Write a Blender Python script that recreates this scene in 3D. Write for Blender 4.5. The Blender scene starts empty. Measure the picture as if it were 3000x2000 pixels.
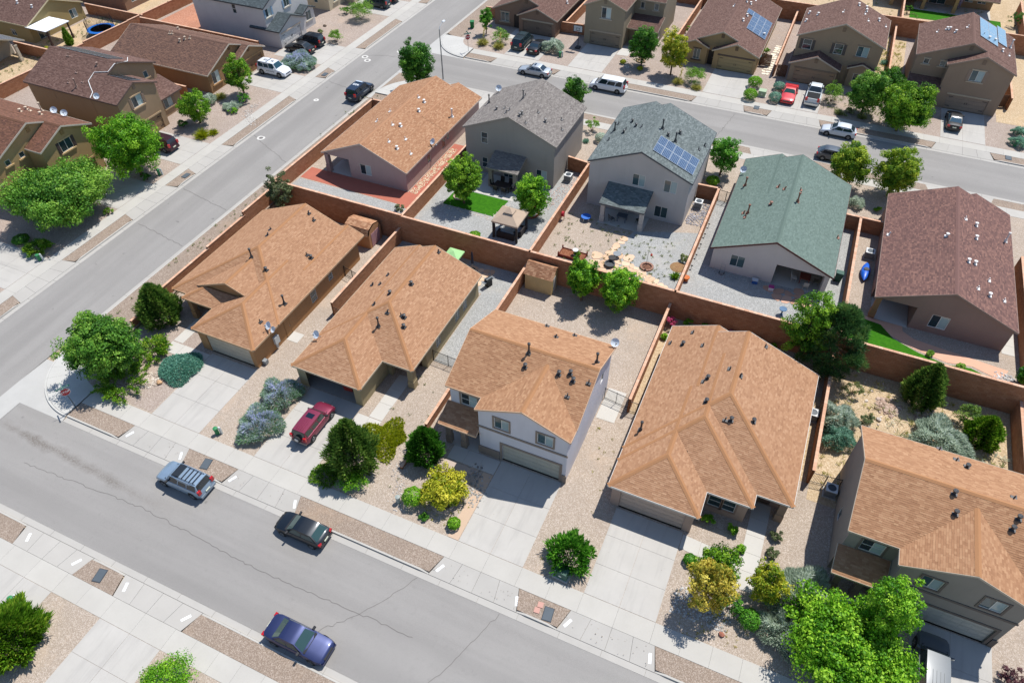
# Aerial view of a desert suburb: three streets, rows of stucco houses, yards, trees and parked cars.
import bpy, bmesh, math, random
import numpy as np
from mathutils import Vector, Matrix

sc = bpy.context.scene
COL = sc.collection
R = math.radians

# ------------------------------------------------------------------ camera, sky, sun, exposure
cam = bpy.data.objects.new('camera', bpy.data.cameras.new('camera'))
COL.objects.link(cam)
cam.location = (0, 0, 48)
cam.rotation_euler = (0.769225, 0.004795, 0.417940)
cam.data.sensor_width = 36
cam.data.lens = 24.817
cam.data.clip_end = 3000
sc.camera = cam

SUN = Vector((0.18, 0.50, 1.0)).normalized()          # towards the sun
world = bpy.data.worlds.new('World'); sc.world = world; world.use_nodes = True
wn = world.node_tree.nodes; wl = world.node_tree.links
sky = wn.new('ShaderNodeTexSky'); sky.sky_type = 'NISHITA'; sky.sun_disc = False
sky.sun_elevation = math.asin(SUN.z); sky.sun_rotation = math.atan2(SUN.x, SUN.y)
sky.altitude = 1600; sky.air_density = 1.0; sky.dust_density = 0.6
wl.new(sky.outputs[0], wn['Background'].inputs[0]); wn['Background'].inputs[1].default_value = 0.145
sun = bpy.data.objects.new('sun', bpy.data.lights.new('sun', 'SUN')); COL.objects.link(sun)
sun.data.energy = 4.8; sun.data.angle = R(0.53); sun.data.color = (1.0, 0.98, 0.945)
sun.rotation_euler = SUN.to_track_quat('Z', 'Y').to_euler(); sun.location = (20, 60, 80)
vs = sc.view_settings; vs.view_transform = 'Standard'; vs.look = 'None'; vs.exposure = 0.33; vs.gamma = 1
vs.use_curve_mapping = False

# ------------------------------------------------------------------ materials
def lin(h):
    h = h.lstrip('#'); v = [int(h[i:i + 2], 16) / 255 for i in (0, 2, 4)]
    return tuple(c / 12.92 if c <= .04045 else ((c + .055) / 1.055) ** 2.4 for c in v)
def shade(c, k): return tuple(min(1, x * k) for x in c)
class N:
    """small wrapper to wire a node tree"""
    def __init__(s, name):
        s.m = bpy.data.materials.new(name); s.m.use_nodes = True
        s.t = s.m.node_tree; s.n = s.t.nodes; s.b = s.n['Principled BSDF']; s.out = s.n['Material Output']
    def add(s, ty, **k):
        x = s.n.new('ShaderNode' + ty)
        for a, v in k.items(): setattr(x, a, v)
        return x
    def ln(s, a, b): s.t.links.new(a, b)
    def pos(s): return s.add('NewGeometry').outputs['Position']
    def noise(s, scale, detail=3, rough=.55, vec=None, stretch=None):
        x = s.add('TexNoise'); x.inputs['Scale'].default_value = scale; x.inputs['Detail'].default_value = detail
        x.inputs['Roughness'].default_value = rough
        v = vec or s.pos()
        if stretch:
            mp = s.add('Mapping'); mp.inputs['Scale'].default_value = stretch; s.ln(v, mp.inputs[0]); v = mp.outputs[0]
        s.ln(v, x.inputs['Vector']); return x.outputs[0]
    def ramp(s, fac, stops, interp='LINEAR'):
        x = s.add('ValToRGB'); cr = x.color_ramp; cr.interpolation = interp
        while len(cr.elements) < len(stops): cr.elements.new(.5)
        for e, (p, c) in zip(cr.elements, stops): e.position = p; e.color = (*c[:3], 1)
        s.ln(fac, x.inputs[0]); return x.outputs[0]
    def mix(s, fac, a, b, mode='MIX'):
        x = s.add('MixRGB', blend_type=mode)
        for sock, v in ((0, fac), (1, a), (2, b)):
            if hasattr(v, 'links') or isinstance(v, bpy.types.NodeSocket): s.ln(v, x.inputs[sock])
            elif sock == 0: x.inputs[0].default_value = v
            else: x.inputs[sock].default_value = (*v[:3], 1)
        return x.outputs[0]
    def math(s, op, a, b=0., c=0.):
        x = s.add('Math', operation=op)
        for i, v in enumerate((a, b, c)):
            if isinstance(v, bpy.types.NodeSocket): s.ln(v, x.inputs[i])
            else: x.inputs[i].default_value = v
        return x.outputs[0]
    def bump(s, h, strength=.3, dist=.02):
        x = s.add('Bump'); x.inputs['Strength'].default_value = strength; x.inputs['Distance'].default_value = dist
        s.ln(h, x.inputs['Height']); s.ln(x.outputs[0], s.b.inputs['Normal'])
    def done(s, col, rough=.8, spec=.3, metal=0.):
        if isinstance(col, bpy.types.NodeSocket): s.ln(col, s.b.inputs['Base Color'])
        else: s.b.inputs['Base Color'].default_value = (*col[:3], 1)
        s.b.inputs['Roughness'].default_value = rough; s.b.inputs['Metallic'].default_value = metal
        s.b.inputs['Specular IOR Level'].default_value = spec
        return s.m
MATS = {}
def memo(f):
    def g(*a):
        k = (f.__name__,) + a
        if k not in MATS: MATS[k] = f(*a)
        return MATS[k]
    return g
def attr(n, name):
    x = n.add('Attribute'); x.attribute_name = name; return x.outputs['Fac']
def rnd(n): return n.add('ObjectInfo').outputs['Random']

@memo
def plain(hexc, rough=.6, metal=0., var=.12):
    n = N('paint_' + hexc.strip('#')); c = lin(hexc)
    f = n.noise(1.7, 4)
    return n.done(n.mix(f, shade(c, 1 - var), shade(c, 1 + var)), rough, .4, metal)
@memo
def stucco(hexc):
    n = N('stucco_' + hexc.strip('#')); c = lin(hexc)
    big = n.noise(.45, 4, .6); fine = n.noise(34, 2)
    col = n.mix(big, shade(c, .86), shade(c, 1.12))
    col = n.mix(n.math('MULTIPLY', fine, .35), col, shade(c, .62))
    rain = n.ramp(n.noise(1.6, 4, .6, None, (1, 1, .14)), [(.52, (0, 0, 0)), (.74, (.3, .3, .3))]); col = n.mix(rain, col, shade(c, .74))
    n.bump(fine, .35, .012)
    return n.done(col, .95, .12)
@memo
def concrete(hexc='#c0bbb2', axis=''):
    n = N('concrete_' + hexc.strip('#') + axis); c = lin(hexc)
    col = n.mix(n.noise(.5, 5, .6), shade(c, .83), shade(c, 1.10))
    col = n.mix(n.math('MULTIPLY', rnd(n), .3), col, shade(c, .84))
    st = n.ramp(n.noise(1.3, 6, .7), [(.60, (0, 0, 0)), (.78, (1, 1, 1))])
    col = n.mix(n.math('MULTIPLY', st, .16), col, (.22, .19, .16))
    if axis:
        sk = n.noise(1.5, 4, .6, None, (1, .12, 1) if axis == 'y' else (.12, 1, 1)); col = n.mix(n.ramp(sk, [(.5, (0, 0, 0)), (.72, (.34, .34, .34))]), col, (.24, .225, .21))
    fine = n.noise(55, 2); col = n.mix(n.math('MULTIPLY', fine, .22), col, shade(c, .7))
    n.bump(fine, .15, .004)
    return n.done(col, .9, .2)
@memo
def asphalt(axis):
    n = N('asphalt_' + axis); c = lin('#88847f')
    st = (.05, .9, 1) if axis == 'x' else (.9, .05, 1)
    col = n.mix(n.noise(.22, 5, .6), shade(c, .82), shade(c, 1.12))
    strk = n.noise(1.0, 5, .6, None, st)
    col = n.mix(n.ramp(strk, [(.42, (0, 0, 0)), (.66, (.5, .5, .5))]), col, shade(c, .74))
    sp = n.noise(22, 3, .7); col = n.mix(n.ramp(sp, [(.35, (0, 0, 0)), (.75, (.6, .6, .6))]), col, shade(c, 1.35))
    lane = n.ramp(n.noise(.33, 2, .4, None, (.03, 1., 1) if axis == 'x' else (1., .03, 1)), [(.46, (0, 0, 0)), (.62, (.45, .45, .45))]); col = n.mix(lane, col, shade(c, .8))
    grit = n.ramp(n.noise(2.6, 6, .75), [(.55, (0, 0, 0)), (.72, (.35, .35, .35))]); col = n.mix(grit, col, shade(c, .78))
    spot = n.ramp(n.noise(.9, 2, .5), [(.74, (0, 0, 0)), (.80, (.55, .55, .55))]); col = n.mix(spot, col, shade(c, .5))
    if axis == 'x':      # dust and dirt track left by turning wheels near the corner
        sx = n.add('SeparateXYZ'); n.ln(n.pos(), sx.inputs[0]); X, Y = sx.outputs[0], sx.outputs[1]
        d = n.math('ABSOLUTE', n.math('SUBTRACT', n.math('SUBTRACT', Y, 15.6), n.math('MULTIPLY', n.math('ADD', X, 45), -.05)))
        wob = n.math('MULTIPLY', n.math('SUBTRACT', n.noise(.5, 4), .5), 1.4)
        d = n.math('ADD', d, wob)
        band = n.ramp(d, [(0, (1, 1, 1)), (.55, (0, 0, 0))])
        alo = n.ramp(n.math('DIVIDE', n.math('ADD', X, 60), 26), [(.12, (0, 0, 0)), (.3, (1, 1, 1)), (.7, (.8, .8, .8)), (.95, (0, 0, 0))])
        gr = n.ramp(n.noise(7, 4, .7), [(.35, (.2, .2, .2)), (.6, (1, 1, 1))])
        k = n.math('MULTIPLY', n.math('MULTIPLY', band, alo), gr)
        col = n.mix(n.math('MULTIPLY', k, .8), col, lin('#5d544b'))
    n.bump(sp, .25, .008)
    return n.done(col, .92, .2)
@memo
def gravel(c1, c2, c3, scale=20.):
    n = N('gravel_' + c1.strip('#')); a, b, c = lin(c1), lin(c2), lin(c3)
    v = n.add('TexVoronoi'); v.inputs['Scale'].default_value = scale; n.ln(n.pos(), v.inputs['Vector'])
    bw = n.add('RGBToBW'); n.ln(v.outputs['Color'], bw.inputs[0])
    col = n.ramp(bw.outputs[0], [(.15, shade(a, .9)), (.45, a), (.6, b), (.85, c)])
    big = n.noise(.35, 5, .6); col = n.mix(n.ramp(big, [(.3, (0, 0, 0)), (.7, (.55, .55, .55))]), col, shade(b, .72))
    fine = n.noise(5, 4, .7); col = n.mix(n.ramp(fine, [(.4, (0, 0, 0)), (.8, (.5, .5, .5))]), col, shade(a, .62))
    bare = n.ramp(n.noise(.17, 5, .7), [(.56, (0, 0, 0)), (.68, (.45, .45, .45))]); col = n.mix(bare, col, (b[0] * 1.12, b[1] * 1.04, b[2] * .94))
    n.bump(v.outputs['Distance'], .6, .03)
    return n.done(col, .97, .1)
@memo
def shingle(a, b, c):
    n = N('shingle_' + a.strip('#')); A, B, C = lin(a), lin(b), lin(c)
    t = attr(n, 'tone')
    col = n.ramp(t, [(0, A), (.5, B), (1, C)])
    col = n.mix(n.ramp(n.noise(.5, 4), [(.35, (0, 0, 0)), (.75, (.25, .25, .25))]), col, shade(B, .86))
    col = n.mix(n.math('MULTIPLY', rnd(n), .3), col, shade(B, .8))
    wx = n.ramp(n.noise(1.1, 5, .65), [(.56, (0, 0, 0)), (.75, (.22, .22, .22))]); col = n.mix(wx, col, shade(A, .75))
    g = n.noise(70, 2); col = n.mix(n.math('MULTIPLY', g, .3), col, shade(A, .6))
    n.bump(g, .2, .004)
    return n.done(col, .95, .12)
@memo
def leaf(a, b, c, tr=.35):
    n = N('leaf_' + a.strip('#') + c.strip('#')); t = attr(n, 'tone')
    col = n.ramp(t, [(0, lin(a)), (.5, lin(b)), (1, lin(c))])
    n.done(col, .55, .25)
    tl = n.add('BsdfTranslucent'); n.ln(col, tl.inputs[0])
    mx = n.add('MixShader'); mx.inputs[0].default_value = tr
    n.ln(n.b.outputs[0], mx.inputs[1]); n.ln(tl.outputs[0], mx.inputs[2]); n.ln(mx.outputs[0], n.out.inputs[0])
    return n.m
@memo
def tonal(a, b, rough=.9, bs=30.):
    n = N('tonal_' + a.strip('#')); t = attr(n, 'tone'); A, B = lin(a), lin(b)
    col = n.mix(t, A, B); f = n.noise(bs, 3)
    col = n.mix(n.math('MULTIPLY', f, .3), col, shade(A, .7)); n.bump(f, .3, .01)
    st = n.ramp(n.noise(.5, 5, .65, None, (1, 1, .35)), [(.55, (0, 0, 0)), (.75, (.4, .4, .4))]); col = n.mix(st, col, shade(A, .7))
    return n.done(col, rough, .15)
@memo
def glass(hexc, rough=.06):
    n = N('glass_' + hexc.strip('#'))
    return n.done(lin(hexc), rough, .7)
@memo
def carpaint(hexc, metal=.35):
    n = N('carpaint_' + hexc.strip('#')); c = lin(hexc)
    d = n.noise(3, 4); n.done(n.mix(d, c, shade(c, .82)), .28, .5, metal)
    n.b.inputs['Coat Weight'].default_value = .45; n.b.inputs['Coat Roughness'].default_value = .12
    n.b.inputs['Roughness'].default_value = .45
    return n.m
@memo
def lawn():
    n = N('lawn'); f = n.noise(3, 5, .7); g = n.noise(45, 2)
    col = n.ramp(f, [(.3, lin('#2a5c10')), (.7, lin('#417a16'))]); col = n.mix(n.math('MULTIPLY', g, .4), col, lin('#234d0c'))
    n.bump(g, .8, .03); return n.done(col, .95, .1)
@memo
def solar():
    n = N('solar_cell'); br = n.add('TexBrick'); br.offset = 0; br.inputs['Scale'].default_value = 1
    br.inputs['Color1'].default_value = (*lin('#17304f'), 1); br.inputs['Color2'].default_value = (*lin('#1b3658'), 1)
    br.inputs['Mortar'].default_value = (*lin('#7d90a3'), 1); br.inputs['Mortar Size'].default_value = .012
    br.inputs['Brick Width'].default_value = .16; br.inputs['Row Height'].default_value = .16
    tc = n.add('TexCoord'); n.ln(tc.outputs['Object'], br.inputs[0])
    return n.done(br.outputs[0], .3, .5)
BLACK = lambda: plain('#1a1a1c', .5)
DARK = lambda: plain('#2b2b2d', .7)
WHITE = lambda: plain('#d6d4cf', .6)
METAL = lambda: plain('#9a9c9e', .35, .8)

# ------------------------------------------------------------------ mesh helpers
class MB:
    """collects polygons; build() links them as ONE mesh object"""
    def __init__(s): s.v = []; s.f = []; s.t = []; s.mi = []
    def poly(s, pts, tone=.5, mi=0):
        i = len(s.v); s.v += [tuple(p) for p in pts]; s.f.append(tuple(range(i, i + len(pts)))); s.t.append(tone); s.mi.append(mi)
    def box(s, x0, y0, z0, x1, y1, z1, tone=.5, mi=0, bev=0):
        P = [(x0, y0, z0), (x1, y0, z0), (x1, y1, z0), (x0, y1, z0), (x0, y0, z1), (x1, y0, z1), (x1, y1, z1), (x0, y1, z1)]
        s.hexa(P, tone, mi)
    def hexa(s, P, tone=.5, mi=0):
        i = len(s.v); s.v += [tuple(p) for p in P]
        for q in ((0, 3, 2, 1), (4, 5, 6, 7), (0, 1, 5, 4), (1, 2, 6, 5), (2, 3, 7, 6), (3, 0, 4, 7)):
            s.f.append(tuple(i + k for k in q)); s.t.append(tone); s.mi.append(mi)
    def prism(s, poly, z0, z1, tone=.5, mi=0, zf=None):
        zf = zf or (lambda x, y: 0); n = len(poly)
        s.poly([(x, y, z1 + zf(x, y)) for x, y in poly], tone, mi)
        for a in range(n):
            p, q = poly[a], poly[(a + 1) % n]
            s.poly([(p[0], p[1], z0 + zf(*p)), (q[0], q[1], z0 + zf(*q)), (q[0], q[1], z1 + zf(*q)), (p[0], p[1], z1 + zf(*p))], tone, mi)
    def tube(s, pts, rad, seg=6, tone=.5, mi=0, cap=True):
        rings = []; pts = [Vector(p) for p in pts]
        if not hasattr(rad, '__len__'): rad = [rad] * len(pts)
        for k, p in enumerate(pts):
            d = (pts[min(k + 1, len(pts) - 1)] - pts[max(k - 1, 0)])
            d = d.normalized() if d.length > 1e-6 else Vector((0, 0, 1))
            a = d.orthogonal().normalized(); b = d.cross(a); i = len(s.v)
            if k and rings:
                pa = prev - d * prev.dot(d)
                if pa.length > 1e-4: a = pa.normalized(); b = d.cross(a)
            prev = a
            for j in range(seg):
                t = 2 * math.pi * j / seg; q = p + (a * math.cos(t) + b * math.sin(t)) * rad[k]; s.v.append(tuple(q))
            rings.append(i)
        for r0, r1 in zip(rings, rings[1:]):
            for j in range(seg):
                s.f.append((r0 + j, r0 + (j + 1) % seg, r1 + (j + 1) % seg, r1 + j)); s.t.append(tone); s.mi.append(mi)
        if cap:
            for r in (rings[0], rings[-1]): s.f.append(tuple(r + j for j in range(seg))); s.t.append(tone); s.mi.append(mi)
    def lathe(s, prof, seg=16, c=(0, 0, 0), tone=.5, mi=0):
        rings = []
        for r, z in prof:
            i = len(s.v)
            for j in range(seg):
                t = 2 * math.pi * j / seg; s.v.append((c[0] + r * math.cos(t), c[1] + r * math.sin(t), c[2] + z))
            rings.append(i)
        for r0, r1 in zip(rings, rings[1:]):
            for j in range(seg): s.f.append((r0 + j, r0 + (j + 1) % seg, r1 + (j + 1) % seg, r1 + j)); s.t.append(tone); s.mi.append(mi)
        for r in (rings[0], rings[-1]): s.f.append(tuple(r + j for j in range(seg))); s.t.append(tone); s.mi.append(mi)
    def mesh(s, name, mats, smooth=False):
        me = bpy.data.meshes.new(name); me.from_pydata(s.v, [], s.f)
        for m in (mats if isinstance(mats, (list, tuple)) else [mats]): me.materials.append(m)
        a = me.attributes.new('tone', 'FLOAT', 'FACE'); a.data.foreach_set('value', s.t)
        if any(s.mi): me.polygons.foreach_set('material_index', s.mi)
        if smooth: me.polygons.foreach_set('use_smooth', [True] * len(s.f)); me.set_sharp_from_angle(angle=R(38))
        me.update(); return me
    def build(s, name, mats, parent=None, smooth=False, loc=None, rz=0):
        return put(name, s.mesh(name, mats, smooth), parent, loc, rz)
def put(name, me, parent=None, loc=None, rz=0):
    o = bpy.data.objects.new(name, me); COL.objects.link(o)
    if parent is not None: o.parent = parent
    if loc is not None: o.location = loc
    if rz: o.rotation_euler[2] = rz
    return o
def npmesh(name, V, quads, tone, mat):
    """fast mesh from numpy: V (n,3), quads (m,4) indices, tone (m,)"""
    me = bpy.data.meshes.new(name); m = len(quads)
    me.vertices.add(len(V)); me.vertices.foreach_set('co', np.ascontiguousarray(V, dtype=np.float32).ravel())
    me.loops.add(m * 4); me.loops.foreach_set('vertex_index', np.ascontiguousarray(quads, dtype=np.int32).ravel())
    me.polygons.add(m); me.polygons.foreach_set('loop_start', np.arange(0, m * 4, 4, dtype=np.int32))
    a = me.attributes.new('tone', 'FLOAT', 'FACE'); a.data.foreach_set('value', np.ascontiguousarray(tone, dtype=np.float32))
    me.materials.append(mat); me.update(calc_edges=True); me.validate(); return me
def tag(o, label=None, cat=None, group=None, kind=None):
    for k, v in (('label', label), ('category', cat), ('group', group), ('kind', kind)):
        if v: o[k] = v
    return o
def empty(name, loc, rz=0, label=None, cat=None, group=None, kind=None):
    o = bpy.data.objects.new(name, None); COL.objects.link(o); o.location = loc; o.rotation_euler[2] = rz
    o.empty_display_size = .3
    return tag(o, label, cat, group, kind)
def copy_tree(o, parent=None):
    c = o.copy(); COL.objects.link(c); c.parent = parent
    for ch in list(o.children): copy_tree(ch, c)
    return c

# ------------------------------------------------------------------ the lie of the land
PAD = 1.6                      # the middle and far rows stand on a terrace behind a retaining wall
def slope_z(y): return max(0., min(PAD, (y - 20) / 62 * PAD))
def gz(x, y):
    if x < -52.9: return slope_z(y)
    if y > 125.8: return PAD + 1.1
    return PAD if y > 51.72 else 0.
def sx(x0, y): return x0 * (1 - slope_z(y) / 48)      # the cross street bears slightly east as it climbs

# ------------------------------------------------------------------ ground sheet
def build_ground():
    mb = MB(); xs = [-700, -52.92, -52.88, 700]; ys = [-300, 20, 51.70, 51.74, 82, 125.78, 125.82, 900]
    G = -.2
    def z(i, j): return gz(xs[i], ys[j]) + G
    for i in range(3):
        for j in range(7):
            mb.poly([(xs[a], ys[b], z(a, b)) for a, b in ((i, j), (i + 1, j), (i + 1, j + 1), (i, j + 1))])
    tag(mb.build('ground', gravel('#a08d78', '#b5a38d', '#c8b8a4')), kind='structure')
def sheet(name, poly, mat, dz=0., kind='structure', parent=None, sub=6.):
    """a flat patch of ground following the land; long edges are cut so that it bends with the slope"""
    mb = MB(); pts = []
    n = len(poly)
    ys = [p[1] for p in poly]; xs = [p[0] for p in poly]
    west = max(xs) < -52.8
    if west and max(ys) - min(ys) > sub:      # slice along y
        cur = [tuple(p) for p in poly]; y = min(ys)
        for cut in [c for c in (20., 82.) if min(ys) < c < max(ys)]:
            lo = clip(cur, 0, 1, -cut); hi = clip(cur, 0, -1, cut)
            if len(lo) > 2: mb.poly([(x, yy, gz(x, yy) + dz) for x, yy in lo])
            cur = hi
        if len(cur) > 2: mb.poly([(x, yy, gz(x, yy) + dz) for x, yy in cur])
    else:
        mb.poly([(x, y, gz(sum(xs) / n, sum(ys) / n) if not west else gz(x, y)) for x, y in poly])
        mb.v = [(a, b, c + dz) for a, b, c in mb.v]
    o = mb.build(name, mat, parent)
    if parent is None: tag(o, kind=kind)
    return o
def clip(poly, a, b, c):
    """part of a convex polygon with a*x + b*y + c <= 0"""
    out = []; n = len(poly)
    for i in range(n):
        p, q = poly[i], poly[(i + 1) % n]; dp = a * p[0] + b * p[1] + c; dq = a * q[0] + b * q[1] + c
        if dp <= 1e-9: out.append(p)
        if (dp < -1e-9 and dq > 1e-9) or (dp > 1e-9 and dq < -1e-9):
            t = dp / (dp - dq); out.append((p[0] + t * (q[0] - p[0]), p[1] + t * (q[1] - p[1])))
    return out
def area(p): return abs(sum(p[i][0] * p[(i + 1) % len(p)][1] - p[(i + 1) % len(p)][0] * p[i][1] for i in range(len(p)))) / 2
def subtract(piece, Rg):
    """convex piece minus convex region -> convex pieces"""
    if len(Rg) < 3 or area(Rg) < 1e-4: return [piece]
    s = sum(Rg[i][0] * Rg[(i + 1) % len(Rg)][1] - Rg[(i + 1) % len(Rg)][0] * Rg[i][1] for i in range(len(Rg)))
    if s < 0: Rg = Rg[::-1]
    out = []; cur = piece
    for i in range(len(Rg)):
        p, q = Rg[i], Rg[(i + 1) % len(Rg)]; a, b = q[1] - p[1], p[0] - q[0]; c = -(a * p[0] + b * p[1])
        o = clip(cur, -a, -b, -c)
        if len(o) > 2 and area(o) > 2e-3: out.append(o)
        cur = clip(cur, a, b, c)
        if len(cur) < 3: break
    return out

# ------------------------------------------------------------------ street edges: gutter, kerb, planting strip, walk, aprons
def street_edge(P, u0, u1, drives, strips_mat, dirs, slab=1.9, name_no=0, walk=True, v=(.0, .48, .64, 2.12, 3.64)):
    """P(u, v, z) -> world point; u runs along the street, v away from it. drives: [(a, b, flare)]"""
    vg, vk, vb, vs_, ve = v
    con = concrete('#aba69e'); con2 = concrete('#b2ada4')
    def quadslab(u_a, u_b, va, vb2, z0a, z0b, ins=.005, tops=None):
        mb = MB(); pts = [(u_a + ins, va + ins, z0a), (u_b - ins, va + ins, z0a), (u_b - ins, vb2 - ins, z0b), (u_a + ins, vb2 - ins, z0b)]
        if tops: pts = tops
        T = [P(*p) for p in pts]; B = [(a, b, c - .09) for a, b, c in T]
        mb.hexa(B + T); return mb
    # gutter pan with kerb, cast in lengths
    cuts = [u0] + [q for q in (20., 82.) if u0 < q < u1 and 'slope' in str(P.__code__.co_names)] + [u1]
    def strip(va, vb2, z):
        m = MB()
        for a, b in zip(cuts, cuts[1:]): m.poly([P(a, va, z), P(b, va, z), P(b, vb2, z), P(a, vb2, z)])
        return m
    g = strip(vg, vb, -.145)
    g = tag(g.build('gutter', concrete('#8f8a82')), kind='structure')
    k = max(1, round(abs(u1 - u0) / 3.05)); du = (u1 - u0) / k
    def in_drive(u, wide=0):
        for a, b, f in drives:
            if a - f - wide < u < b + f + wide: return (a, b, f)
    for i in range(k):
        quadslab(u0 + i * du, u0 + (i + 1) * du, vg, vk, -.125, -.115, .01).build('gutter_slab', con, g)
    # raised kerb between the driveways
    spans = []; cur = u0
    for a, b, f in sorted(drives):
        if a - f > cur: spans.append((cur, a - f))
        cur = max(cur, b + f)
    if cur < u1: spans.append((cur, u1))
    kb = empty('kerb', P((u0 + u1) / 2, vk, 0), kind='structure')
    inv = kb.matrix_world.inverted(); L = Vector(kb.location)
    def lk(mb): mb.v = [(a - L.x, b - L.y, c - L.z) for a, b, c in mb.v]; return mb
    for a, b in spans:
        m = max(1, round((b - a) / 3.05)); d = (b - a) / m
        for i in range(m):
            mb = MB(); ua, ub = a + i * d + .008, a + (i + 1) * d - .008
            e0 = .0 if (i > 0 or a == u0) else 1; e1 = .0 if (i < m - 1 or b == u1) else 1
            q0 = -.115 if e0 else .012; q1 = -.115 if e1 else .012
            # the last half metre dips to meet the driveway
            cuts = [ua] + ([min(ua + .7, ub)] if e0 else []) + ([max(ub - .7, ua + .01)] if e1 else []) + [ub]
            zz = [q0] + ([.012] if e0 else []) + ([.012] if e1 else []) + [q1]
            for (s0, s1, z0, z1) in zip(cuts, cuts[1:], zz, zz[1:]):
                B = [P(s0, vk, -.16), P(s1, vk, -.16), P(s1, vb, -.16), P(s0, vb, -.16)]
                T = [P(s0, vk + .025, z0), P(s1, vk + .025, z1), P(s1, vb, z1), P(s0, vb, z0)]; mb.hexa(B + T)
            lk(mb).build('kerb_stone', con2, kb)
    if walk:
        base = strip(vs_, ve, -.03)
        base = tag(base.build('sidewalk', plain('#857f77', .9)), kind='structure')
        marks = sorted(set([u0, u1] + [x for a, b, f in drives for x in (a, (a + b) / 2, b)])); marks = [m for m in marks if u0 <= m <= u1]
        for a, b in zip(marks, marks[1:]):
            m = max(1, round((b - a) / slab)); d = (b - a) / m
            for i in range(m): quadslab(a + i * d, a + (i + 1) * d, vs_, ve, .02, .02).build('slab', con2, base)
    # planting strips
    for a, b in spans:
        if b - a > .8:
            fl = (drives[0][2] if drives else 0) * .55 + .01; ia = a - (0 if a == u0 else fl); ib = b + (0 if b == u1 else fl)
            mb = MB(); z = -.0
            mb.poly([P(a, vb + .01, z), P(b, vb + .01, z), P(b if b == u1 else ib + .0, vs_ - .01, z), P(a if a == u0 else ia, vs_ - .01, z)])
            if walk: tag(mb.build('planting_strip', strips_mat), kind='structure')
    # aprons
    for a, b, f in drives:
        ap = MB(); ap.poly([P(a - f, vk, -.15), P(b + f, vk, -.15), P(b + .2, vs_, -.05), P(a - .2, vs_, -.05)])
        ap = tag(ap.build('driveway_apron', plain('#857f77', .9)), kind='structure')
        n = 4
        for i in range(n):
            t0, t1 = i / n, (i + 1) / n
            lo0, lo1 = a - f + (b - a + 2 * f) * t0, a - f + (b - a + 2 * f) * t1
            hi0, hi1 = a - .45 * f + (b - a + .9 * f) * t0, a - .45 * f + (b - a + .9 * f) * t1
            tops = [(lo0 + .01, vk + .02, -.108), (lo1 - .01, vk + .02, -.108), (hi1 - .01, vs_ - .012, .018), (hi0 + .01, vs_ - .012, .018)]
            mb = quadslab(0, 0, 0, 0, 0, 0, 0, tops); mb.build('slab', con, ap)
def driveway(quad, nu, nv, label_mat=None, dz=.02, f=gz):
    """quad: four corners (street-left, street-right, house-right, house-left)"""
    a, b, c, d = [Vector(p) for p in quad]; cx = sum(p[0] for p in quad) / 4; cy = sum(p[1] for p in quad) / 4
    west = cx < -52.9; fz = f if west else (lambda x, y: f(cx, cy))
    base = MB(); base.poly([(p[0], p[1], fz(p[0], p[1]) - .02) for p in quad]); base = tag(base.build('driveway', plain('#7d776f', .9)), kind='structure')
    con = label_mat or concrete('#b1aca4', 'x' if west else 'y')
    def pt(u, v): p = (a * (1 - u) + b * u) * (1 - v) + (d * (1 - u) + c * u) * v; return p
    for i in range(nu):
        for j in range(nv):
            e = .009 / max((b - a).length / nu, .1); e2 = .009 / max((d - a).length / nv, .1)
            q = [pt((i + e) / nu, (j + e2) / nv), pt((i + 1 - e) / nu, (j + e2) / nv), pt((i + 1 - e) / nu, (j + 1 - e2) / nv), pt((i + e) / nu, (j + 1 - e2) / nv)]
            T = [(p.x, p.y, fz(p.x, p.y) + dz) for p in q]; mb = MB(); mb.hexa([(x, y, z - .1) for x, y, z in T] + T)
            mb.build('slab', con, base)
def crack(pts, w=.035, name='crack', seed=0, parent=None, dz=-.12):
    rg = random.Random(seed); P = []
    for (x0, y0), (x1, y1) in zip(pts, pts[1:]):
        L = math.hypot(x1 - x0, y1 - y0); m = max(2, int(L / .35))
        for i in range(m): t = i / m; P.append((x0 + (x1 - x0) * t + rg.uniform(-.09, .09), y0 + (y1 - y0) * t + rg.uniform(-.09, .09)))
    P.append(pts[-1]); mb = MB()
    for p, q in zip(P, P[1:]):
        dx, dy = q[0] - p[0], q[1] - p[1]; L = math.hypot(dx, dy) or 1; nx, ny = -dy / L * w / 2, dx / L * w / 2
        mb.poly([(p[0] + nx, p[1] + ny, gz(*p) + dz), (p[0] - nx, p[1] - ny, gz(*p) + dz), (q[0] - nx, q[1] - ny, gz(*q) + dz), (q[0] + nx, q[1] + ny, gz(*q) + dz)])
    return mb.build(name, plain('#625d58', .9), parent)

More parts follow.
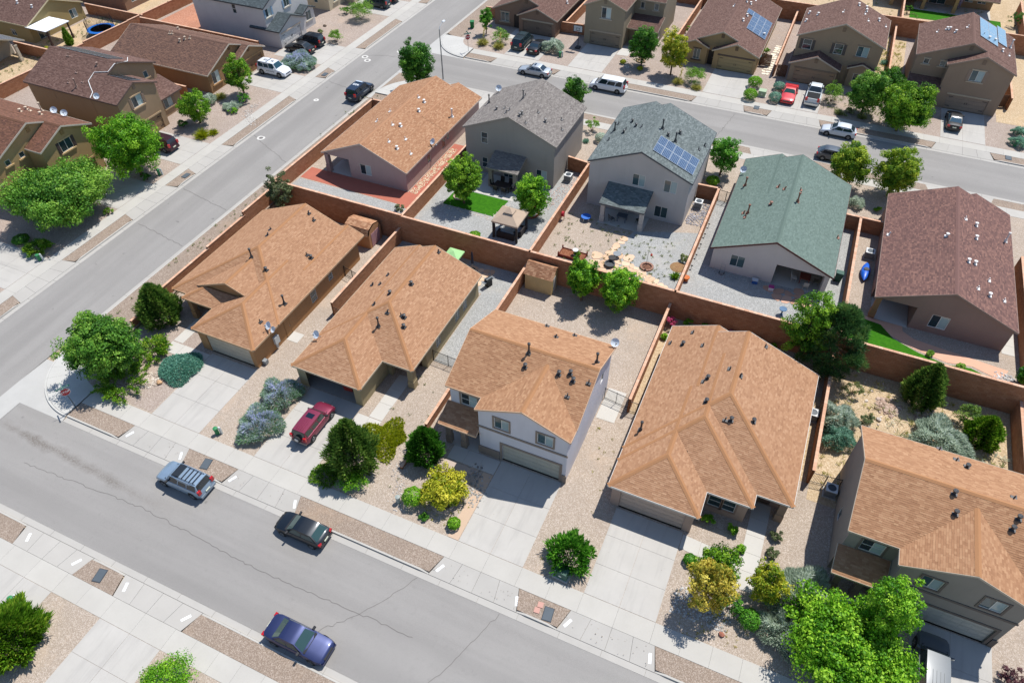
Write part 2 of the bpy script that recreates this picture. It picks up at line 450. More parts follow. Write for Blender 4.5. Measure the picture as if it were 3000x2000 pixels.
# ------------------------------------------------------------------ roofs
class Wing:
    def __init__(s, x0, y0, x1, y1, e, ax, lo='g', hi='g', sl=.4167):
        s.r = (x0, y0, x1, y1); s.e = e; s.ax = ax; s.lo = lo; s.hi = hi; s.sl = sl
        P = []
        if ax == 'y':
            P = [(sl, 0, e - sl * x0), (-sl, 0, e + sl * x1)]
            if lo == 'h': P.append((0, sl, e - sl * y0))
            if hi == 'h': P.append((0, -sl, e + sl * y1))
        elif ax == 'x':
            P = [(0, sl, e - sl * y0), (0, -sl, e + sl * y1)]
            if lo == 'h': P.append((sl, 0, e - sl * x0))
            if hi == 'h': P.append((-sl, 0, e + sl * x1))
        elif ax == 'S': P = [(0, sl, e - sl * y0)]
        elif ax == 'N': P = [(0, -sl, e + sl * y1)]
        elif ax == 'E': P = [(-sl, 0, e + sl * x1)]
        elif ax == 'W': P = [(sl, 0, e - sl * x0)]
        s.planes = P; s.faces = []
        for i, p in enumerate(P):
            poly = [(x0, y0), (x1, y0), (x1, y1), (x0, y1)]
            for j, q in enumerate(P):
                if i != j: poly = clip(poly, p[0] - q[0], p[1] - q[1], p[2] - q[2])
            if len(poly) > 2: s.faces.append((poly, p))
    def inside(s, x, y, m=0.): return s.r[0] - m <= x <= s.r[2] + m and s.r[1] - m <= y <= s.r[3] + m
    def h(s, x, y): return min(a * x + b * y + c for a, b, c in s.planes)
    def ridges(s):
        x0, y0, x1, y1 = s.r; out = []
        if s.ax in 'xy':
            hw = (x1 - x0) / 2 if s.ax == 'y' else (y1 - y0) / 2
            if s.ax == 'y':
                xm = (x0 + x1) / 2; a = y0 + (hw if s.lo == 'h' else 0); b = y1 - (hw if s.hi == 'h' else 0)
                out.append(((xm, a), (xm, b)))
                if s.lo == 'h': out += [((x0, y0), (xm, a)), ((x1, y0), (xm, a))]
                if s.hi == 'h': out += [((x0, y1), (xm, b)), ((x1, y1), (xm, b))]
            else:
                ym = (y0 + y1) / 2; a = x0 + (hw if s.lo == 'h' else 0); b = x1 - (hw if s.hi == 'h' else 0)
                out.append(((a, ym), (b, ym)))
                if s.lo == 'h': out += [((x0, y0), (a, ym)), ((x0, y1), (a, ym))]
                if s.hi == 'h': out += [((x1, y0), (b, ym)), ((x1, y1), (b, ym))]
        return out
def runs(a, b, ok, step=.12):
    L = math.dist(a, b); n = max(2, int(L / step)); out = []; st = None
    for i in range(n):
        t = (i + .5) / n; g = ok(a[0] + (b[0] - a[0]) * t, a[1] + (b[1] - a[1]) * t)
        if g and st is None: st = i / n
        if not g and st is not None: out.append((st, i / n)); st = None
    if st is not None: out.append((st, 1.))
    return [((a[0] + (b[0] - a[0]) * s, a[1] + (b[1] - a[1]) * s), (a[0] + (b[0] - a[0]) * t, a[1] + (b[1] - a[1]) * t)) for s, t in out if (t - s) * L > .15]
def shingles_on(pieces, rng, exp=.145, wid=.27):
    V = []; T = []
    for poly, (a, b, c) in pieces:
        g = math.hypot(a, b)
        if g < 1e-6: continue
        ux, uy = -b / g, a / g                      # along the course
        gx, gy = a / g, b / g                       # upslope
        pu = [x * ux + y * uy for x, y in poly]; pw = [x * gx + y * gy for x, y in poly]
        cosr = 1 / math.sqrt(1 + g * g); dw = exp * cosr
        n = len(poly); w0 = math.floor(min(pw) / dw); w1 = math.ceil(max(pw) / dw)
        def span(w):
            xs = []
            for i in range(n):
                j = (i + 1) % n
                if abs(pw[i] - pw[j]) < 1e-9:
                    if abs(pw[i] - w) < 1e-6: xs += [pu[i], pu[j]]
                    continue
                t = (w - pw[i]) / (pw[j] - pw[i])
                if -1e-9 <= t <= 1 + 1e-9: xs.append(pu[i] + t * (pu[j] - pu[i]))
            return (min(xs), max(xs)) if xs else None
        for k in range(w0, w1):
            wa, wb = max(k * dw, min(pw) + 1e-6), min((k + 1) * dw, max(pw) - 1e-6)
            if wb - wa < 1e-3: continue
            sa, sb = span(wa), span(wb)
            if not sa or not sb: continue
            lo, hi = min(sa[0], sb[0]), max(sa[1], sb[1])
            m = max(1, int((hi - lo) / wid)); off = (hash((k, round(c, 2))) % 100) / 100 * wid
            e = np.arange(math.floor(lo / wid) * wid - off, hi + wid, wid); e = e + rng.uniform(-.07, .07, len(e))
            e = np.clip(e, lo, hi); e[0] = lo; e[-1] = hi
            a0, a1 = np.clip(e, sa[0], sa[1]), np.clip(e, sb[0], sb[1])
            q = len(e) - 1; lift = rng.uniform(.008, .022, q)
            def W(u, w, dz):
                x = u * ux + w * gx; y = u * uy + w * gy
                return np.stack([x, y, a * x + b * y + c + dz], 1)
            p0, p1 = W(a0[:-1], wa, lift), W(a0[1:], wa, lift); p2, p3 = W(a1[1:], wb, .003), W(a1[:-1], wb, .003)
            d0, d1 = W(a0[:-1], wa, 0.), W(a0[1:], wa, 0.)
            tn = np.clip(rng.beta(2.2, 2.2, q), 0, 1)
            V.append(np.stack([p0, p1, p2, p3], 1).reshape(-1, 3)); T.append(tn)
            V.append(np.stack([d0, d1, p1, p0], 1).reshape(-1, 3)); T.append(tn * .3)
    V = np.concatenate(V); T = np.concatenate(T); Q = np.arange(len(V)).reshape(-1, 4)
    return V, Q, T

def build_roof(root, wings, roofmat, capmat, fasciamat, seed, exp=.145, wid=.27, fas=.17):
    rng = np.random.default_rng(seed); pieces = []
    def tier(w): return round(w.e, 2) if w.ax in 'xy' else round(w.e, 2) + 50
    for i, w in enumerate(wings):
        for poly, pl in w.faces:
            ps = [poly]
            for j, o in enumerate(wings):
                if i == j or tier(o) != tier(w): continue
                for Q, ql in o.faces:
                    d = (pl[0] - ql[0], pl[1] - ql[1], pl[2] - ql[2])
                    if max(abs(d[0]), abs(d[1])) < 1e-6 and abs(d[2]) < 1e-3:
                        if j > i: continue
                        reg = Q
                    else: reg = clip(Q, d[0], d[1], d[2])          # there the other roof is higher
                    if len(reg) < 3: continue
                    ps = [r for p in ps for r in subtract(p, reg)]
            pieces += [(p, pl) for p in ps]
    top = lambda x, y, w: max([o.h(x, y) for o in wings if tier(o) == tier(w) and o.inside(x, y)], default=-9)
    deck = MB()
    for p, (a, b, c) in pieces:
        deck.poly([(x, y, a * x + b * y + c - .085) for x, y in p][::-1], mi=1)
        deck.poly([(x, y, a * x + b * y + c - .004) for x, y in p])
    for i, w in enumerate(wings):
        x0, y0, x1, y1 = w.r; own = lambda x, y: w.h(x, y)
        for (p, q, nx, ny) in (((x0, y0), (x1, y0), 0, -1), ((x1, y0), (x1, y1), 1, 0), ((x1, y1), (x0, y1), 0, 1), ((x0, y1), (x0, y0), -1, 0)):
            def ok(x, y):
                ix, iy = x - nx * .02, y - ny * .02
                if top(ix, iy, w) > own(ix, iy) + .02: return False
                for j, o in enumerate(wings):
                    if o is w or tier(o) != tier(w): continue
                    X, Y = x + nx * .03, y + ny * .03
                    if o.inside(X, Y) and o.h(X, Y) > own(ix, iy) - .06: return False
                    if j < i and o.inside(ix, iy, .001) and abs(o.h(ix, iy) - own(ix, iy)) < .004 and not o.inside(X, Y): return False
                return True
            mids = [p]
            if w.ax == 'y' and nx == 0: mids.append(((x0 + x1) / 2, p[1]))
            if w.ax == 'x' and ny == 0: mids.append((p[0], (y0 + y1) / 2))
            mids.append(q)
            for s, t in zip(mids, mids[1:]):
                for u, v in runs(s, t, ok):
                    zu, zv = own(u[0] - nx * .001, u[1] - ny * .001), own(v[0] - nx * .001, v[1] - ny * .001)
                    o1, o2 = .003, .035
                    B = [(u[0] + nx * o1, u[1] + ny * o1, zu - fas), (v[0] + nx * o1, v[1] + ny * o1, zv - fas), (v[0] + nx * o2, v[1] + ny * o2, zv - fas), (u[0] + nx * o2, u[1] + ny * o2, zu - fas)]
                    deck.hexa(B + [(x, y, z + fas + .016) for x, y, z in B], mi=1)
    roof = deck.build('roof', [plain('#4a3f38', .9), fasciamat], root)
    V, Q, T = shingles_on(pieces, rng, exp, wid)
    tag(put('shingles', npmesh('shingles', V, Q, T, roofmat), roof), kind='stuff')
    cap = MB()
    for w in wings:
        for a, b in w.ridges():
            for u, v in runs(a, b, lambda x, y: top(x, y, w) <= w.h(x, y) + .012):
                L = math.dist(u, v); n = max(1, int(L / .2)); dx, dy = (v[0] - u[0]) / L, (v[1] - u[1]) / L; px, py = -dy * .19, dx * .19
                for i in range(n):
                    s, t = i / n, (i + 1) / n; A = (u[0] + dx * L * s, u[1] + dy * L * s); B = (u[0] + dx * L * t, u[1] + dy * L * t)
                    def pz(x, y, d): 
                        x = min(max(x, w.r[0]), w.r[2]); y = min(max(y, w.r[1]), w.r[3]); return w.h(x, y) + d
                    pa = [(A[0] + px, A[1] + py, pz(A[0] + px, A[1] + py, .022)), (A[0], A[1], pz(*A, .034)), (A[0] - px, A[1] - py, pz(A[0] - px, A[1] - py, .022))]
                    pb = [(B[0] + px, B[1] + py, pz(B[0] + px, B[1] + py, .034)), (B[0], B[1], pz(*B, .048)), (B[0] - px, B[1] - py, pz(B[0] - px, B[1] - py, .034))]
                    tn = rng.random(); cap.poly([pa[0], pa[1], pb[1], pb[0]], tn); cap.poly([pa[1], pa[2], pb[2], pb[1]], tn)
    if cap.f: tag(cap.build('ridge_cap', capmat, roof), kind='stuff')
    return roof

# ------------------------------------------------------------------ house parts
def frame_of(side, rect, a, z, out=0.):
    x0, y0, x1, y1 = rect
    if side == 'S': return (a, y0 - out, z)
    if side == 'N': return (a, y1 + out, z)
    if side == 'W': return (x0 - out, a, z)
    return (x1 + out, a, z)
def sbox(mb, side, rect, a0, a1, z0, z1, o0, o1, tone=.5, mi=0):
    """box on a wall face; o0..o1 = how far it stands out of the wall (negative: into it)"""
    x0, y0, x1, y1 = rect
    if side == 'S': mb.box(a0, y0 - o1, z0, a1, y0 - o0, z1, tone, mi)
    elif side == 'N': mb.box(a0, y1 + o0, z0, a1, y1 + o1, z1, tone, mi)
    elif side == 'W': mb.box(x0 - o1, a0, z0, x0 - o0, a1, z1, tone, mi)
    else: mb.box(x1 + o0, a0, z0, x1 + o1, a1, z1, tone, mi)
PANES = [('#3a5055', '#8fa0a0'), ('#33474c', '#445a5c'), ('#24343a', '#9fb0ae'), ('#2c3c40', '#33484a')]
def window(root, side, rect, a0, a1, z0, z1, opt, H, seed):
    fr = MB(); d = -.06; f = .05
    for (p, q, r, s) in ((a0, a1, z0, z0 + f), (a0, a1, z1 - f, z1), (a0, a0 + f, z0 + f, z1 - f), (a1 - f, a1, z0 + f, z1 - f)):
        sbox(fr, side, rect, p, q, r, s, d - .04, d + .035)
    am = (a0 + a1) / 2; grid = opt.get('grid')
    if not opt.get('single'): sbox(fr, side, rect, am - .025, am + .025, z0 + f, z1 - f, d - .035, d + .03)
    if grid:
        zm = (z0 + z1) / 2; sbox(fr, side, rect, a0 + f, a1 - f, zm - .02, zm + .02, d - .03, d + .028)
    w = fr.build('window', plain(opt.get('frame', '#c9c6be'), .5), root)
    pa, pb = PANES[opt.get('p', seed % 4)]
    halves = [(a0 + f, a1 - f, pa)] if opt.get('single') else [(a0 + f, am - .025, pa), (am + .025, a1 - f, pb)]
    for p, q, colr in halves:
        mb = MB(); sbox(mb, side, rect, p, q, z0 + f, z1 - f, d - .02, d)
        mb.build('pane', glass(colr), w)
    t = opt.get('trim')
    if t:
        mb = MB(); e = opt.get('tw', .14)
        for (p, q, r, s) in ((a0 - e, a1 + e, z0 - e, z0 - .002), (a0 - e, a1 + e, z1 + .002, z1 + e), (a0 - e, a0 - .002, z0, z1), (a1 + .002, a1 + e, z0, z1)):
            sbox(mb, side, rect, p, q, r, s, -.01, .05)
        mb.build('trim', stucco(t), w)
    if opt.get('sill'):
        mb = MB(); sbox(mb, side, rect, a0 - .25, a1 + .25, z0 - .17, z0 - .01, -.01, .12); mb.build('sill', stucco(opt['sill']), w)
    if opt.get('head'):
        mb = MB(); sbox(mb, side, rect, a0 - .12, a1 + .12, z1 + .01, z1 + .16, -.01, .08); mb.build('lintel', stucco(opt['head']), w)
    if opt.get('shut'):
        for p, q in ((a0 - .42, a0 - .04), (a1 + .04, a1 + .42)):
            mb = MB(); sbox(mb, side, rect, p, q, z0, z1, -.005, .04)
            for k in range(6): zz = z0 + .1 + k * (z1 - z0 - .2) / 6; sbox(mb, side, rect, p + .05, q - .05, zz, zz + .08, .04, .05)
            mb.build('shutter', plain(opt['shut'], .8), w)
def garage(root, side, rect, a0, a1, z0, z1, opt, H, seed):
    fr = MB(); sbox(fr, side, rect, a0, a1, z0, z1, -.2, -.14)
    g = fr.build('garage_door', plain('#6d675e', .8), root); n = 4; col = plain(opt.get('col', '#b7ad9c'), .7)
    for i in range(n):
        mb = MB(); za = z0 + (z1 - z0) * i / n + .012; zb = z0 + (z1 - z0) * (i + 1) / n - .012
        sbox(mb, side, rect, a0 + .01, a1 - .01, za, zb, -.14, -.11)
        m = 8
        for k in range(m):
            p = a0 + (a1 - a0) * (k + .12) / m; q = a0 + (a1 - a0) * (k + .88) / m; sbox(mb, side, rect, p, q, za + .1, zb - .1, -.11, -.095)
        mb.build('panel', col, g)
    if opt.get('hw'):
        mb = MB(); am = (a0 + a1) / 2
        for s in (-.12, .12): sbox(mb, side, rect, am + s - .025, am + s + .025, z0 + .85, z0 + 1.15, -.095, -.06)
        for s in (a0 + .15, a1 - .65):
            for zz in (.35, 1.6): sbox(mb, side, rect, s, s + .5, z0 + zz, z0 + zz + .06, -.095, -.07)
        mb.build('handle', DARK(), g)
    t = opt.get('trim')
    if t:
        mb = MB(); e = .2
        sbox(mb, side, rect, a0 - e, a1 + e, z1 + .002, z1 + e, -.01, .06)
        if opt.get('full'):
            for p, q in ((a0 - e, a0 - .002), (a1 + .002, a1 + e)): sbox(mb, side, rect, p, q, z0, z1, -.01, .06)
        mb.build('trim', stucco(t), g)
def door(root, side, rect, a0, a1, z0, z1, opt, H, seed):
    mb = MB(); sbox(mb, side, rect, a0, a1, z0, z1, -.1, -.05)
    for za, zb in ((.15, .95), (1.1, 1.85)): sbox(mb, side, rect, a0 + .15, a1 - .15, z0 + za, min(z1 - .1, z0 + zb), -.05, -.035)
    d = mb.build('door', plain(opt.get('col', '#c4b9a6'), .6), root)
    k = MB(); sbox(k, side, rect, a1 - .14, a1 - .08, z0 + .95, z0 + 1.05, -.05, .0); k.build('handle', METAL(), d)
def slider(root, side, rect, a0, a1, z0, z1, opt, H, seed): window(root, side, rect, a0, a1, z0, z1, dict(opt, p=3), H, seed)

def build_walls(root, H, wings, wallmat):
    mb = MB(); todo = []
    for wi, (rect, wg, ops) in enumerate(H['walls']):
        ins = .004 * wi; x0, y0, x1, y1 = rect; x0 += ins; y0 += ins; x1 -= ins; y1 -= ins; rect = (x0, y0, x1, y1)
        W = wings[wg] if isinstance(wg, int) else None; inner = isinstance(wg, tuple)
        zt = None if W else (wg[0] if inner else wg)
        for side in 'SENW':
            if inner and side in wg[1]: continue
            S = dict(S=((x0, y0), (x1, y0)), N=((x0, y1), (x1, y1)), W=((x0, y0), (x0, y1)), E=((x1, y0), (x1, y1)))[side]
            ai = 0 if side in 'SN' else 1; p, q = S; L0, L1 = p[ai], q[ai]
            pt = (lambda a, z, S=S, ai=ai: (a, S[0][1], z) if ai == 0 else (S[0][0], a, z))
            hh = (lambda a: (W.h(*((a, S[0][1]) if ai == 0 else (S[0][0], a))) - .05)) if W else (lambda a: zt)
            zc = min(hh(L0), hh(L1)); O = [o for o in ops if o[0] == side]
            zb = H.get('found', -.25)
            As = sorted({L0, L1, *[x for o in O for x in (o[1], o[2]) if L0 < x < L1]}); Zs = sorted({zb, zc, *[z for o in O for z in (o[3], o[4]) if zb < z < zc]})
            for a, b in zip(As, As[1:]):
                for c, d in zip(Zs, Zs[1:]):
                    am, zm = (a + b) / 2, (c + d) / 2
                    if any(o[1] < am < o[2] and o[3] < zm < o[4] for o in O): continue
                    mb.poly([pt(a, c), pt(b, c), pt(b, d), pt(a, d)])
            capp = [L0]
            if W and ((W.ax == 'y' and ai == 0) or (W.ax == 'x' and ai == 1)):
                mid = (W.r[0] + W.r[2]) / 2 if ai == 0 else (W.r[1] + W.r[3]) / 2
                if L0 < mid < L1: capp.append(mid)
            capp.append(L1)
            if max(hh(a) for a in capp) > zc + .01: mb.poly([pt(L0, zc)] + [pt(a, hh(a)) for a in capp] + [pt(L1, zc)])
            for o in O:
                _, a, b, c, d, ty, opt = o
                if ty != 'void':
                    dep = .22; nx, ny = dict(S=(0, 1), N=(0, -1), W=(1, 0), E=(-1, 0))[side]
                    if inner: nx, ny = -nx, -ny
                    mv = lambda P: (P[0] + nx * dep, P[1] + ny * dep, P[2])
                    A, B, Cc, D = pt(a, c), pt(b, c), pt(b, d), pt(a, d)
                    for u, v in ((A, B), (B, Cc), (Cc, D), (D, A)): mb.poly([u, v, mv(v), mv(u)])
                    mb.poly([mv(A), mv(B), mv(Cc), mv(D)])
                    if inner:
                        flip = dict(S='N', N='S', W='E', E='W')[side]; r2 = (x0, y1, x1, y0) if side in 'SN' else (x1, y0, x0, y1)
                        todo.append((ty, flip, r2, a, b, c, d, opt))
                    else: todo.append((ty, side, rect, a, b, c, d, opt))
        if inner: mb.poly([(x0, y0, zt), (x1, y0, zt), (x1, y1, zt), (x0, y1, zt)])
    mb.build('wall', wallmat, root)
    for k, (ty, side, rect, a, b, c, d, opt) in enumerate(todo):
        dict(win=window, gar=garage, door=door, slid=slider)[ty](root, side, rect, a, b, c, d, opt, H, k + H.get('seed', 0))

VENTS = {}
def vent(roof, kind, x, y, z, col):
    key = (kind, col)
    if key not in VENTS:
        mb = MB(); m = plain(col, .5)
        mb.box(-.2, -.2, -.1, .2, .2, .03)
        if kind == 'p': mb.tube([(0, 0, 0), (0, 0, .34)], .05, 8)                                   # plumbing vent
        elif kind == 'k': mb.tube([(0, 0, 0), (0, 0, .28)], .1, 10); mb.lathe([(.17, .28), (.17, .36), (.02, .42)], 10)   # capped vent
        elif kind == 't': mb.tube([(0, 0, 0), (0, 0, .95)], .075, 10); mb.lathe([(.13, .95), (.13, 1.08), (.02, 1.14)], 10); mb.lathe([(.17, .0), (.1, .3)], 10)   # flue
        else: mb.tube([(0, 0, 0), (0, 0, .22), (.08, .05, .34)], .07, 8)                             # gooseneck
        VENTS[key] = mb.mesh('roof_vent', m)
    return put('roof_vent', VENTS[key], roof, (x, y, z))
DISH = {}
def dish(root, x, y, z, rz, double=False):
    d = empty('satellite_dish', (x, y, z), rz); d.parent = root
    if not DISH:
        mb = MB(); n = 16; rings = [(0, 0), (.16, .02), (.30, .07), (.38, .12)]; prof = [(max(r, .001), z) for r, z in rings]
        mb.lathe([(r, h) for r, h in prof] + [(.37, .105), (.15, .0), (.001, -.02)], n)
        me = mb.mesh('reflector', plain('#c3cad0', .45), True); me.transform(Matrix.Rotation(R(52), 4, 'X')); me.transform(Matrix.Translation((0, -.06, .55))); DISH['r'] = me
        mb = MB(); mb.tube([(0, .3, 0), (0, .05, .3), (0, 0, .52)], .03, 6); mb.tube([(0, -.02, .3), (0, -.35, .45), (0, -.42, .75)], .018, 5); mb.box(-.05, -.47, .72, .05, -.37, .84); mb.box(-.12, .2, -.02, .12, .4, .02)
        DISH['m'] = mb.mesh('mount', plain('#7d8082', .5))
    put('reflector', DISH['r'], d); put('mount', DISH['m'], d)
    if double:
        o = put('reflector', DISH['r'], d, (.5, .1, -.1)); o.scale = (.8, .8, .8)

def build_house(H):
    root = empty(H['name'], H['loc'], label=H['label'], cat='house')
    wings = [Wing(*w) for w in H['wings']]
    wallmat = stucco(H['wall'])
    build_walls(root, H, wings, wallmat)
    roof = build_roof(root, wings, shingle(*H['roof']), tonal(H.get('cap', H['roof'][1]), H.get('cap', H['roof'][1])), plain(H.get('fascia', '#b9ab97'), .7), H['seed'], fas=H.get('fas', .17))
    rz = lambda x, y: max([w.h(x, y) for w in wings if w.inside(x, y)], default=3)
    for k, x, y in H.get('vents', []): vent(roof, k, x, y, rz(x, y), H.get('ventcol', '#3b3a3a'))
    for x, y, r, *db in H.get('dish', []): dish(root, x, y, rz(x, y) - .02, r, bool(db))
    if 'conduit' in H:
        mb = MB(); mb.tube([(x, y, rz(x, y) + .07) for x, y in H['conduit']], .045, 6); mb.build('conduit', plain('#d9d7d2', .5), roof)
    for (nm, mat, boxes) in H.get('extra', []):
        mb = MB()
        for b in boxes: mb.box(*b)
        mb.build(nm, stucco(mat), root)
    for nm, mat, x0, y0, z0, x1, y1, z1 in H.get('posts', []):
        mb = MB(); mb.box(x0, y0, z0, x1, y1, z1); mb.box(x0 - .04, y0 - .04, z0, x1 + .04, y1 + .04, min(z0 + .9, z1 - .1)); mb.box(x0 - .03, y0 - .03, z1 - .18, x1 + .03, y1 + .03, z1 - .003)
        mb.build(nm, stucco(mat), root)
    if 'solar' in H:
        for sx0, sy0, dx, dy, nx, ny, skip, colr in H['solar']:
            for i in range(nx):
                for j in range(ny):
                    if (i, j) in skip: continue
                    a0, a1, b0, b1 = sx0 + i * dx + .012, sx0 + (i + 1) * dx - .012, sy0 + j * dy + .012, sy0 + (j + 1) * dy - .012
                    W = max((w for w in wings if w.inside((a0 + a1) / 2, (b0 + b1) / 2)), key=lambda w: w.h((a0 + a1) / 2, (b0 + b1) / 2))
                    P = [(a0, b0), (a1, b0), (a1, b1), (a0, b1)]; B = [(x, y, W.h(x, y) + .07) for x, y in P]; T = [(x, y, z + .05) for x, y, z in B]
                    mb = MB(); mb.hexa(B + T, mi=1)
                    c0 = [(x + (sum(p[0] for p in P) / 4 - x) * .045, y + (sum(p[1] for p in P) / 4 - y) * .045) for x, y in P]
                    mb.poly([(x, y, W.h(x, y) + .124) for x, y in c0])
                    mb.build('solar_panel', [solar() if colr == 'pv' else glass(colr, .25), plain('#a9b0b6', .4, .4)], roof)
    return root
# ------------------------------------------------------------------ plants
PAL = dict(
    broad=('#315a0e', '#62941a', '#a6c83a'), bright=('#38700e', '#6ea81e', '#aed63e'), dark=('#224e14', '#437c20', '#76a836'),
    yellow=('#5a8016', '#aeae28', '#e6dc50'), amber=('#6f8020', '#bca63a', '#e6d868'), limegold=('#3d6a14', '#7c9c1e', '#c4cc40'), pine=('#315420', '#608432', '#a4b656'),
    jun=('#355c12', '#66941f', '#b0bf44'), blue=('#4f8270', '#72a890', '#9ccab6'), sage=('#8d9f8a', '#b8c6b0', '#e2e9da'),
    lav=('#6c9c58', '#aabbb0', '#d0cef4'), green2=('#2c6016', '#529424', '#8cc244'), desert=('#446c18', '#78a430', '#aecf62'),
    grass=('#77822c', '#b1ab52', '#ddd390'), gold=('#62740e', '#98a31a', '#c6c034'), mix=('#32601c', '#5c902c', '#9cc24c'),
    olive=('#454f34', '#68754a', '#98a074'), wine=('#3a2226', '#5a343a', '#7f5458'), pink=('#8f2a4c', '#d0507e', '#f08cae'),
    bluegreen=('#4f7a66', '#7aa68c', '#a9cbb4'), scrub=('#566434', '#838f54', '#b4b880'))
def leafcloud(P, Nn, size, asp, rng, tone, mat, droop=0.):
    """one diamond-shaped leaf at each point; Nn is the direction each leaf faces"""
    n = len(P); Nn = Nn + rng.normal(0, .7, (n, 3)); Nn /= np.linalg.norm(Nn, axis=1, keepdims=True) + 1e-9
    T = rng.normal(0, 1, (n, 3)); T[:, 2] -= droop; T -= (T * Nn).sum(1, keepdims=True) * Nn; T /= np.linalg.norm(T, axis=1, keepdims=True) + 1e-9
    B = np.cross(Nn, T); s = (size * rng.uniform(.65, 1.35, n))[:, None]; w = s * asp
    V = np.stack([P - T * s * .5, P + B * w * .5 + Nn * s * .08, P + T * s * .5, P - B * w * .5 + Nn * s * .08], 1).reshape(-1, 3)
    return npmesh('leaves', V, np.arange(n * 4).reshape(-1, 4), tone, mat)
def blades(P, D, L, w, rng, tone, mat):
    """pointed blades or sprays: from P along D"""
    n = len(P); D = D / (np.linalg.norm(D, axis=1, keepdims=True) + 1e-9); S = np.cross(D, rng.normal(0, 1, (n, 3))); S /= np.linalg.norm(S, axis=1, keepdims=True) + 1e-9
    L = (L * rng.uniform(.7, 1.3, n))[:, None]; w = w * rng.uniform(.7, 1.3, n)[:, None]
    sag = np.zeros((n, 3)); sag[:, 2] = -.12
    V = np.stack([P, P + D * L * .5 + S * w * .5, P + D * L + sag * L, P + D * L * .5 - S * w * .5], 1).reshape(-1, 3)
    return npmesh('leaves', V, np.arange(n * 4).reshape(-1, 4), tone, mat)
def unit(rng, n):
    v = rng.normal(0, 1, (n, 3)); return v / np.linalg.norm(v, axis=1, keepdims=True)
def crown_clumps(rng, c, r, n, flat=.0, jag=.22):
    """clump centres over a lumpy ellipsoid, denser outside"""
    d = unit(rng, n); d[:, 2] = np.where(d[:, 2] < -.35, -d[:, 2] * .5, d[:, 2])
    ph = rng.uniform(0, 6.28, 6)
    az = np.arctan2(d[:, 1], d[:, 0]); lump = 1 + jag * (np.sin(3 * az + ph[0]) * .5 + np.sin(5 * az + ph[1] + 3 * d[:, 2]) * .35 + np.sin(4 * d[:, 2] + ph[2] + 2 * az) * .4)
    rad = rng.uniform(.45, 1., n) ** .45 * lump
    return c + d * rad[:, None] * np.array(r), d
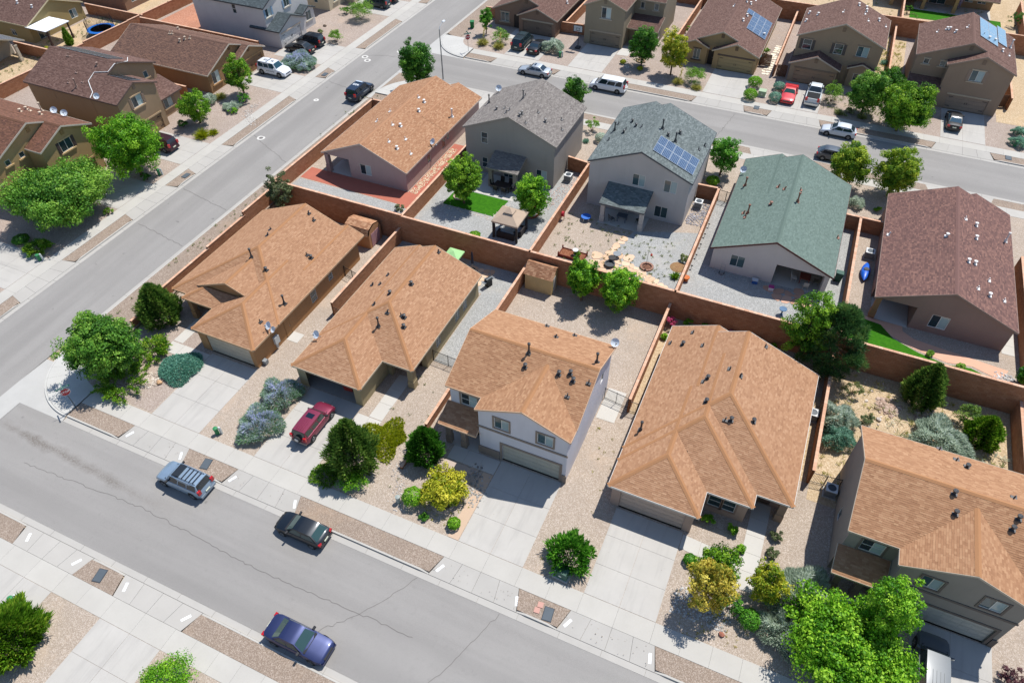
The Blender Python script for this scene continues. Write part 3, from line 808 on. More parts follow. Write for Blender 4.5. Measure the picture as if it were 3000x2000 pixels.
def foliage(kind, rx, h, rng, seed, pal, dens=1.):
    """leaf mesh around the origin (ground level z = 0); returns (mesh, trunk limbs end points)"""
    mat = leaf(*(PAL[pal] if kind != 'pine' else ('#1f3f1c', '#3f6834', '#86a050')), .5 if kind in ('spike', 'mat') else .35); limbs = []
    if kind == 'tree':
        rv = h * .45; zc = h * .55; m = int(14 + 6 * rx); d = unit(rng, m * 3); d = d[d[:, 2] > -.9][:m]; m = len(d)
        Lb = np.array([0, 0, zc]) + d * (rng.uniform(.3, .78, m) * (1 + rng.normal(0, .1, m)))[:, None] * np.array([rx, rx, rv])
        n = int(max(44, 20 * rx * rx + 36) * dens); pick = rng.integers(0, m, n)
        C = Lb[pick] + np.clip(rng.normal(0, 1, (n, 3)), -1.5, 1.5) * np.array([.16 * rx, .16 * rx, .16 * rv]);         sh = rng.random(n) < (.5 if rx < 3.6 else .28); du = unit(rng, n); az = np.arctan2(du[:, 1], du[:, 0]); ph = rng.uniform(0, 6.28, 3)
        lump = 1 + .10 * np.sin(3 * az + ph[0]) + .08 * np.sin(5 * az + ph[1] + 4 * du[:, 2]) + .07 * np.sin(7 * du[:, 2] * 1.5 + ph[2] + 2 * az)
        C = np.where(sh[:, None], np.array([0, 0, zc]) + du * (rng.uniform(.62, .9, n) * lump)[:, None] * np.array([rx, rx, rv]), C)
        D = C - np.array([0, 0, zc]); D /= np.linalg.norm(D, axis=1, keepdims=True) + 1e-6
        rc = (.12 * rx + .14) * rng.uniform(.6, 1.3, n); k = int(56 + 9 * rx); U = unit(rng, n * k)
        P = np.repeat(C, k, 0) + U * (np.repeat(rc, k) * rng.uniform(.3, 1.05, n * k) ** .6)[:, None] * np.array([1, 1, .75]); P[:, 2] = np.maximum(P[:, 2], .12)
        lob = rng.uniform(.1, .85, m); tone = np.clip(lob[np.repeat(pick, k)] + np.repeat(rng.normal(0, .12, n), k) + rng.normal(0, .16, n * k), 0, 1)
        me = leafcloud(P, U * .9 + np.repeat(D, k, 0) * .35 + np.array([0, 0, .35]), .135 + .016 * rx, .6, rng, tone, mat)
        limbs = [tuple(q) for q in Lb[:14]]
    elif kind == 'ball':
        n = int(1500 * rx * rx * dens) + 500; U = unit(rng, n); U[:, 2] = np.abs(U[:, 2]) * 1.0 - .45 * (rng.random(n) < .35)
        U /= np.linalg.norm(U, axis=1, keepdims=True)
        rr = 1 + .05 * np.sin(7 * np.arctan2(U[:, 1], U[:, 0]) + seed) + rng.normal(0, .025, n)
        P = U * rr[:, None] * np.array([rx, rx, h * .5]) + np.array([0, 0, h * .5])
        P = np.concatenate([P, P * .86 + np.array([0, 0, h * .07])]); U = np.concatenate([U, U])
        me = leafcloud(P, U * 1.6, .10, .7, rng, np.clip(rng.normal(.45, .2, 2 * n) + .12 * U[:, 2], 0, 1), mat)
    elif kind == 'shrub':
        n = int(max(16, 26 * rx * rx) * dens); C, D = crown_clumps(rng, np.array([0, 0, h * .42]), (rx * .8, rx * .8, h * .5), n, jag=.28)
        rc = max(.16, rx * .24) * rng.uniform(.7, 1.2, n); k = 62
        U = unit(rng, n * k); U[:, 2] = np.abs(U[:, 2])
        P = np.repeat(C, k, 0) + U * (np.repeat(rc, k) * rng.uniform(.5, 1.05, n * k))[:, None]; P[:, 2] = np.maximum(P[:, 2], .03)
        me = leafcloud(P, U + np.array([0, 0, .4]), .12, .55, rng, np.clip(np.repeat(rng.uniform(.2, .75, n), k) + rng.normal(0, .17, n * k), 0, 1), mat)
        limbs = []
    elif kind == 'conifer':      # upright sprays, dense and pointed
        n = int(5200 * rx * dens) + 1500; z = rng.uniform(.02, 1, n) ** 1.05; az = rng.uniform(0, 6.283, n)
        prof = np.where(z < .28, .72 + z, 1 - ((z - .28) / .72) ** 1.5 * .93)
        lump = 1 + .15 * np.sin(5 * az + seed + 4 * z) + .12 * np.sin(9 * az + 2 * seed - 7 * z) + .09 * np.sin(17 * az + 11 * z)
        r = rx * prof * lump * rng.uniform(.4, 1., n) ** .5
        P = np.stack([r * np.cos(az), r * np.sin(az), z * h], 1); D = np.stack([np.cos(az) * .75, np.sin(az) * .75, .75 + z], 1) + rng.normal(0, .3, (n, 3))
        tone = np.clip(.3 + .35 * np.sin(5 * az + seed + 4 * z) * .5 + rng.normal(.1, .2, n), 0, 1)
        me = blades(P, D, .13 * rx + .22, .11, rng, tone, mat)
    elif kind == 'juniper':      # low spreading fans
        m = int(40 * dens + 16 * rx); az0 = rng.uniform(0, 6.283, m); rr = rng.uniform(.05, .8, m) ** .6 * rx; k = 60
        lump = 1 + .16 * np.sin(3 * az0 + seed) + .1 * np.sin(5 * az0 + 2 * seed); rr = rr * lump
        C = np.stack([rr * np.cos(az0), rr * np.sin(az0), h * (1 - .6 * (rr / rx) ** 2) * rng.uniform(.55, 1, m)], 1); out = np.stack([np.cos(az0), np.sin(az0), np.full(m, .35)], 1)
        t = rng.uniform(0, 1, (m, k)); P = (C[:, None, :] * .8 + out[:, None, :] * (t[..., None] * rx * .3) + rng.normal(0, .09, (m, k, 3))).reshape(-1, 3)
        P[:, 2] = np.maximum(P[:, 2], .04); D = np.repeat(out, k, 0) + rng.normal(0, .45, (m * k, 3)); D[:, 2] += .25
        me = blades(P, D, .24, .09, rng, np.clip(np.repeat(rng.uniform(.15, .7, m), k) + rng.normal(0, .15, m * k), 0, 1), mat)
    elif kind == 'mat':          # flat mounded ground cover
        n = int(1300 * rx * rx * .8 * dens); az = rng.uniform(0, 6.283, n); r = np.sqrt(rng.random(n)) * rx * (1 + (.13 if pal != 'gold' else .22) * np.sin(3 * az + seed) + (.07 if pal != 'gold' else .2) * np.sin(5 * az))
        P = np.stack([r * np.cos(az), r * np.sin(az), h * (1.02 - (r / rx / 1.2) ** 2) * rng.uniform(.6, 1., n)], 1); P[:, 2] = np.maximum(P[:, 2], .03)
        D = np.stack([np.cos(az) * .6, np.sin(az) * .6, np.full(n, .5)], 1) + rng.normal(0, .4, (n, 3))
        me = blades(P, D, .22, .10, rng, np.clip(rng.normal(.42, .22, n), 0, 1), mat)
    elif kind == 'spike':        # sage and lavender: fine upright stems in tufts
        n = int(2600 * rx * rx * dens * .55) + 700; az = rng.uniform(0, 6.283, n); r = np.sqrt(rng.random(n)) * rx * .9
        lump = 1 + .2 * np.sin(3 * az + seed) + .12 * np.sin(6 * az + 2 * seed)
        dome = h * np.sqrt(np.clip(1 - (r / rx) ** 2, .06, 1)) * (.78 + .2 * np.sin(4 * az + 3 * r + seed)); zz = dome * rng.uniform(.45, 1., n) ** .5
        P = np.stack([r * lump * np.cos(az), r * lump * np.sin(az), zz * .92], 1); D = np.stack([np.cos(az) * r / rx * 1.1, np.sin(az) * r / rx * 1.1, np.full(n, .9)], 1) + rng.normal(0, .32, (n, 3))
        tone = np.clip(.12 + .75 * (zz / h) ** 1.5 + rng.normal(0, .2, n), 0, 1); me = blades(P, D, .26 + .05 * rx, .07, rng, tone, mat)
    elif kind == 'grass':
        n = int((340 + 160 * rx) * dens); az = rng.uniform(0, 6.283, n); e = rng.uniform(.25, 1.35, n)
        P = np.stack([np.cos(az), np.sin(az), np.zeros(n)], 1) * (rng.random(n) * rx * .25)[:, None]; P[:, 2] = .02
        D = np.stack([np.cos(az) * np.cos(e), np.sin(az) * np.cos(e), np.sin(e)], 1)
        me = blades(P, D, max(rx, h) * 1.0, .035 + .02 * rx + (.08 if pal in ('bright', 'broad') else 0), rng, np.clip(rng.normal(.5, .25, n), 0, 1), mat)
    elif kind == 'pine':         # rounded needle tufts on a tall crown
        n = int(70 * dens + 14 * rx * rx); z = rng.uniform(.16, 1, n); az = rng.uniform(0, 6.283, n)
        r = rx * np.where(z < .35, .75 + .6 * z, 1 - ((z - .35) / .65) ** 1.8 * .88) * rng.uniform(.35, 1., n) ** .5
        C = np.stack([r * np.cos(az), r * np.sin(az), z * h], 1); k = 150; U = unit(rng, n * k); U[:, 2] = np.where(U[:, 2] < -.3, -U[:, 2], U[:, 2])
        rc = np.repeat(rx * .2 * rng.uniform(.7, 1.2, n), k); P = np.repeat(C, k, 0) + U * (rc * rng.uniform(.2, .8, n * k))[:, None]
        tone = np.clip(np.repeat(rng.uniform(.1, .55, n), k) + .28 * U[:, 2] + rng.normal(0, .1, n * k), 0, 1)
        me = blades(P, U + np.array([0, 0, .35]), .34, .055, rng, tone, mat); limbs = [tuple(C[i]) for i in rng.choice(n, 12, False)]
    return me, limbs
def plant(name, kind, pal, x, y, rx, h, label, cat, seed, group=None, dens=1., trunk=None, z=None):
    rng = np.random.default_rng(seed); z = gz(x, y) if z is None else z
    root = empty(name, (x, y, z), label=label, cat=cat, group=group)
    me, limbs = foliage(kind, rx, h, rng, seed, pal, dens)
    tree = kind in ('tree', 'pine')
    put('crown' if tree else 'foliage', me, root)
    t = MB(); bark = plain('#5f4c3a', .95)
    if tree:
        r0 = .05 + .03 * rx; top = h * .5; b = Vector((rng.normal(0, .1), rng.normal(0, .1), top))
        t.tube([(0, 0, -.15), (0, 0, .1), tuple(b * .5), tuple(b)], [r0 * 1.5, r0 * 1.15, r0, r0 * .7], 8)
        for e in limbs:
            e = Vector(e); s = b * rng.uniform(.45, 1.); m = s.lerp(e, .5) + Vector((0, 0, -.12 * rx)); t.tube([tuple(s), tuple(m), tuple(e)], [r0 * .55, r0 * .32, r0 * .1], 5, cap=False)
        t.build('trunk', bark, root, True)
    elif kind in ('shrub', 'conifer', 'spike', 'ball', 'juniper', 'mat'):
        for k in range(5):
            a = k * 1.256 + seed; t.tube([(0, 0, -.08), (math.cos(a) * rx * .3, math.sin(a) * rx * .3, h * .35), (math.cos(a) * rx * .5, math.sin(a) * rx * .5, h * .6)], [.03, .02, .008], 5, cap=False)
        t.build('stem', bark, root)
    return root
def stalk(root, h, lean=(.1, 0), pal='grass'):
    mb = MB(); mb.tube([(0, 0, .1), (lean[0] * .5, lean[1] * .5, h * .55), (lean[0], lean[1], h)], [.03, .025, .012], 6); mb.build('flower_stalk', plain('#b9a765', .9), root)
    rng = np.random.default_rng(int(h * 1000)); n = 160; t = rng.uniform(.5, 1, n); P = np.stack([lean[0] * t, lean[1] * t, h * t], 1) + rng.normal(0, .07, (n, 3))
    put('flower_head', blades(P, rng.normal(0, 1, (n, 3)), .12, .08, rng, rng.random(n), leaf('#b8a24a', '#d8c878', '#efe6b0')), root)

# ------------------------------------------------------------------ stones
def rock_mesh(seed):
    rg = np.random.default_rng(seed); bm = bmesh.new(); bmesh.ops.create_icosphere(bm, subdivisions=1, radius=.5)
    for v in bm.verts: v.co *= rg.uniform(.72, 1.15)
    for v in bm.verts: v.co.z *= .6
    me = bpy.data.meshes.new('rock'); bm.to_mesh(me); bm.free(); return me
def stones(name, label_kind, poly_fn, n, smin, smax, cols, seed, parent=None):
    """many small stones joined into one part"""
    rng = np.random.default_rng(seed); ico = rock_mesh(seed); base = np.array([v.co[:] for v in ico.vertices]); F = np.array([p.vertices[:] for p in ico.polygons])
    V = []; Q = []; T = []; k = 0
    while k < n:
        x, y = poly_fn(rng)
        s = rng.uniform(smin, smax); a = rng.uniform(0, 6.28); ca, sa = math.cos(a), math.sin(a); sc3 = s * rng.uniform(.7, 1.3, 3)
        B = base * sc3 * rng.uniform(.9, 1.1, (len(base), 1)); B = np.stack([B[:, 0] * ca - B[:, 1] * sa, B[:, 0] * sa + B[:, 1] * ca, B[:, 2]], 1) + np.array([x, y, gz(x, y) + s * .12])
        V.append(B); Q.append(F + k * len(base)); T.append(np.full(len(F), rng.random())); k += 1
    V = np.concatenate(V); Q = np.concatenate(Q); T = np.concatenate(T)
    me = bpy.data.meshes.new(name); me.from_pydata(V.tolist(), [], Q.tolist()); a = me.attributes.new('tone', 'FLOAT', 'FACE'); a.data.foreach_set('value', T)
    me.materials.append(tonal(cols[0], cols[1])); me.update(); bpy.data.meshes.remove(ico)
    o = put(name, me, parent); tag(o, kind='stuff'); return o

# ------------------------------------------------------------------ block walls
def block_wall(pts, tops, label, z_under=None, th=.2, cat='wall', seed=0, cap=True, cols=('#96664a', '#ad7d5f')):
    """masonry wall along pts; tops = height of the wall top above datum per segment"""
    rng = np.random.default_rng(seed); x, y = pts[0]; root = empty('block_wall', (x, y, gz(x, y)), label=label, cat=cat); O = Vector(root.location)
    for (p, q), zt in zip(zip(pts, pts[1:]), tops):
        L = math.dist(p, q); dx, dy = (q[0] - p[0]) / L, (q[1] - p[1]) / L; nx, ny = -dy, dx
        zb = min(gz(p[0] + nx, p[1] + ny), gz(p[0] - nx, p[1] - ny), gz(q[0] + nx, q[1] + ny), gz(q[0] - nx, q[1] - ny)) - .25 if z_under is None else z_under
        P = lambda a, o, z: (p[0] + dx * a + nx * o - O.x, p[1] + dy * a + ny * o - O.y, z - O.z)
        core = MB(); e = th / 2 - .02
        core.hexa([P(-e, -e, zb), P(L + e, -e, zb), P(L + e, e, zb), P(-e, e, zb), P(-e, -e, zt - .06), P(L + e, -e, zt - .06), P(L + e, e, zt - .06), P(-e, e, zt - .06)])
        core.build('core', tonal('#7f5236', '#8a5a3c'), root)
        V = []; T = []; bw, bh = .4, .2; nr = int((zt - .06 - zb) / bh)
        for r in range(nr):
            z1 = zt - .06 - r * bh; z0 = z1 - bh + .012; off = (r % 2) * .2
            a = np.arange(-off - th / 2, L + th / 2, bw); a0 = np.clip(a, -th / 2, L + th / 2); a1 = np.clip(a + bw - .012, -th / 2, L + th / 2); ok = a1 - a0 > .03; a0, a1 = a0[ok], a1[ok]; m = len(a0)
            if not m: continue
            pr = th / 2 + rng.uniform(-.003, .005, m); tn = np.clip(rng.normal(.5, .22, m), 0, 1)
            for sgn in (1, -1):
                def W(aa, oo, zz): return np.stack([p[0] + dx * aa + nx * oo - O.x, p[1] + dy * aa + ny * oo - O.y, np.full(m, zz - O.z)], 1)
                o = pr * sgn; i = np.full(m, e * sgn)
                f = [W(a0, o, z0), W(a1, o, z0), W(a1, o, z1), W(a0, o, z1)]; V.append(np.stack(f, 1).reshape(-1, 3)); T.append(tn)
                V.append(np.stack([W(a0, o, z1), W(a1, o, z1), W(a1, i, z1), W(a0, i, z1)], 1).reshape(-1, 3)); T.append(tn)
                V.append(np.stack([W(a0, i, z0), W(a1, i, z0), W(a1, o, z0), W(a0, o, z0)], 1).reshape(-1, 3)); T.append(tn * .5)
        V = np.concatenate(V); T = np.concatenate(T)
        tag(put('blocks', npmesh('blocks', V, np.arange(len(V)).reshape(-1, 4), T, tonal(*cols)), root), kind='stuff')
        if cap:
            mb = MB(); n = max(1, round(L / .4)); e = th / 2 + .025
            for i in range(n):
                a0, a1 = (L + th) * i / n - th / 2 + .005, (L + th) * (i + 1) / n - th / 2 - .005
                mb.hexa([P(a0, -e, zt - .058), P(a1, -e, zt - .058), P(a1, e, zt - .058), P(a0, e, zt - .058), P(a0, -e, zt), P(a1, -e, zt), P(a1, e, zt), P(a0, e, zt)], rng.random())
            tag(mb.build('coping', tonal('#c09478', '#d3ae94'), root), kind='stuff')
    return root
def iron_gate(p, q, h, label, bars=None):
    L = math.dist(p, q); g = empty('iron_gate', (p[0], p[1], gz(*p)), math.atan2(q[1] - p[1], q[0] - p[0]), label, 'gate'); m = plain('#2e2a28', .5, .5)
    mb = MB()
    for z in (.12, h - .05): mb.box(0, -.02, z - .02, L, .02, z + .02)
    for x in (0, L * .5, L): mb.box(x - .025, -.025, 0, x + .025, .025, h + .03)
    mb.build('rail', m, g)
    n = bars or int(L / .11); bm = MB(); bm.box(-.009, -.009, .12, .009, .009, h - .05); me = bm.mesh('bar', m)
    for i in range(1, n): put('bar', me, g, (L * i / n, 0, 0))
    return g

# ------------------------------------------------------------------ cars
def loft(mb, rings, close=True, mi=0):
    n = len(rings[0]); base = len(mb.v)
    for r in rings: mb.v += [tuple(p) for p in r]
    for i in range(len(rings) - 1):
        for j in range(n - 1):
            a = base + i * n + j; mb.f.append((a, a + 1, a + n + 1, a + n)); mb.t.append(.5); mb.mi.append(mi)
    if close:
        for i in (0, len(rings) - 1): mb.f.append(tuple(base + i * n + j for j in range(n))); mb.t.append(.5); mb.mi.append(mi)
CARS = dict(   # L, W, top line of the lower body as (x, z), belt, roof height, glass house: base front, roof front, roof rear, base rear; wheel r; doors
    sedan=dict(L=4.75, W=1.8, line=[(0, .5), (.04, .66), (.12, .74), (.33, .92), (.78, .98), (.9, .97), (.985, .9), (1, .55)], belt=.9, roof=1.42, gh=(.30, .455, .70, .86), r=.32, posts=(.57,)),
    hatch=dict(L=4.2, W=1.7, line=[(0, .5), (.04, .66), (.12, .76), (.30, .93), (.82, 1.0), (.94, 1.0), (.99, .86), (1, .5)], belt=.92, roof=1.44, gh=(.27, .44, .80, .965), r=.31, posts=(.60,)),
    coupe=dict(L=4.7, W=1.86, line=[(0, .48), (.03, .64), (.12, .76), (.38, .92), (.80, .98), (.93, .98), (.985, .9), (1, .5)], belt=.9, roof=1.33, gh=(.36, .50, .68, .87), r=.34, posts=(.64,)),
    suv=dict(L=4.6, W=1.84, line=[(0, .58), (.03, .78), (.1, .95), (.29, 1.08), (.85, 1.1), (.97, 1.1), (.99, .95), (1, .6)], belt=1.04, roof=1.72, gh=(.26, .38, .93, .985), r=.37, posts=(.53, .72)),
    minivan=dict(L=5.1, W=1.94, line=[(0, .52), (.03, .7), (.08, .85), (.2, 1.02), (.9, 1.1), (.97, 1.1), (.99, .95), (1, .55)], belt=1.02, roof=1.74, gh=(.17, .33, .92, .985), r=.34, posts=(.48, .72)),
    pickup=dict(L=5.7, W=1.98, line=[(0, .62), (.03, .85), (.09, 1.0), (.27, 1.12), (.6, 1.12), (.605, 1.12), (.985, 1.12), (1, .7)], belt=1.08, roof=1.86, gh=(.255, .35, .555, .60), r=.4, posts=(.46,)))
def car(kind, col, x, y, rz, label, group=None, metal=.35, glasscol='#1b2a2e', extra=(), cat='car', z=None, low=None, dim=1.):
    c = CARS[kind]; L, W = c['L'] * dim, c['W'] * dim; h = W / 2; paint = carpaint(col, metal)
    z = (gz(x, y) if z is None else z)
    root = empty('parked_' + {'suv': 'suv', 'pickup': 'pickup_truck', 'minivan': 'minivan'}.get(kind, 'car'), (x, y, z), rz, label, cat, group)
    X = lambda t: L / 2 - t * L            # t = 0 at the nose
    zl = lambda t: float(np.interp(t, [p[0] for p in c['line']], [p[1] for p in c['line']])) * dim
    # lower body
    mb = MB(); rings = []
    ts = sorted(set([0, .01, .03, .06, .1, .15, .2, .25, .3, .35, .4, .5, .6, .7, .78, .84, .9, .94, .97, .99, 1] + [p[0] for p in c['line']]))
    for t in ts:
        e = min(t, 1 - t); w = h * (.80 + .20 * min(1, (e / .10)) ** .55) * (1 if .12 < t < .9 else .995); top = zl(t); bot = .24 if .05 < t < .95 else .30
        rings.append([(X(t), s * w * a, b) for s, a, b in ((1, .86, bot), (1, .98, bot + .1), (1, 1.0, .55 * dim), (1, .985, top - .14), (1, .93, top - .03), (1, .75, top + .015), (1, .35, top + .045), (-1, .35, top + .045), (-1, .75, top + .015), (-1, .93, top - .03), (-1, .985, top - .14), (-1, 1.0, .55 * dim), (-1, .98, bot + .1), (-1, .86, bot))])
    loft(mb, rings); body = mb.build('body', [paint, DARK()], root, True)
    # glass house
    b0, r0, r1, b1 = c['gh']; zb, zr = c['belt'] * dim, c['roof'] * dim; wb, wr = h * .90, h * .70
    gh = MB(); ring = []
    for t, zz, w in ((b0, zb, wb), (r0, zr - .03, wr), ((r0 + r1) / 2, zr, wr * 1.01), (r1, zr - .03, wr), (b1, zb, wb)):
        pass
    A = lambda t, zz, w: [(X(t), w, zz), (X(t), w * .5, zz + .02), (X(t), -w * .5, zz + .02), (X(t), -w, zz)]
    rows = [A(b0, zb - .02, wb), A(r0, zr - .035, wr), A(r0 * .7 + r1 * .3, zr, wr * 1.02), A(r0 * .3 + r1 * .7, zr, wr * 1.02), A(r1, zr - .045, wr), A(b1, zb - .02, wb)]
    loft(gh, rows, False)
    bt = [b0, b0, r0 * .7 + r1 * .3, r0 * .3 + r1 * .7, b1, b1]
    low_t = [b0, b0 + (b1 - b0) * .12, r0 * .7 + r1 * .3, r0 * .3 + r1 * .7, b1 - (b1 - b0) * .05, b1]
    for s in (1, -1):
        for i in range(5):
            a, b = rows[i][0 if s > 0 else 3], rows[i + 1][0 if s > 0 else 3]
            gh.poly([a, b, (X(low_t[i + 1]), s * wb, zb - .02), (X(low_t[i]), s * wb, zb - .02)])
    gh.build('roof', paint, root, True)
    gl = glass(glasscol, .05); gw = glass(glasscol if kind == 'suv' and dim == 1.04 else {'#1b2a2e': '#4a5d58'}.get(glasscol, glasscol), .08)
    m = MB(); m.box(X(b0 + .012), -wb * .9, zb - .0, X(b0 - .022), wb * .9, zb + .028); m.build('cowl', BLACK(), root)
    def pane(name, P, out):
        m = MB(); P = [Vector(p) + Vector(out) for p in P]; m.poly(P); m.build(name, gl, root)
    def mixp(a, b, t): return tuple(np.array(a) * (1 - t) + np.array(b) * t)
    for nm, lo, hi, o in (('windshield', rows[0], rows[1], (.014, 0, .014)), ('rear_window', rows[5], rows[4], (-.014, 0, .014))):
        k0, k1 = .12, .93
        Ls, Hs = [mixp(lo[j], hi[j], k0) for j in range(4)], [mixp(lo[j], hi[j], k1) for j in range(4)]
        q = lambda R_: [mixp(R_[0], R_[3], .05), mixp(R_[1], R_[2], .0), mixp(R_[2], R_[1], .0), mixp(R_[3], R_[0], .05)]
        a, b = q(Ls), q(Hs); m = MB()
        for j in range(3): m.poly([Vector(p) + Vector(o) for p in (a[j], a[j + 1], b[j + 1], b[j])])
        m.build(nm, gw, root)
    # side windows
    tl0, tl1 = b0 + (b1 - b0) * .10, b1 - (b1 - b0) * (.10 if kind in ('suv', 'minivan', 'hatch') else .13); th0, th1 = r0 + .012, r1 - .006
    posts = c['posts']; cuts = [0] + [(p - tl0) / (tl1 - tl0) for p in posts] + [1]
    for s in (1, -1):
        for i in range(len(cuts) - 1):
            u0, u1 = cuts[i] + (.018 if i else 0), cuts[i + 1] - (.018 if i < len(cuts) - 2 else 0)
            lo = lambda u: (X(tl0 + (tl1 - tl0) * u), s * (wb * .93 + wr * .07), zb + .045); hi = lambda u: (X(th0 + (th1 - th0) * u), s * (wr * .94 + wb * .06), zr - .085)
            pane('side_window', [lo(u0), lo(u1), hi(u1), hi(u0)], (0, s * .016, .006))
    # wheels
    rr = c['r'] * dim
    for t in ((.185, .81) if kind != 'pickup' else (.175, .79)):
        for s in (1, -1):
            m = MB(); m.lathe([(rr + .06, 0), (rr + .06, .012), (.02, .014)], 20); me = m.mesh('wheel_arch', BLACK()); me.transform(Matrix.Rotation(R(-90 * s), 4, 'X'))
            put('wheel_arch', me, root, (X(t), s * (h * .985 + .004), rr))
            m = MB(); m.lathe([(rr * .62, -.11), (rr * .9, -.11), (rr, -.07), (rr, .07), (rr * .9, .11), (rr * .62, .11)], 20); me = m.mesh('wheel', plain('#1c1c1d', .85), True); me.transform(Matrix.Rotation(R(-90 * s), 4, 'X'))
            wh = put('wheel', me, root, (X(t), s * (h - .075), rr))
            m = MB(); m.lathe([(rr * .66, .07), (rr * .62, .115), (rr * .56, .1), (rr * .54, .06), (.001, .06)], 20)
            for k in range(5):
                a = k * 1.2566; c0, s0 = math.cos(a), math.sin(a); m.hexa([(c0 * .05 - s0 * .03, s0 * .05 + c0 * .03, .10), (c0 * .05 + s0 * .03, s0 * .05 - c0 * .03, .10), (c0 * rr * .6 + s0 * .025, s0 * rr * .6 - c0 * .025, .10), (c0 * rr * .6 - s0 * .025, s0 * rr * .6 + c0 * .025, .10), (c0 * .05 - s0 * .03, s0 * .05 + c0 * .03, .122), (c0 * .05 + s0 * .03, s0 * .05 - c0 * .03, .122), (c0 * rr * .6 + s0 * .025, s0 * rr * .6 - c0 * .025, .118), (c0 * rr * .6 - s0 * .025, s0 * rr * .6 + c0 * .025, .118)])
            me = m.mesh('rim', plain('#9a9da0', .35, .6), True); me.transform(Matrix.Rotation(R(-90 * s), 4, 'X')); put('rim', me, wh)
    # lights, bumpers, mirrors, plate
    zf, zr_ = zl(.03) - .1, zl(.97) - .18
    for s in (1, -1):
        m = MB(); m.hexa([(X(.012), s * h * .50, zf - .10), (X(.03), s * h * .86, zf - .08), (X(.075), s * h * .90, zf - .02), (X(.06), s * h * .55, zf + .0), (X(.012), s * h * .50, zf + .04), (X(.03), s * h * .86, zf + .05), (X(.085), s * h * .91, zf + .09), (X(.07), s * h * .55, zf + .12)]); m.build('headlight', glass('#c9cfc8', .12), root)
        m = MB(); tz = .34 if kind in ('suv', 'minivan', 'pickup') else .16
        m.box(X(1.003), s * h * .62 if s > 0 else s * h * .93, zr_ - .06, X(.965), s * h * .93 if s > 0 else s * h * .62, zr_ + tz); m.build('taillight', glass('#a51217', .2), root)
        m = MB(); mt = b0 + .045; m.hexa([(X(mt), s * wb, zb + .02), (X(mt + .035), s * wb, zb + .02), (X(mt + .03), s * (wb + .24), zb + .03), (X(mt), s * (wb + .24), zb + .03), (X(mt), s * wb, zb + .12), (X(mt + .035), s * wb, zb + .12), (X(mt + .03), s * (wb + .24), zb + .17), (X(mt), s * (wb + .24), zb + .17)]); m.build('mirror', paint if 'bodymirror' in extra else DARK(), root)
    bcol = plain(low or '#4a4b4d', .6)
    m = MB(); m.box(X(.03), -h * .84, .30, X(-.006), h * .84, .48); m.build('bumper', bcol if low else paint, root)
    m = MB(); m.box(X(1.008), -h * .84, .34, X(.97), h * .84, .56); m.build('bumper', bcol if low else paint, root)
    m = MB(); m.box(X(1.012), -.22, .62, X(1.0), .22, .74); m.build('number_plate', plain('#c8c9b4', .5), root)
    m = MB(); m.box(X(.05), -h * .5, .5, X(-.004), h * .5, .62); m.build('grille', BLACK(), root)
    for e in extra:
        if e == 'rails':
            for s in (1, -1):
                m = MB(); m.tube([(X(r0 + .02), s * wr * .85, zr - .01), (X(r0 + .04), s * wr * .85, zr + .09), (X(r1 - .04), s * wr * .85, zr + .09), (X(r1 - .02), s * wr * .85, zr - .02)], .022, 6); m.build('roof_rail', BLACK(), root)
        if e == 'bars':
            for t in (.45, .6, .75, .88):
                m = MB(); tt = r0 + (r1 - r0) * t; m.box(X(tt) - .03, -wr * .86, zr + .07, X(tt) + .03, wr * .86, zr + .11); m.build('cross_bar', BLACK(), root)
        if e == 'vizor':
            m = MB(); m.hexa([(X(r0 + .03), -wr * .8, zr + .02), (X(r0 + .03), wr * .8, zr + .02), (X(r0 + .17), wr * .8, zr + .05), (X(r0 + .17), -wr * .8, zr + .05), (X(r0 + .03), -wr * .8, zr + .06), (X(r0 + .03), wr * .8, zr + .06), (X(r0 + .17), wr * .8, zr + .15), (X(r0 + .17), -wr * .8, zr + .15)]); m.build('wind_deflector', plain('#23272c', .4), root)
        if e == 'sunroof':
            m = MB(); t = r0 + (r1 - r0) * .18; t2 = r0 + (r1 - r0) * .38; m.box(X(t2), -wr * .55, zr - .0, X(t), wr * .55, zr + .035); m.build('sunroof', glass('#101a26', .08), root)
        if e == 'ribs':
            for q in (-.5, -.17, .17, .5):
                m = MB(); m.box(X(r1 - .03), wr * q - .015, zr + .0, X(r0 + (r1 - r0) * .45), wr * q + .015, zr + .045); m.build('roof_rib', paint, root)
        if e == 'spare':
            m = MB(); m.lathe([(.02, -.1), (.3, -.1), (.34, -.05), (.34, .05), (.3, .1), (.02, .1)], 20); me = m.mesh('spare_wheel', plain('#222223', .8), True); me.transform(Matrix.Rotation(R(90), 4, 'Y')); o = put('spare_wheel', me, root, (X(1.02), 0, .92))
            m = MB(); m.lathe([(.2, .1), (.19, .12), (.02, .12)], 16); me = m.mesh('rim', plain('#b9babb', .3, .5)); me.transform(Matrix.Rotation(R(-90), 4, 'Y')); put('rim', me, o)
        if e == 'lightbar':
            m = MB(); m.box(X(r0 + .07) - .12, -wr * .75, zr + .02, X(r0 + .07) + .12, wr * .75, zr + .12); m.build('light_bar', plain('#a9b6c2', .3), root)
        if e == 'bed':
            m = MB(); m.box(X(.975), -h * .84, 1.04, X(.625), h * .84, 1.185); m.build('cargo_bed', plain('#17181a', .9), root)
            m = MB(); m.box(X(.64), -h * .9, 1.14, X(.615), h * .9, 1.2); m.box(X(.985), -h * .9, 1.14, X(.968), h * .9, 1.2)
            for s in (1, -1): m.box(X(.985), s * h * .9 - .05, 1.14, X(.615), s * h * .9 + .05, 1.2)
            m.build('bed_rail', paint, root)
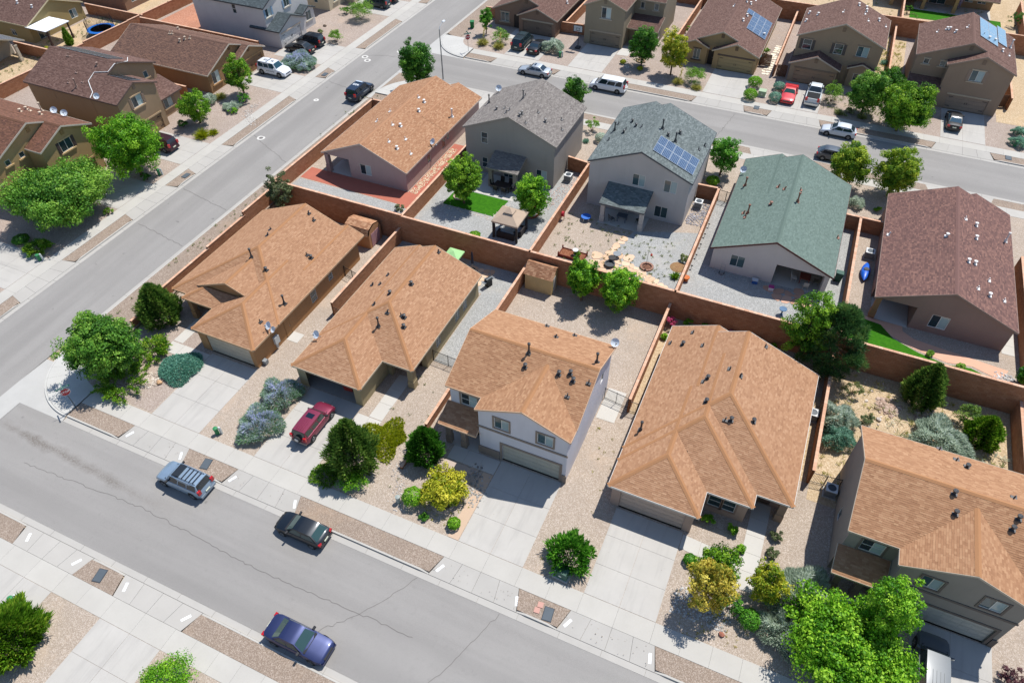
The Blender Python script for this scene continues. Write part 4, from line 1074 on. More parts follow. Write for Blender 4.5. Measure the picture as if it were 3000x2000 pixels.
        if e == 'chrome':
            m = MB(); m.box(X(1.03), -h * .92, .44, X(1.005), h * .92, .66); m.build('rear_step', plain('#b4b8bb', .2, .9), root)
    return root, (r0, r1, zr, X, wr, h)
def text_on(s, size, mat, parent, loc, rot, name='lettering', align='CENTER'):
    cu = bpy.data.curves.new(name, 'FONT'); cu.body = s; cu.size = size; cu.align_x = align; cu.align_y = 'CENTER'; cu.extrude = .002; cu.offset = size * .012
    o = bpy.data.objects.new(name, cu); COL.objects.link(o); me = bpy.data.meshes.new_from_object(o); bpy.data.objects.remove(o); bpy.data.curves.remove(cu)
    me.name = name; me.materials.clear(); me.materials.append(mat); q = put(name, me, parent, loc); q.rotation_euler = rot; return q

# ------------------------------------------------------------------ measured plan of the place (metres)
DATA={'houses':[{'name':'single_storey_house','label':'single storey house with tan hip roof on the street corner lot','loc':(-44.75,40.3,0.0),'wings':[(-6.25,-7.0,6.25,7.0,2.7,'y','h','g'),(-0.75,-10.55,6.25,-0.3,2.7,'y','h','g'),(-4.45,-7.65,5.05,-0.3,2.7,'y','h','g'),(-4.95,-6.0,5.15,3.7,2.7,'y','g','g'),(2.55,-0.3,6.25,7.6,2.7,'y','g','g')],
'walls':[((-5.95,-6.0,5.91,6.7),0,[('E',-1.75,-0.85,0.75,2.05,'win',{'grid':1,'single':1,'p':1}),('E',1.3,2.0,1.2,2.0,'win',{'grid':1,'single':1,'p':1}),('E',-6.05,-5.25,0.0,2.1,'door',{'col':'#c9b8a2'}),('S',-4.25,-2.85,0.6,1.95,'win',{'p':2})]),((-0.45,-10.32,5.89,-4.3),1,[('S',0.45,5.4,0.0,2.1,'gar',{'col':'#b3a692'})]),((-3.65,-5.85,3.85,-2.3),3,[])],
'roof':('#906a50','#a67e60','#b99374'),'wall':'#a87f58','vents':[('t',0.012,-1.943),('k',2.097,-2.626),('g',0.939,6.085),('g',1.732,5.674),('p',3.69,1.474),('k',4.183,1.444),('t',5.394,-4.699),('g',-0.359,1.151),('p',-0.948,2.29),('p',4.982,-7.71)],
'dish':[(6.1,-7.764,-0.4,1)],
'seed':3,'fascia':'#b49473','cap':'#a17552','posts':[('porch_post','#9c7a58',-4.2,-7.45,0.0,-3.7,-7.0,2.62),('porch_post','#9c7a58',-2.15,-6.9,0.0,-1.75,-6.5,2.62)],
'extra':[('electric_meter','#c2c2be',[(5.91,-7.8,0.75,6.15,-7.2,1.6),(5.91,-7.68,0.2,6.05,-7.45,0.74)]),('gas_meter','#8a8c8c',[(5.91,-9.8,0.1,6.3,-9.4,0.5)])]},
{'name':'single_storey_house','label':'single storey house with tan hip roof and open garage,burgundy SUV in front','loc':(-29.4,40.2,0.0),'wings':[(-5.0,-6.9,5.0,6.9,2.7,'y','h','g'),(-5.0,-10.5,2.0,-0.2,2.7,'y','h','g'),(-5.0,-0.2,1.0,7.25,2.7,'y','g','g')],
'walls':[((-4.8,-4.0,4.67,6.65),0,[('E',-2.15,-1.3,0.85,2.05,'win',{'p':3}),('E',1.65,2.55,0.75,2.05,'win',{'p':1}),('E',3.3,4.1,0.75,2.0,'win',{'p':1}),('S',3.2,4.1,0.0,2.1,'door',{'col':'#5a4030'})]),((-4.8,-10.22,1.7,-4.0),1,[('S',-3.9,1.0,0.0,2.06,'void',{})]),((-4.65,-10.21,1.55,-4.1),(2.55,'S'),[])],
'roof':('#906a50','#a67e60','#b99374'),'wall':'#a29474','vents':[('k',1.84,-2.523),('k',2.312,-3.451),('t',0.195,-4.216),('g',0.393,-2.873),('k',0.554,1.154),('k',-0.593,-0.753),('g',-1.347,-2.324),('g',-3.62,0.774),('p',-2.717,0.836),('p',-2.726,2.308),('p',1.538,-2.538),('g',0.605,6.365)],
'dish':[(-4.531,-6.962,-0.3)],
'seed':10,'fascia':'#b8a78e','cap':'#a17552','posts':[('porch_column','#9c8e70',4.25,-6.7,0.0,4.8,-6.15,2.62),('porch_column','#9c8e70',1.75,-6.0,0.0,2.15,-5.6,2.62)]},
{'name':'two_storey_house','label':'white stucco two storey house with tan roof,third along the front street','loc':(-14.25,35.75,0.0),'wings':[(-5.55,-4.75,5.55,4.75,5.5,'x','g','g'),(-2.35,-6.0,5.53,0.25,5.5,'y','g','g'),(-5.55,-6.4,-2.17,-4.5,2.6,'S')],
'walls':[((-5.3,-4.45,5.3,4.45),0,[('S',-4.35,-2.9,3.5,4.85,'win',{'grid':1,'trim':'#8b7d70','p':2}),('E',-1.85,-1.15,3.6,4.6,'win',{'single':1}),('E',1.85,2.55,3.6,4.6,'win',{'single':1}),('W',-1.15,-0.35,1.0,2.1,'win',{'single':1,'p':1}),('S',-3.5,-2.55,0.0,2.1,'door',{'col':'#4f4640'})]),((-2.1,-5.9,5.33,-0.75),1,[('S',-0.1,4.8,0.0,2.1,'gar',{'trim':'#8b7d70','full':1,'col':'#aaa595'}),('S',-0.75,0.5,4.0,5.25,'win',{'trim':'#8b7d70','p':0}),('S',2.85,4.15,4.0,5.25,'win',{'trim':'#8b7d70','p':0})])],
'roof':('#8d664b','#a57c5d','#bb9472'),'wall':'#c9c6c9','vents':[('t',-0.195,-0.43),('k',-0.033,-1.53),('k',2.699,-1.271),('k',3.53,-0.958),('k',3.934,-1.416),('g',0.786,2.969),('p',-0.586,4.453),('p',1.985,4.285),('t',5.012,0.916),('p',5.117,-1.195),('p',3.948,-2.619)],
'dish':[(5.35,4.626,0.6)],
'seed':17,'fascia':'#c2a285','fas':0.15,'cap':'#a17552','posts':[('porch_post','#8b7d70',-5.1,-6.1,0.0,-4.67,-5.7,2.5),('porch_post','#8b7d70',-3.7,-6.1,0.0,-3.27,-5.7,2.5)],
'extra':[('trim_band','#8b7d70',[(-2.17,-5.96,3.42,5.39,-5.89,3.62)]),('wainscot','#8b7d70',[(-2.2,-5.99,-0.2,-0.35,-5.89,0.95)]),('wainscot','#8b7d70',[(5.05,-5.99,-0.2,5.4,-5.89,0.95)])]},
{'name':'two_storey_house','label':'grey stucco two storey house with tan roof behind the big green tree','loc':(16.2,35.3,0.0),'wings':[(-5.55,-4.75,5.55,4.75,5.5,'x','g','g'),(-2.35,-6.0,5.53,0.25,5.5,'y','g','g'),(-5.55,-6.4,-2.17,-4.5,2.6,'S')],
'walls':[((-5.3,-4.45,5.3,4.45),0,[('S',-4.35,-2.9,3.5,4.85,'win',{'grid':1,'trim':'#6f655c','p':2}),('E',-1.85,-1.15,3.6,4.6,'win',{'single':1}),('E',1.85,2.55,3.6,4.6,'win',{'single':1}),('W',-1.15,-0.35,1.0,2.1,'win',{'single':1,'p':1}),('S',-3.5,-2.55,0.0,2.1,'door',{'col':'#4f4640'})]),((-2.1,-5.9,5.33,-0.75),1,[('S',-0.1,4.8,0.0,2.1,'gar',{'trim':'#6f655c','full':1,'col':'#a8a59a'}),('S',-0.75,0.5,4.0,5.25,'win',{'trim':'#6f655c','p':0}),('S',2.85,4.15,4.0,5.25,'win',{'trim':'#6f655c','p':0})])],
'roof':('#8d664b','#a57c5d','#bb9472'),'wall':'#8d867c','vents':[('k',0.097,-0.406),('k',0.372,-1.597),('k',1.37,3.276),('p',0.794,3.84),('p',-0.19,4.7),('p',3.798,0.976),('k',3.933,-0.683),('k',3.689,-1.421)],
'dish':[],
'seed':24,'fascia':'#a79a88','fas':0.15,'cap':'#a17552','posts':[('porch_post','#6f655c',-5.1,-6.1,0.0,-4.67,-5.7,2.5),('porch_post','#6f655c',-3.7,-6.1,0.0,-3.27,-5.7,2.5)],
'extra':[('trim_band','#6f655c',[(-2.17,-5.96,3.42,5.39,-5.89,3.62)]),('wainscot','#6f655c',[(-2.2,-5.99,-0.2,-0.35,-5.89,0.95)]),('wainscot','#6f655c',[(5.05,-5.99,-0.2,5.4,-5.89,0.95)])]},
{'name':'single_storey_house','label':'large single storey house with stepped tan hip roof and pale gutters','loc':(1.065,39.85,0.0),'wings':[(-6.465,-6.95,6.465,6.95,2.7,'y','h','g'),(-6.465,-8.2,3.815,4.15,2.7,'y','h','g'),(-6.465,-10.6,0.415,0.15,2.7,'y','h','g'),(-6.465,0.15,1.385,7.8,2.7,'y','g','g')],
'walls':[((-6.065,-5.55,6.185,6.65),0,[('S',4.235,5.135,0.0,2.1,'door',{'col':'#6a5348'}),('E',0.15,1.15,0.8,2.0,'win',{})]),((-6.115,-7.9,3.535,0.15),1,[('S',0.685,1.655,0.8,2.1,'win',{'grid':1,'single':1,'p':3,'trim':'#8a7468'}),('S',1.735,2.705,0.8,2.1,'win',{'grid':1,'single':1,'p':3,'trim':'#8a7468'})]),((-6.165,-10.35,0.105,-3.85),2,[('S',-5.465,-0.515,0.0,2.1,'gar',{'col':'#ad998a'})])],
'roof':('#906a50','#a67e60','#b99374'),'wall':'#a58e80','vents':[('t',-5.69,-4.958),('k',-1.583,-1.538),('g',0.307,1.685),('k',-2.045,1.099),('p',-2.253,0.669),('p',-0.598,2.236),('k',-4.958,5.271),('p',-4.463,6.835),('p',-6.005,5.421),('p',-3.263,5.091),('p',1.601,6.416),('k',2.19,-1.804),('k',0.582,-2.441),('p',0.175,-2.544)],
'dish':[],
'seed':31,'fascia':'#c8c2b8','cap':'#a17552','posts':[('porch_post','#98826f',5.635,-6.75,0.0,6.185,-6.25,2.62)]},
{'name':'single_storey_house','label':'single storey house with orange tan roof and mauve walls,westmost of the middle row','loc':(-44.636,66.917,1.6),'wings':[(-5.728,-9.062,5.727,9.062,2.61,'y'),(-0.798,0.749,5.776,10.416,2.61,'y')],
'walls':[((-5.438,-8.821,5.486,8.773),0,[('S',-0.701,0.797,0.822,2.175,'win',{}),('S',-5.099,-2.151,0.0,2.32,'void',{}),('W',-8.482,-5.824,0.0,2.32,'void',{}),('E',-3.891,-3.117,0.87,1.933,'win',{'single':1,'p':3}),('E',-0.217,0.653,0.773,1.933,'win',{'single':1,'p':3}),('E',1.039,1.716,1.353,2.03,'win',{'single':1,'p':3}),('E',5.583,6.162,0.773,1.933,'win',{'single':1,'p':3})]),((-0.508,2.683,5.466,10.126),1,[]),((-5.389,-8.772,-2.151,-5.631),(2.417,'SW'),[('N',-4.278,-2.924,0.0,1.982,'slid',{})])],
'roof':('#8b644a','#a57b5d','#bf9b7b'),'wall':'#ae9891','vents':[('k',1.381,3.278),('k',1.742,1.25),('t',4.891,3.794),('k',3.126,-6.44),('k',1.575,-2.838),('p',0.832,-3.407),('g',-1.467,-3.058),('p',0.506,3.457),('p',1.941,-6.203),('p',3.001,-4.321),('p',4.542,-5.943),('p',-1.071,-0.634)],
'dish':[(5.726,-2.525,-0.5)],
'seed':38,'fascia':'#b3a396','ventcol':'#d8d3cc','posts':[('patio_post','#a08b84',-5.486,-8.898,0.0,-5.003,-8.434,2.417)]},
{'name':'two_storey_house','label':'grey two storey house with weathered grey roof,beige gazebo behind it','loc':(-29.628,70.228,1.6),'wings':[(-5.752,-4.978,5.752,4.978,5.413,'y'),(-1.692,-7.492,2.175,-4.737,2.513,'S','g','g',0.3)],
'walls':[((-5.51,-4.882,5.558,4.688),0,[('S',-3.48,-2.658,3.818,5.22,'win',{'single':1,'grid':1,'p':1}),('S',-3.48,-2.755,0.628,1.982,'win',{'single':1,'grid':1,'p':3}),('S',3.383,4.737,0.628,2.03,'win',{'p':2}),('S',-0.725,0.532,0.0,1.933,'slid',{})])],
'roof':('#655f5b','#7d7670','#958e87'),'wall':'#989189','vents':[('t',-5.108,0.784),('t',-0.236,-0.271),('p',-0.325,0.529),('k',-2.841,-1.925),('g',-0.889,-3.594),('p',-1.661,-2.172),('p',-0.697,-3.026),('k',0.805,-3.701),('k',0.829,-3.147),('p',1.994,-1.278),('p',4.405,-0.014),('k',3.236,-2.029),('p',1.719,-4.228),('p',5.1,-1.636)],
'dish':[(-5.236,3.84,0.3)],
'seed':45,'fascia':'#8a8279','ventcol':'#6e6a66','posts':[('patio_post','#8f887f',-1.498,-7.347,0.0,-1.063,-6.912,2.513),('patio_post','#8f887f',1.547,-7.347,0.0,1.982,-6.912,2.513)]},
{'name':'two_storey_house','label':'pale grey two storey house with dark slate roof carrying solar panels','loc':(-14.113,69.793,1.6),'wings':[(-5.703,-5.607,5.703,5.607,5.413,'y'),(-5.703,-0.193,1.837,6.96,5.413,'y'),(-3.142,-8.507,1.788,-5.365,2.513,'S','g','g',0.3)],
'walls':[((-5.462,-5.51,5.462,5.317),0,[('S',-0.628,0.773,3.625,5.027,'win',{'p':0}),('S',2.803,4.205,3.673,5.123,'win',{'p':0}),('S',2.223,3.673,0.387,1.788,'win',{'p':3}),('S',-1.547,0.193,0.0,1.933,'slid',{})]),((-5.413,-0.193,1.547,6.67),1,[])],
'roof':('#4f5655','#69706e','#868d8b'),'wall':'#b4afaa','vents':[('t',-4.854,0.871),('p',-4.894,2.478),('k',-3.314,2.388),('p',-4.774,-1.374),('k',-3.522,-0.138),('k',-2.516,1.026),('p',-1.752,0.556),('t',0.572,0.272),('k',1.407,-0.355),('k',2.347,1.295),('t',2.317,-0.551),('p',-3.487,0.539),('g',5.13,1.876),('p',4.763,0.613)],
'dish':[],
'seed':52,'fascia':'#4c4f52','ventcol':'#3c3f40','posts':[('patio_post','#b1aca6',-2.997,-8.362,0.0,-2.562,-7.927,2.513),('patio_post','#b1aca6',1.305,-8.362,0.0,1.74,-7.927,2.513)],
'solar':[(0.822,-4.35,0.909,1.566,5,2,(),'pv')]},
{'name':'single_storey_house','label':'single storey house with plain green roof and cream walls','loc':(1.184,66.797,1.6),'wings':[(-5.824,-8.41,5.824,8.41,2.61,'y'),(-5.824,0.87,1.522,9.28,2.61,'y')],
'walls':[((-5.534,-8.168,5.534,8.12),0,[('S',-3.746,-2.344,0.87,2.223,'win',{'p':1}),('S',0.604,5.099,0.0,2.368,'void',{})]),((-5.486,2.803,1.232,8.99),1,[]),((0.604,-8.12,5.099,-5.027),(2.417,'S'),[('N',0.846,2.296,0.0,1.933,'slid',{})])],
'roof':('#5b6961','#67766d','#738279'),'wall':'#cabfb6','vents':[('t',-4.799,3.076),('g',-1.437,1.942),('g',-0.779,1.338),('k',-1.634,-1.417),('p',0.708,1.801),('t',0.742,-0.414),('g',-3.925,-2.603),('t',-3.549,-2.672),('p',-3.594,-3.477),('p',5.398,-2.086)],
'dish':[(-5.524,5.915,-0.3)],
'seed':59,'fascia':'#54302b','ventcol':'#7d5340','cap':'#5f6e65'},
{'name':'single_storey_house','label':'single storey house with mottled brown roof and curved lawn behind it','loc':(16.651,66.217,1.6),'wings':[(-5.873,-8.99,5.872,8.99,2.61,'y'),(-1.764,1.45,5.872,9.86,2.61,'y')],
'walls':[((-5.631,-8.748,5.631,8.7),0,[('S',-5.196,-2.199,0.0,2.417,'void',{}),('S',-0.798,0.701,0.677,2.127,'win',{'frame':'#dcdad4'}),('W',-8.362,-5.703,0.0,2.417,'void',{})]),((-1.474,3.383,5.582,9.57),1,[]),((-5.583,-8.7,-2.199,-5.413),(2.465,'SW'),[('N',-4.568,-2.924,0.0,1.933,'slid',{})])],
'roof':('#564340','#745750','#977264'),'wall':'#967c70','vents':[('g',-5.406,1.022),('k',-0.842,0.043),('k',1.873,1.466),('t',5.102,4.274),('k',1.039,-3.164),('k',1.706,-2.847),('p',3.079,-4.087),('p',1.955,-6.341),('k',3.096,-6.323),('p',4.552,-5.692),('p',0.755,3.68),('k',1.9,3.717)],
'dish':[],
'seed':66,'fascia':'#8a7468','ventcol':'#d3cdc6','posts':[('patio_post','#9a7456',-5.65,-8.777,0.0,-5.196,-8.313,2.513)]},
{'name':'single_storey_house','label':'brown single storey house on the far corner,teal minivan in front','loc':(-44.515,112.423,1.6),'wings':[(-5.752,-7.443,5.752,7.443,2.61,'y'),(-1.015,-8.603,5.752,-0.29,2.61,'y')],
'walls':[((-5.462,-7.202,5.462,7.153),0,[('S',-4.398,-2.948,0.725,2.127,'win',{'head':'#a39684','sill':'#a39684'}),('S',-2.078,-1.112,0.0,2.03,'door',{'col':'#2f2622'})]),((-0.725,-8.41,5.442,-2.223),1,[('S',-0.048,4.882,0.0,1.982,'gar',{'hw':1,'trim':'#a89a86','col':'#6f5e50'})])],
'roof':('#54403a','#6d544b','#836a60'),'wall':'#826a5a','vents':[('k',4.893,-2.084)],
'dish':[],
'seed':73,'fascia':'#a09080','ventcol':'#d5cfc8','extra':[('gable_vent','#6d5a4c',[(2.156,-8.468,3.093,2.581,-8.4,3.625)]),('gable_vent','#6d5a4c',[(-0.213,-7.26,4.012,0.213,-7.192,4.543)])]},
{'name':'two_storey_house','label':'greige two storey house with garage in front,white minivan at the kerb','loc':(-29.145,113.583,1.6),'wings':[(-5.558,-4.35,5.558,4.35,5.703,'x'),(-5.558,-9.57,1.063,0.483,5.703,'y'),(0.87,-7.637,5.655,-4.012,2.61,'S','g','g',0.25)],
'walls':[((-5.172,-4.06,5.365,4.157),0,[('S',1.692,2.32,4.35,5.268,'win',{'single':1,'head':'#a89c8a','sill':'#a89c8a','p':2}),('S',3.818,4.495,4.35,5.317,'win',{'single':1,'head':'#a89c8a','sill':'#a89c8a','p':0})]),((-5.268,-9.377,0.822,-1.45),1,[('S',-2.755,-1.305,4.108,5.655,'win',{'head':'#b0a593','sill':'#b0a593'}),('S',-4.302,0.435,0.0,1.982,'gar',{'hw':1,'trim':'#a89a86','col':'#7f7260'})]),((0.841,-5.897,5.346,-3.383),2.513,[('S',1.692,2.562,0.0,2.03,'door',{'col':'#2b2420'}),('E',-5.317,-4.543,0.773,1.933,'win',{'single':1})])],
'roof':('#54403a','#6d544b','#836a60'),'wall':'#90846f','vents':[],
'dish':[],
'seed':80,'fascia':'#948874','ventcol':'#d5cfc8','extra':[('gable_vent','#7a6e5e',[(-2.484,-9.435,6.187,-2.059,-9.367,6.718)])]},
{'name':'single_storey_house','label':'tan single storey house with thirteen solar panels on its brown roof','loc':(-13.751,113.487,1.6),'wings':[(-5.727,-9.28,5.727,9.28,2.61,'y'),(-0.942,-10.247,5.727,-3.287,2.61,'y'),(-5.727,-9.763,-1.474,-4.253,2.61,'y')],
'walls':[((-5.486,-8.99,5.486,8.99),0,[('S',-1.571,-0.798,0.0,2.03,'door',{'col':'#2b2420'})]),((-0.653,-10.053,5.466,-5.22),1,[('S',0.121,5.051,0.0,1.982,'gar',{'hw':1,'trim':'#5f5148','col':'#a08a62'})]),((-5.438,-9.473,-1.716,-5.22),2,[('S',-3.649,-2.683,0.628,2.127,'win',{'head':'#5f5148','sill':'#5f5148'})])],
'roof':('#54403a','#6d544b','#836a60'),'wall':'#a08763','vents':[('k',1.706,-0.496),('k',1.542,-2.701),('k',0.73,3.837),('k',1.385,3.965),('g',-0.632,1.256),('k',5.004,-2.995),('p',1.725,6.113)],
'dish':[],
'seed':87,'fascia':'#a99c8a','ventcol':'#dcd7cf','extra':[('gable_vent','#6a5846',[(2.18,-10.111,2.997,2.605,-10.044,3.528)]),('gable_vent','#6a5846',[(-0.189,-9.048,4.012,0.237,-8.98,4.543)])],
'solar':[(2.441,-4.35,0.986,1.605,3,4,(),'pv'),(1.455,0.464,0.986,1.605,1,1,(),'pv')]},
{'name':'two_storey_house','label':'tan two storey house with dark shutters,red car on its driveway','loc':(1.692,110.49,1.6),'wings':[(-5.752,-5.123,5.752,5.123,5.703,'y'),(-5.703,-7.057,1.112,-2.223,2.61,'y'),(1.885,-5.51,5.462,-3.19,2.61,'y')],
'walls':[((-5.51,-4.882,5.51,4.833),0,[('S',-4.688,-3.528,3.915,5.268,'win',{'shut':'#544a44','head':'#8e7a68','p':2,'grid':1,'single':1}),('S',-0.532,0.58,3.915,5.317,'win',{'shut':'#544a44','head':'#8e7a68','p':2,'grid':1,'single':1}),('S',2.368,3.867,4.06,5.413,'win',{'head':'#8e7a68','sill':'#8e7a68'})]),((-5.413,-6.863,0.822,-4.157),1,[('S',-4.688,0.628,0.0,2.03,'gar',{'hw':1,'trim':'#7d6a5a','col':'#93785f'})]),((2.175,-5.268,5.172,-4.157),2,[('S',2.948,4.302,0.87,1.933,'win',{})])],
'roof':('#54403a','#6d544b','#836a60'),'wall':'#94806a','vents':[('k',-5.182,2.49),('k',-3.956,1.011),('k',-5.222,-0.584),('p',-0.753,-0.27),('k',0.919,3.17),('k',2.022,3.831),('k',2.116,2.85),('p',1.97,1.616),('p',2.606,0.055),('k',4.062,2.355),('p',5.109,1.822)],
'dish':[],
'seed':94,'fascia':'#a69a8a','ventcol':'#dcd7cf','extra':[('gable_vent','#7d6a58',[(-0.213,-4.94,6.96,0.213,-4.872,7.492)]),('gable_vent','#7d6a58',[(-2.484,-6.921,3.093,-2.059,-6.854,3.625)])]},
{'name':'two_storey_house','label':'tan two storey house with blue solar heating panels,black sedan in front','loc':(17.11,110.635,1.6),'wings':[(-5.897,-5.365,5.897,5.365,5.703,'y'),(-2.127,-7.008,5.848,-0.435,5.703,'y'),(-5.8,-7.298,-1.692,-4.93,2.513,'S','g','g',0.3)],
'walls':[((-5.655,-5.172,5.655,5.075),0,[('S',-4.737,-4.06,4.64,5.317,'win',{'single':1,'head':'#ab9b86','sill':'#ab9b86','p':3}),('S',-2.755,-2.078,4.64,5.317,'win',{'single':1,'head':'#ab9b86','sill':'#ab9b86','p':1}),('S',-3.383,-2.417,0.0,2.03,'door',{'col':'#2b2420'})]),((-1.837,-6.815,5.636,-1.402),1,[('S',0.967,2.465,4.06,5.462,'win',{'head':'#b3a28c','sill':'#b3a28c','shut':'#8d7868'}),('S',-0.483,4.35,0.0,1.933,'gar',{'hw':1,'trim':'#b3a28c','col':'#8f7b6a'})])],
'roof':('#54403a','#6d544b','#836a60'),'wall':'#947f6c','vents':[('p',-3.792,0.893),('k',-2.82,1.119),('k',-2.512,0.897),('k',-1.893,-0.535),('p',-0.624,0.365),('k',2.998,-0.223),('k',2.144,-0.773),('k',3.976,-2.144),('t',5.262,0.96),('p',4.91,-2.187),('p',1.417,-0.402)],
'dish':[],
'seed':101,'fascia':'#8d7a6c','ventcol':'#d5cfc8','extra':[('gable_vent','#7d6a5a',[(1.624,-6.873,6.283,2.049,-6.805,6.815)]),('gable_vent','#7d6a5a',[(-0.213,-5.23,7.153,0.213,-5.162,7.685)])],
'posts':[('porch_post','#8f7a66',-5.51,-7.105,0.0,-5.123,-6.718,2.465)],
'solar':[(0.87,-1.788,1.257,3.287,2,2,(),'#5d7f98'),(3.48,-0.048,1.257,2.9,1,2,(),'#5d7f98')]},
{'name':'two_storey_house','label':'tan two storey house with reddish brown roof,nearest of the west row','loc':(-86.282,43.783,0.614),'wings':[(-7.503,-5.676,7.503,5.676,5.825,'x'),(-2.567,-1.58,9.971,5.676,5.825,'x'),(7.009,-5.676,9.576,-1.728,2.665,'E','g','g',0.25)],
'walls':[((-7.207,-5.38,7.207,5.38),0,[('E',-4.146,-3.505,4.887,5.528,'win',{'single':1,'sill':'#b89a6e','p':3}),('E',-2.32,-1.678,4.887,5.528,'win',{'single':1,'sill':'#b89a6e','p':3}),('E',-4.689,-3.11,0.79,2.073,'win',{})]),((-0.592,-1.283,9.675,5.331),1,[('E',1.037,2.616,4.344,5.676,'win',{'shut':'#4b3c38','sill':'#bfa377','head':'#bfa377'}),('E',-0.049,4.294,0.0,2.073,'gar',{'hw':1,'trim':'#b89a6e','col':'#a08358'})])],
'roof':('#553d37','#70503f','#8b6152'),'wall':'#ac9065','vents':[('k',2.228,3.014),('k',1.335,4.305),('k',4.266,3.895),('t',2.53,5.281),('p',2.157,4.121)],
'dish':[(4.403,5.568,0.8),(6.148,5.505,0.8)],
'seed':108,'found':-1.2,'fascia':'#b5aa9a','ventcol':'#c9b49c','extra':[('gable_vent','#94784f',[(9.665,1.807,6.219,9.734,2.241,6.762)]),('gable_vent','#94784f',[(7.197,-0.217,7.009,7.266,0.217,7.552)])],
'posts':[('porch_post','#a48860',9.082,-5.38,-0.296,9.477,-4.985,2.567),('porch_post','#a48860',9.082,-2.32,-0.296,9.477,-1.925,2.567)]},
{'name':'two_storey_house','label':'two storey house with brown roof and black solar mats,west row','loc':(-86.302,58.987,1.006),'wings':[(-5.727,-5.532,5.727,5.532,5.776,'x'),(-3.769,-5.532,10.035,1.224,5.776,'x'),(5.042,1.371,8.616,5.727,2.643,'E','g','g',0.35)],
'walls':[((-5.434,-5.287,5.434,5.238),0,[('S',-1.028,-0.392,4.112,5.336,'win',{'single':1,'grid':1,'p':3}),('E',3.28,3.965,4.406,5.287,'win',{'single':1,'sill':'#ab9274'})]),((-2.79,-5.267,9.839,0.93),1,[('S',4.259,5.434,4.014,5.336,'win',{'p':2}),('E',-3.182,-1.615,4.161,5.532,'win',{'shut':'#84705f','sill':'#b79d7d','head':'#b79d7d'}),('E',-3.965,0.147,0.0,2.056,'gar',{'hw':1,'trim':'#b79d7d','col':'#94785a'})]),((4.063,1.469,8.322,5.434),2,[('E',2.399,3.867,1.126,2.399,'win',{'shut':'#8a7562','sill':'#b79d7d'})])],
'roof':('#54403a','#6d544b','#836a60'),'wall':'#a0866a','vents':[('k',3.344,-1.053),('p',1.189,-2.634),('p',1.126,-4.195),('p',3.067,-3.659),('t',2.735,-4.5),('p',-1.906,-0.714),('p',-1.734,-0.678)],
'dish':[(7.112,-5.44,0.5)],
'seed':115,'found':-1.2,'fascia':'#5c4a42','ventcol':'#8a7164','conduit':[(2.894,3.882),(5.725,1.52),(5.72,-0.406),(5.644,-1.657),(3.721,-2.126),(3.777,-2.948),(3.809,-3.432),(4.751,-4.149),(5.576,-4.72),(5.805,-5.531)],
'extra':[('gable_vent','#8a7564',[(9.83,-2.369,6.266,9.898,-1.938,6.804)])],
'solar':[(-4.748,0.343,1.224,2.252,7,1,(),'#1b2026'),(5.825,-1.811,1.126,1.566,3,1,(),'#1b2026')]},
{'name':'single_storey_house','label':'single storey house with mottled brown roof,white marked SUV on its driveway','loc':(-85.214,73.755,1.387),'wings':[(-8.983,-5.487,8.983,5.487,2.622,'x'),(-2.185,-0.825,10.148,5.584,2.622,'x')],
'walls':[((-8.691,-5.195,8.691,5.195),0,[('E',-4.467,-3.01,0.874,2.476,'win',{'sill':'#a58058'}),('E',-2.282,-1.408,0.0,2.039,'door',{'col':'#3a2c24'})]),((1.699,-0.534,9.857,5.292),1,[('E',0.049,4.807,0.0,2.039,'gar',{'hw':1,'trim':'#a9855c','col':'#8d6c4c'})])],
'roof':('#53423c','#70564a','#8a6a58'),'wall':'#9c7a57','vents':[('g',-1.353,-0.345),('g',-0.935,-0.257),('k',-4.092,3.709),('k',1.137,-1.202),('k',1.697,-0.696),('g',2.42,-0.418)],
'dish':[],
'seed':122,'found':-1.2,'fascia':'#b9ac9a','ventcol':'#b8a48e','extra':[('gable_vent','#6f553c',[(8.682,-0.214,3.982,8.75,0.214,4.516)]),('gable_vent','#6f553c',[(9.847,2.166,3.059,9.915,2.593,3.593)])]},
{'name':'two_storey_house','label':'white two storey house with charcoal roof and blue shutters,two dark cars in front','loc':(-84.825,89.223,1.6),'wings':[(-7.008,-5.51,7.008,5.51,5.703,'x'),(3.625,-5.607,9.135,1.257,2.61,'x'),(5.558,1.547,8.265,4.978,2.61,'x')],
'walls':[((-6.815,-5.268,6.718,5.22),0,[('E',-4.833,-3.577,4.06,5.268,'win',{'shut':'#7c93a6','sill':'#b5ac9c'}),('E',-0.387,0.87,4.06,5.22,'win',{'shut':'#7c93a6','sill':'#b5ac9c'}),('S',0.822,1.547,4.06,5.413,'win',{'single':1,'grid':1,'p':3})]),((3.625,-5.317,8.845,0.967),1,[('E',-4.737,-0.193,0.0,1.982,'gar',{'hw':1,'trim':'#cdb8a2','col':'#c4c0ba'})]),((5.558,1.837,8.023,4.688),2,[('E',2.562,3.915,1.16,2.513,'win',{'sill':'#bdb3a2'})])],
'roof':('#3f4547','#525a5c','#677072'),'wall':'#c2bdb8','vents':[],
'dish':[],
'seed':129,'found':-1.2,'fascia':'#3a3d40'},
{'name':'two_storey_house','label':'cream two storey house cut by the top edge of the picture','loc':(-84.583,104.545,1.6),'wings':[(-7.25,-5.655,7.25,5.655,5.703,'x'),(3.383,-1.112,9.183,5.752,2.61,'x')],
'walls':[((-7.057,-5.365,6.96,5.365),0,[('E',-4.012,-2.852,0.967,2.223,'win',{'sill':'#b5a88f'}),('S',3.963,4.737,0.967,2.127,'win',{'single':1})]),((3.383,-0.822,8.893,5.462),1,[('E',0.048,4.688,0.0,1.982,'gar',{'hw':1,'trim':'#c4b69c','col':'#b9ad94'})])],
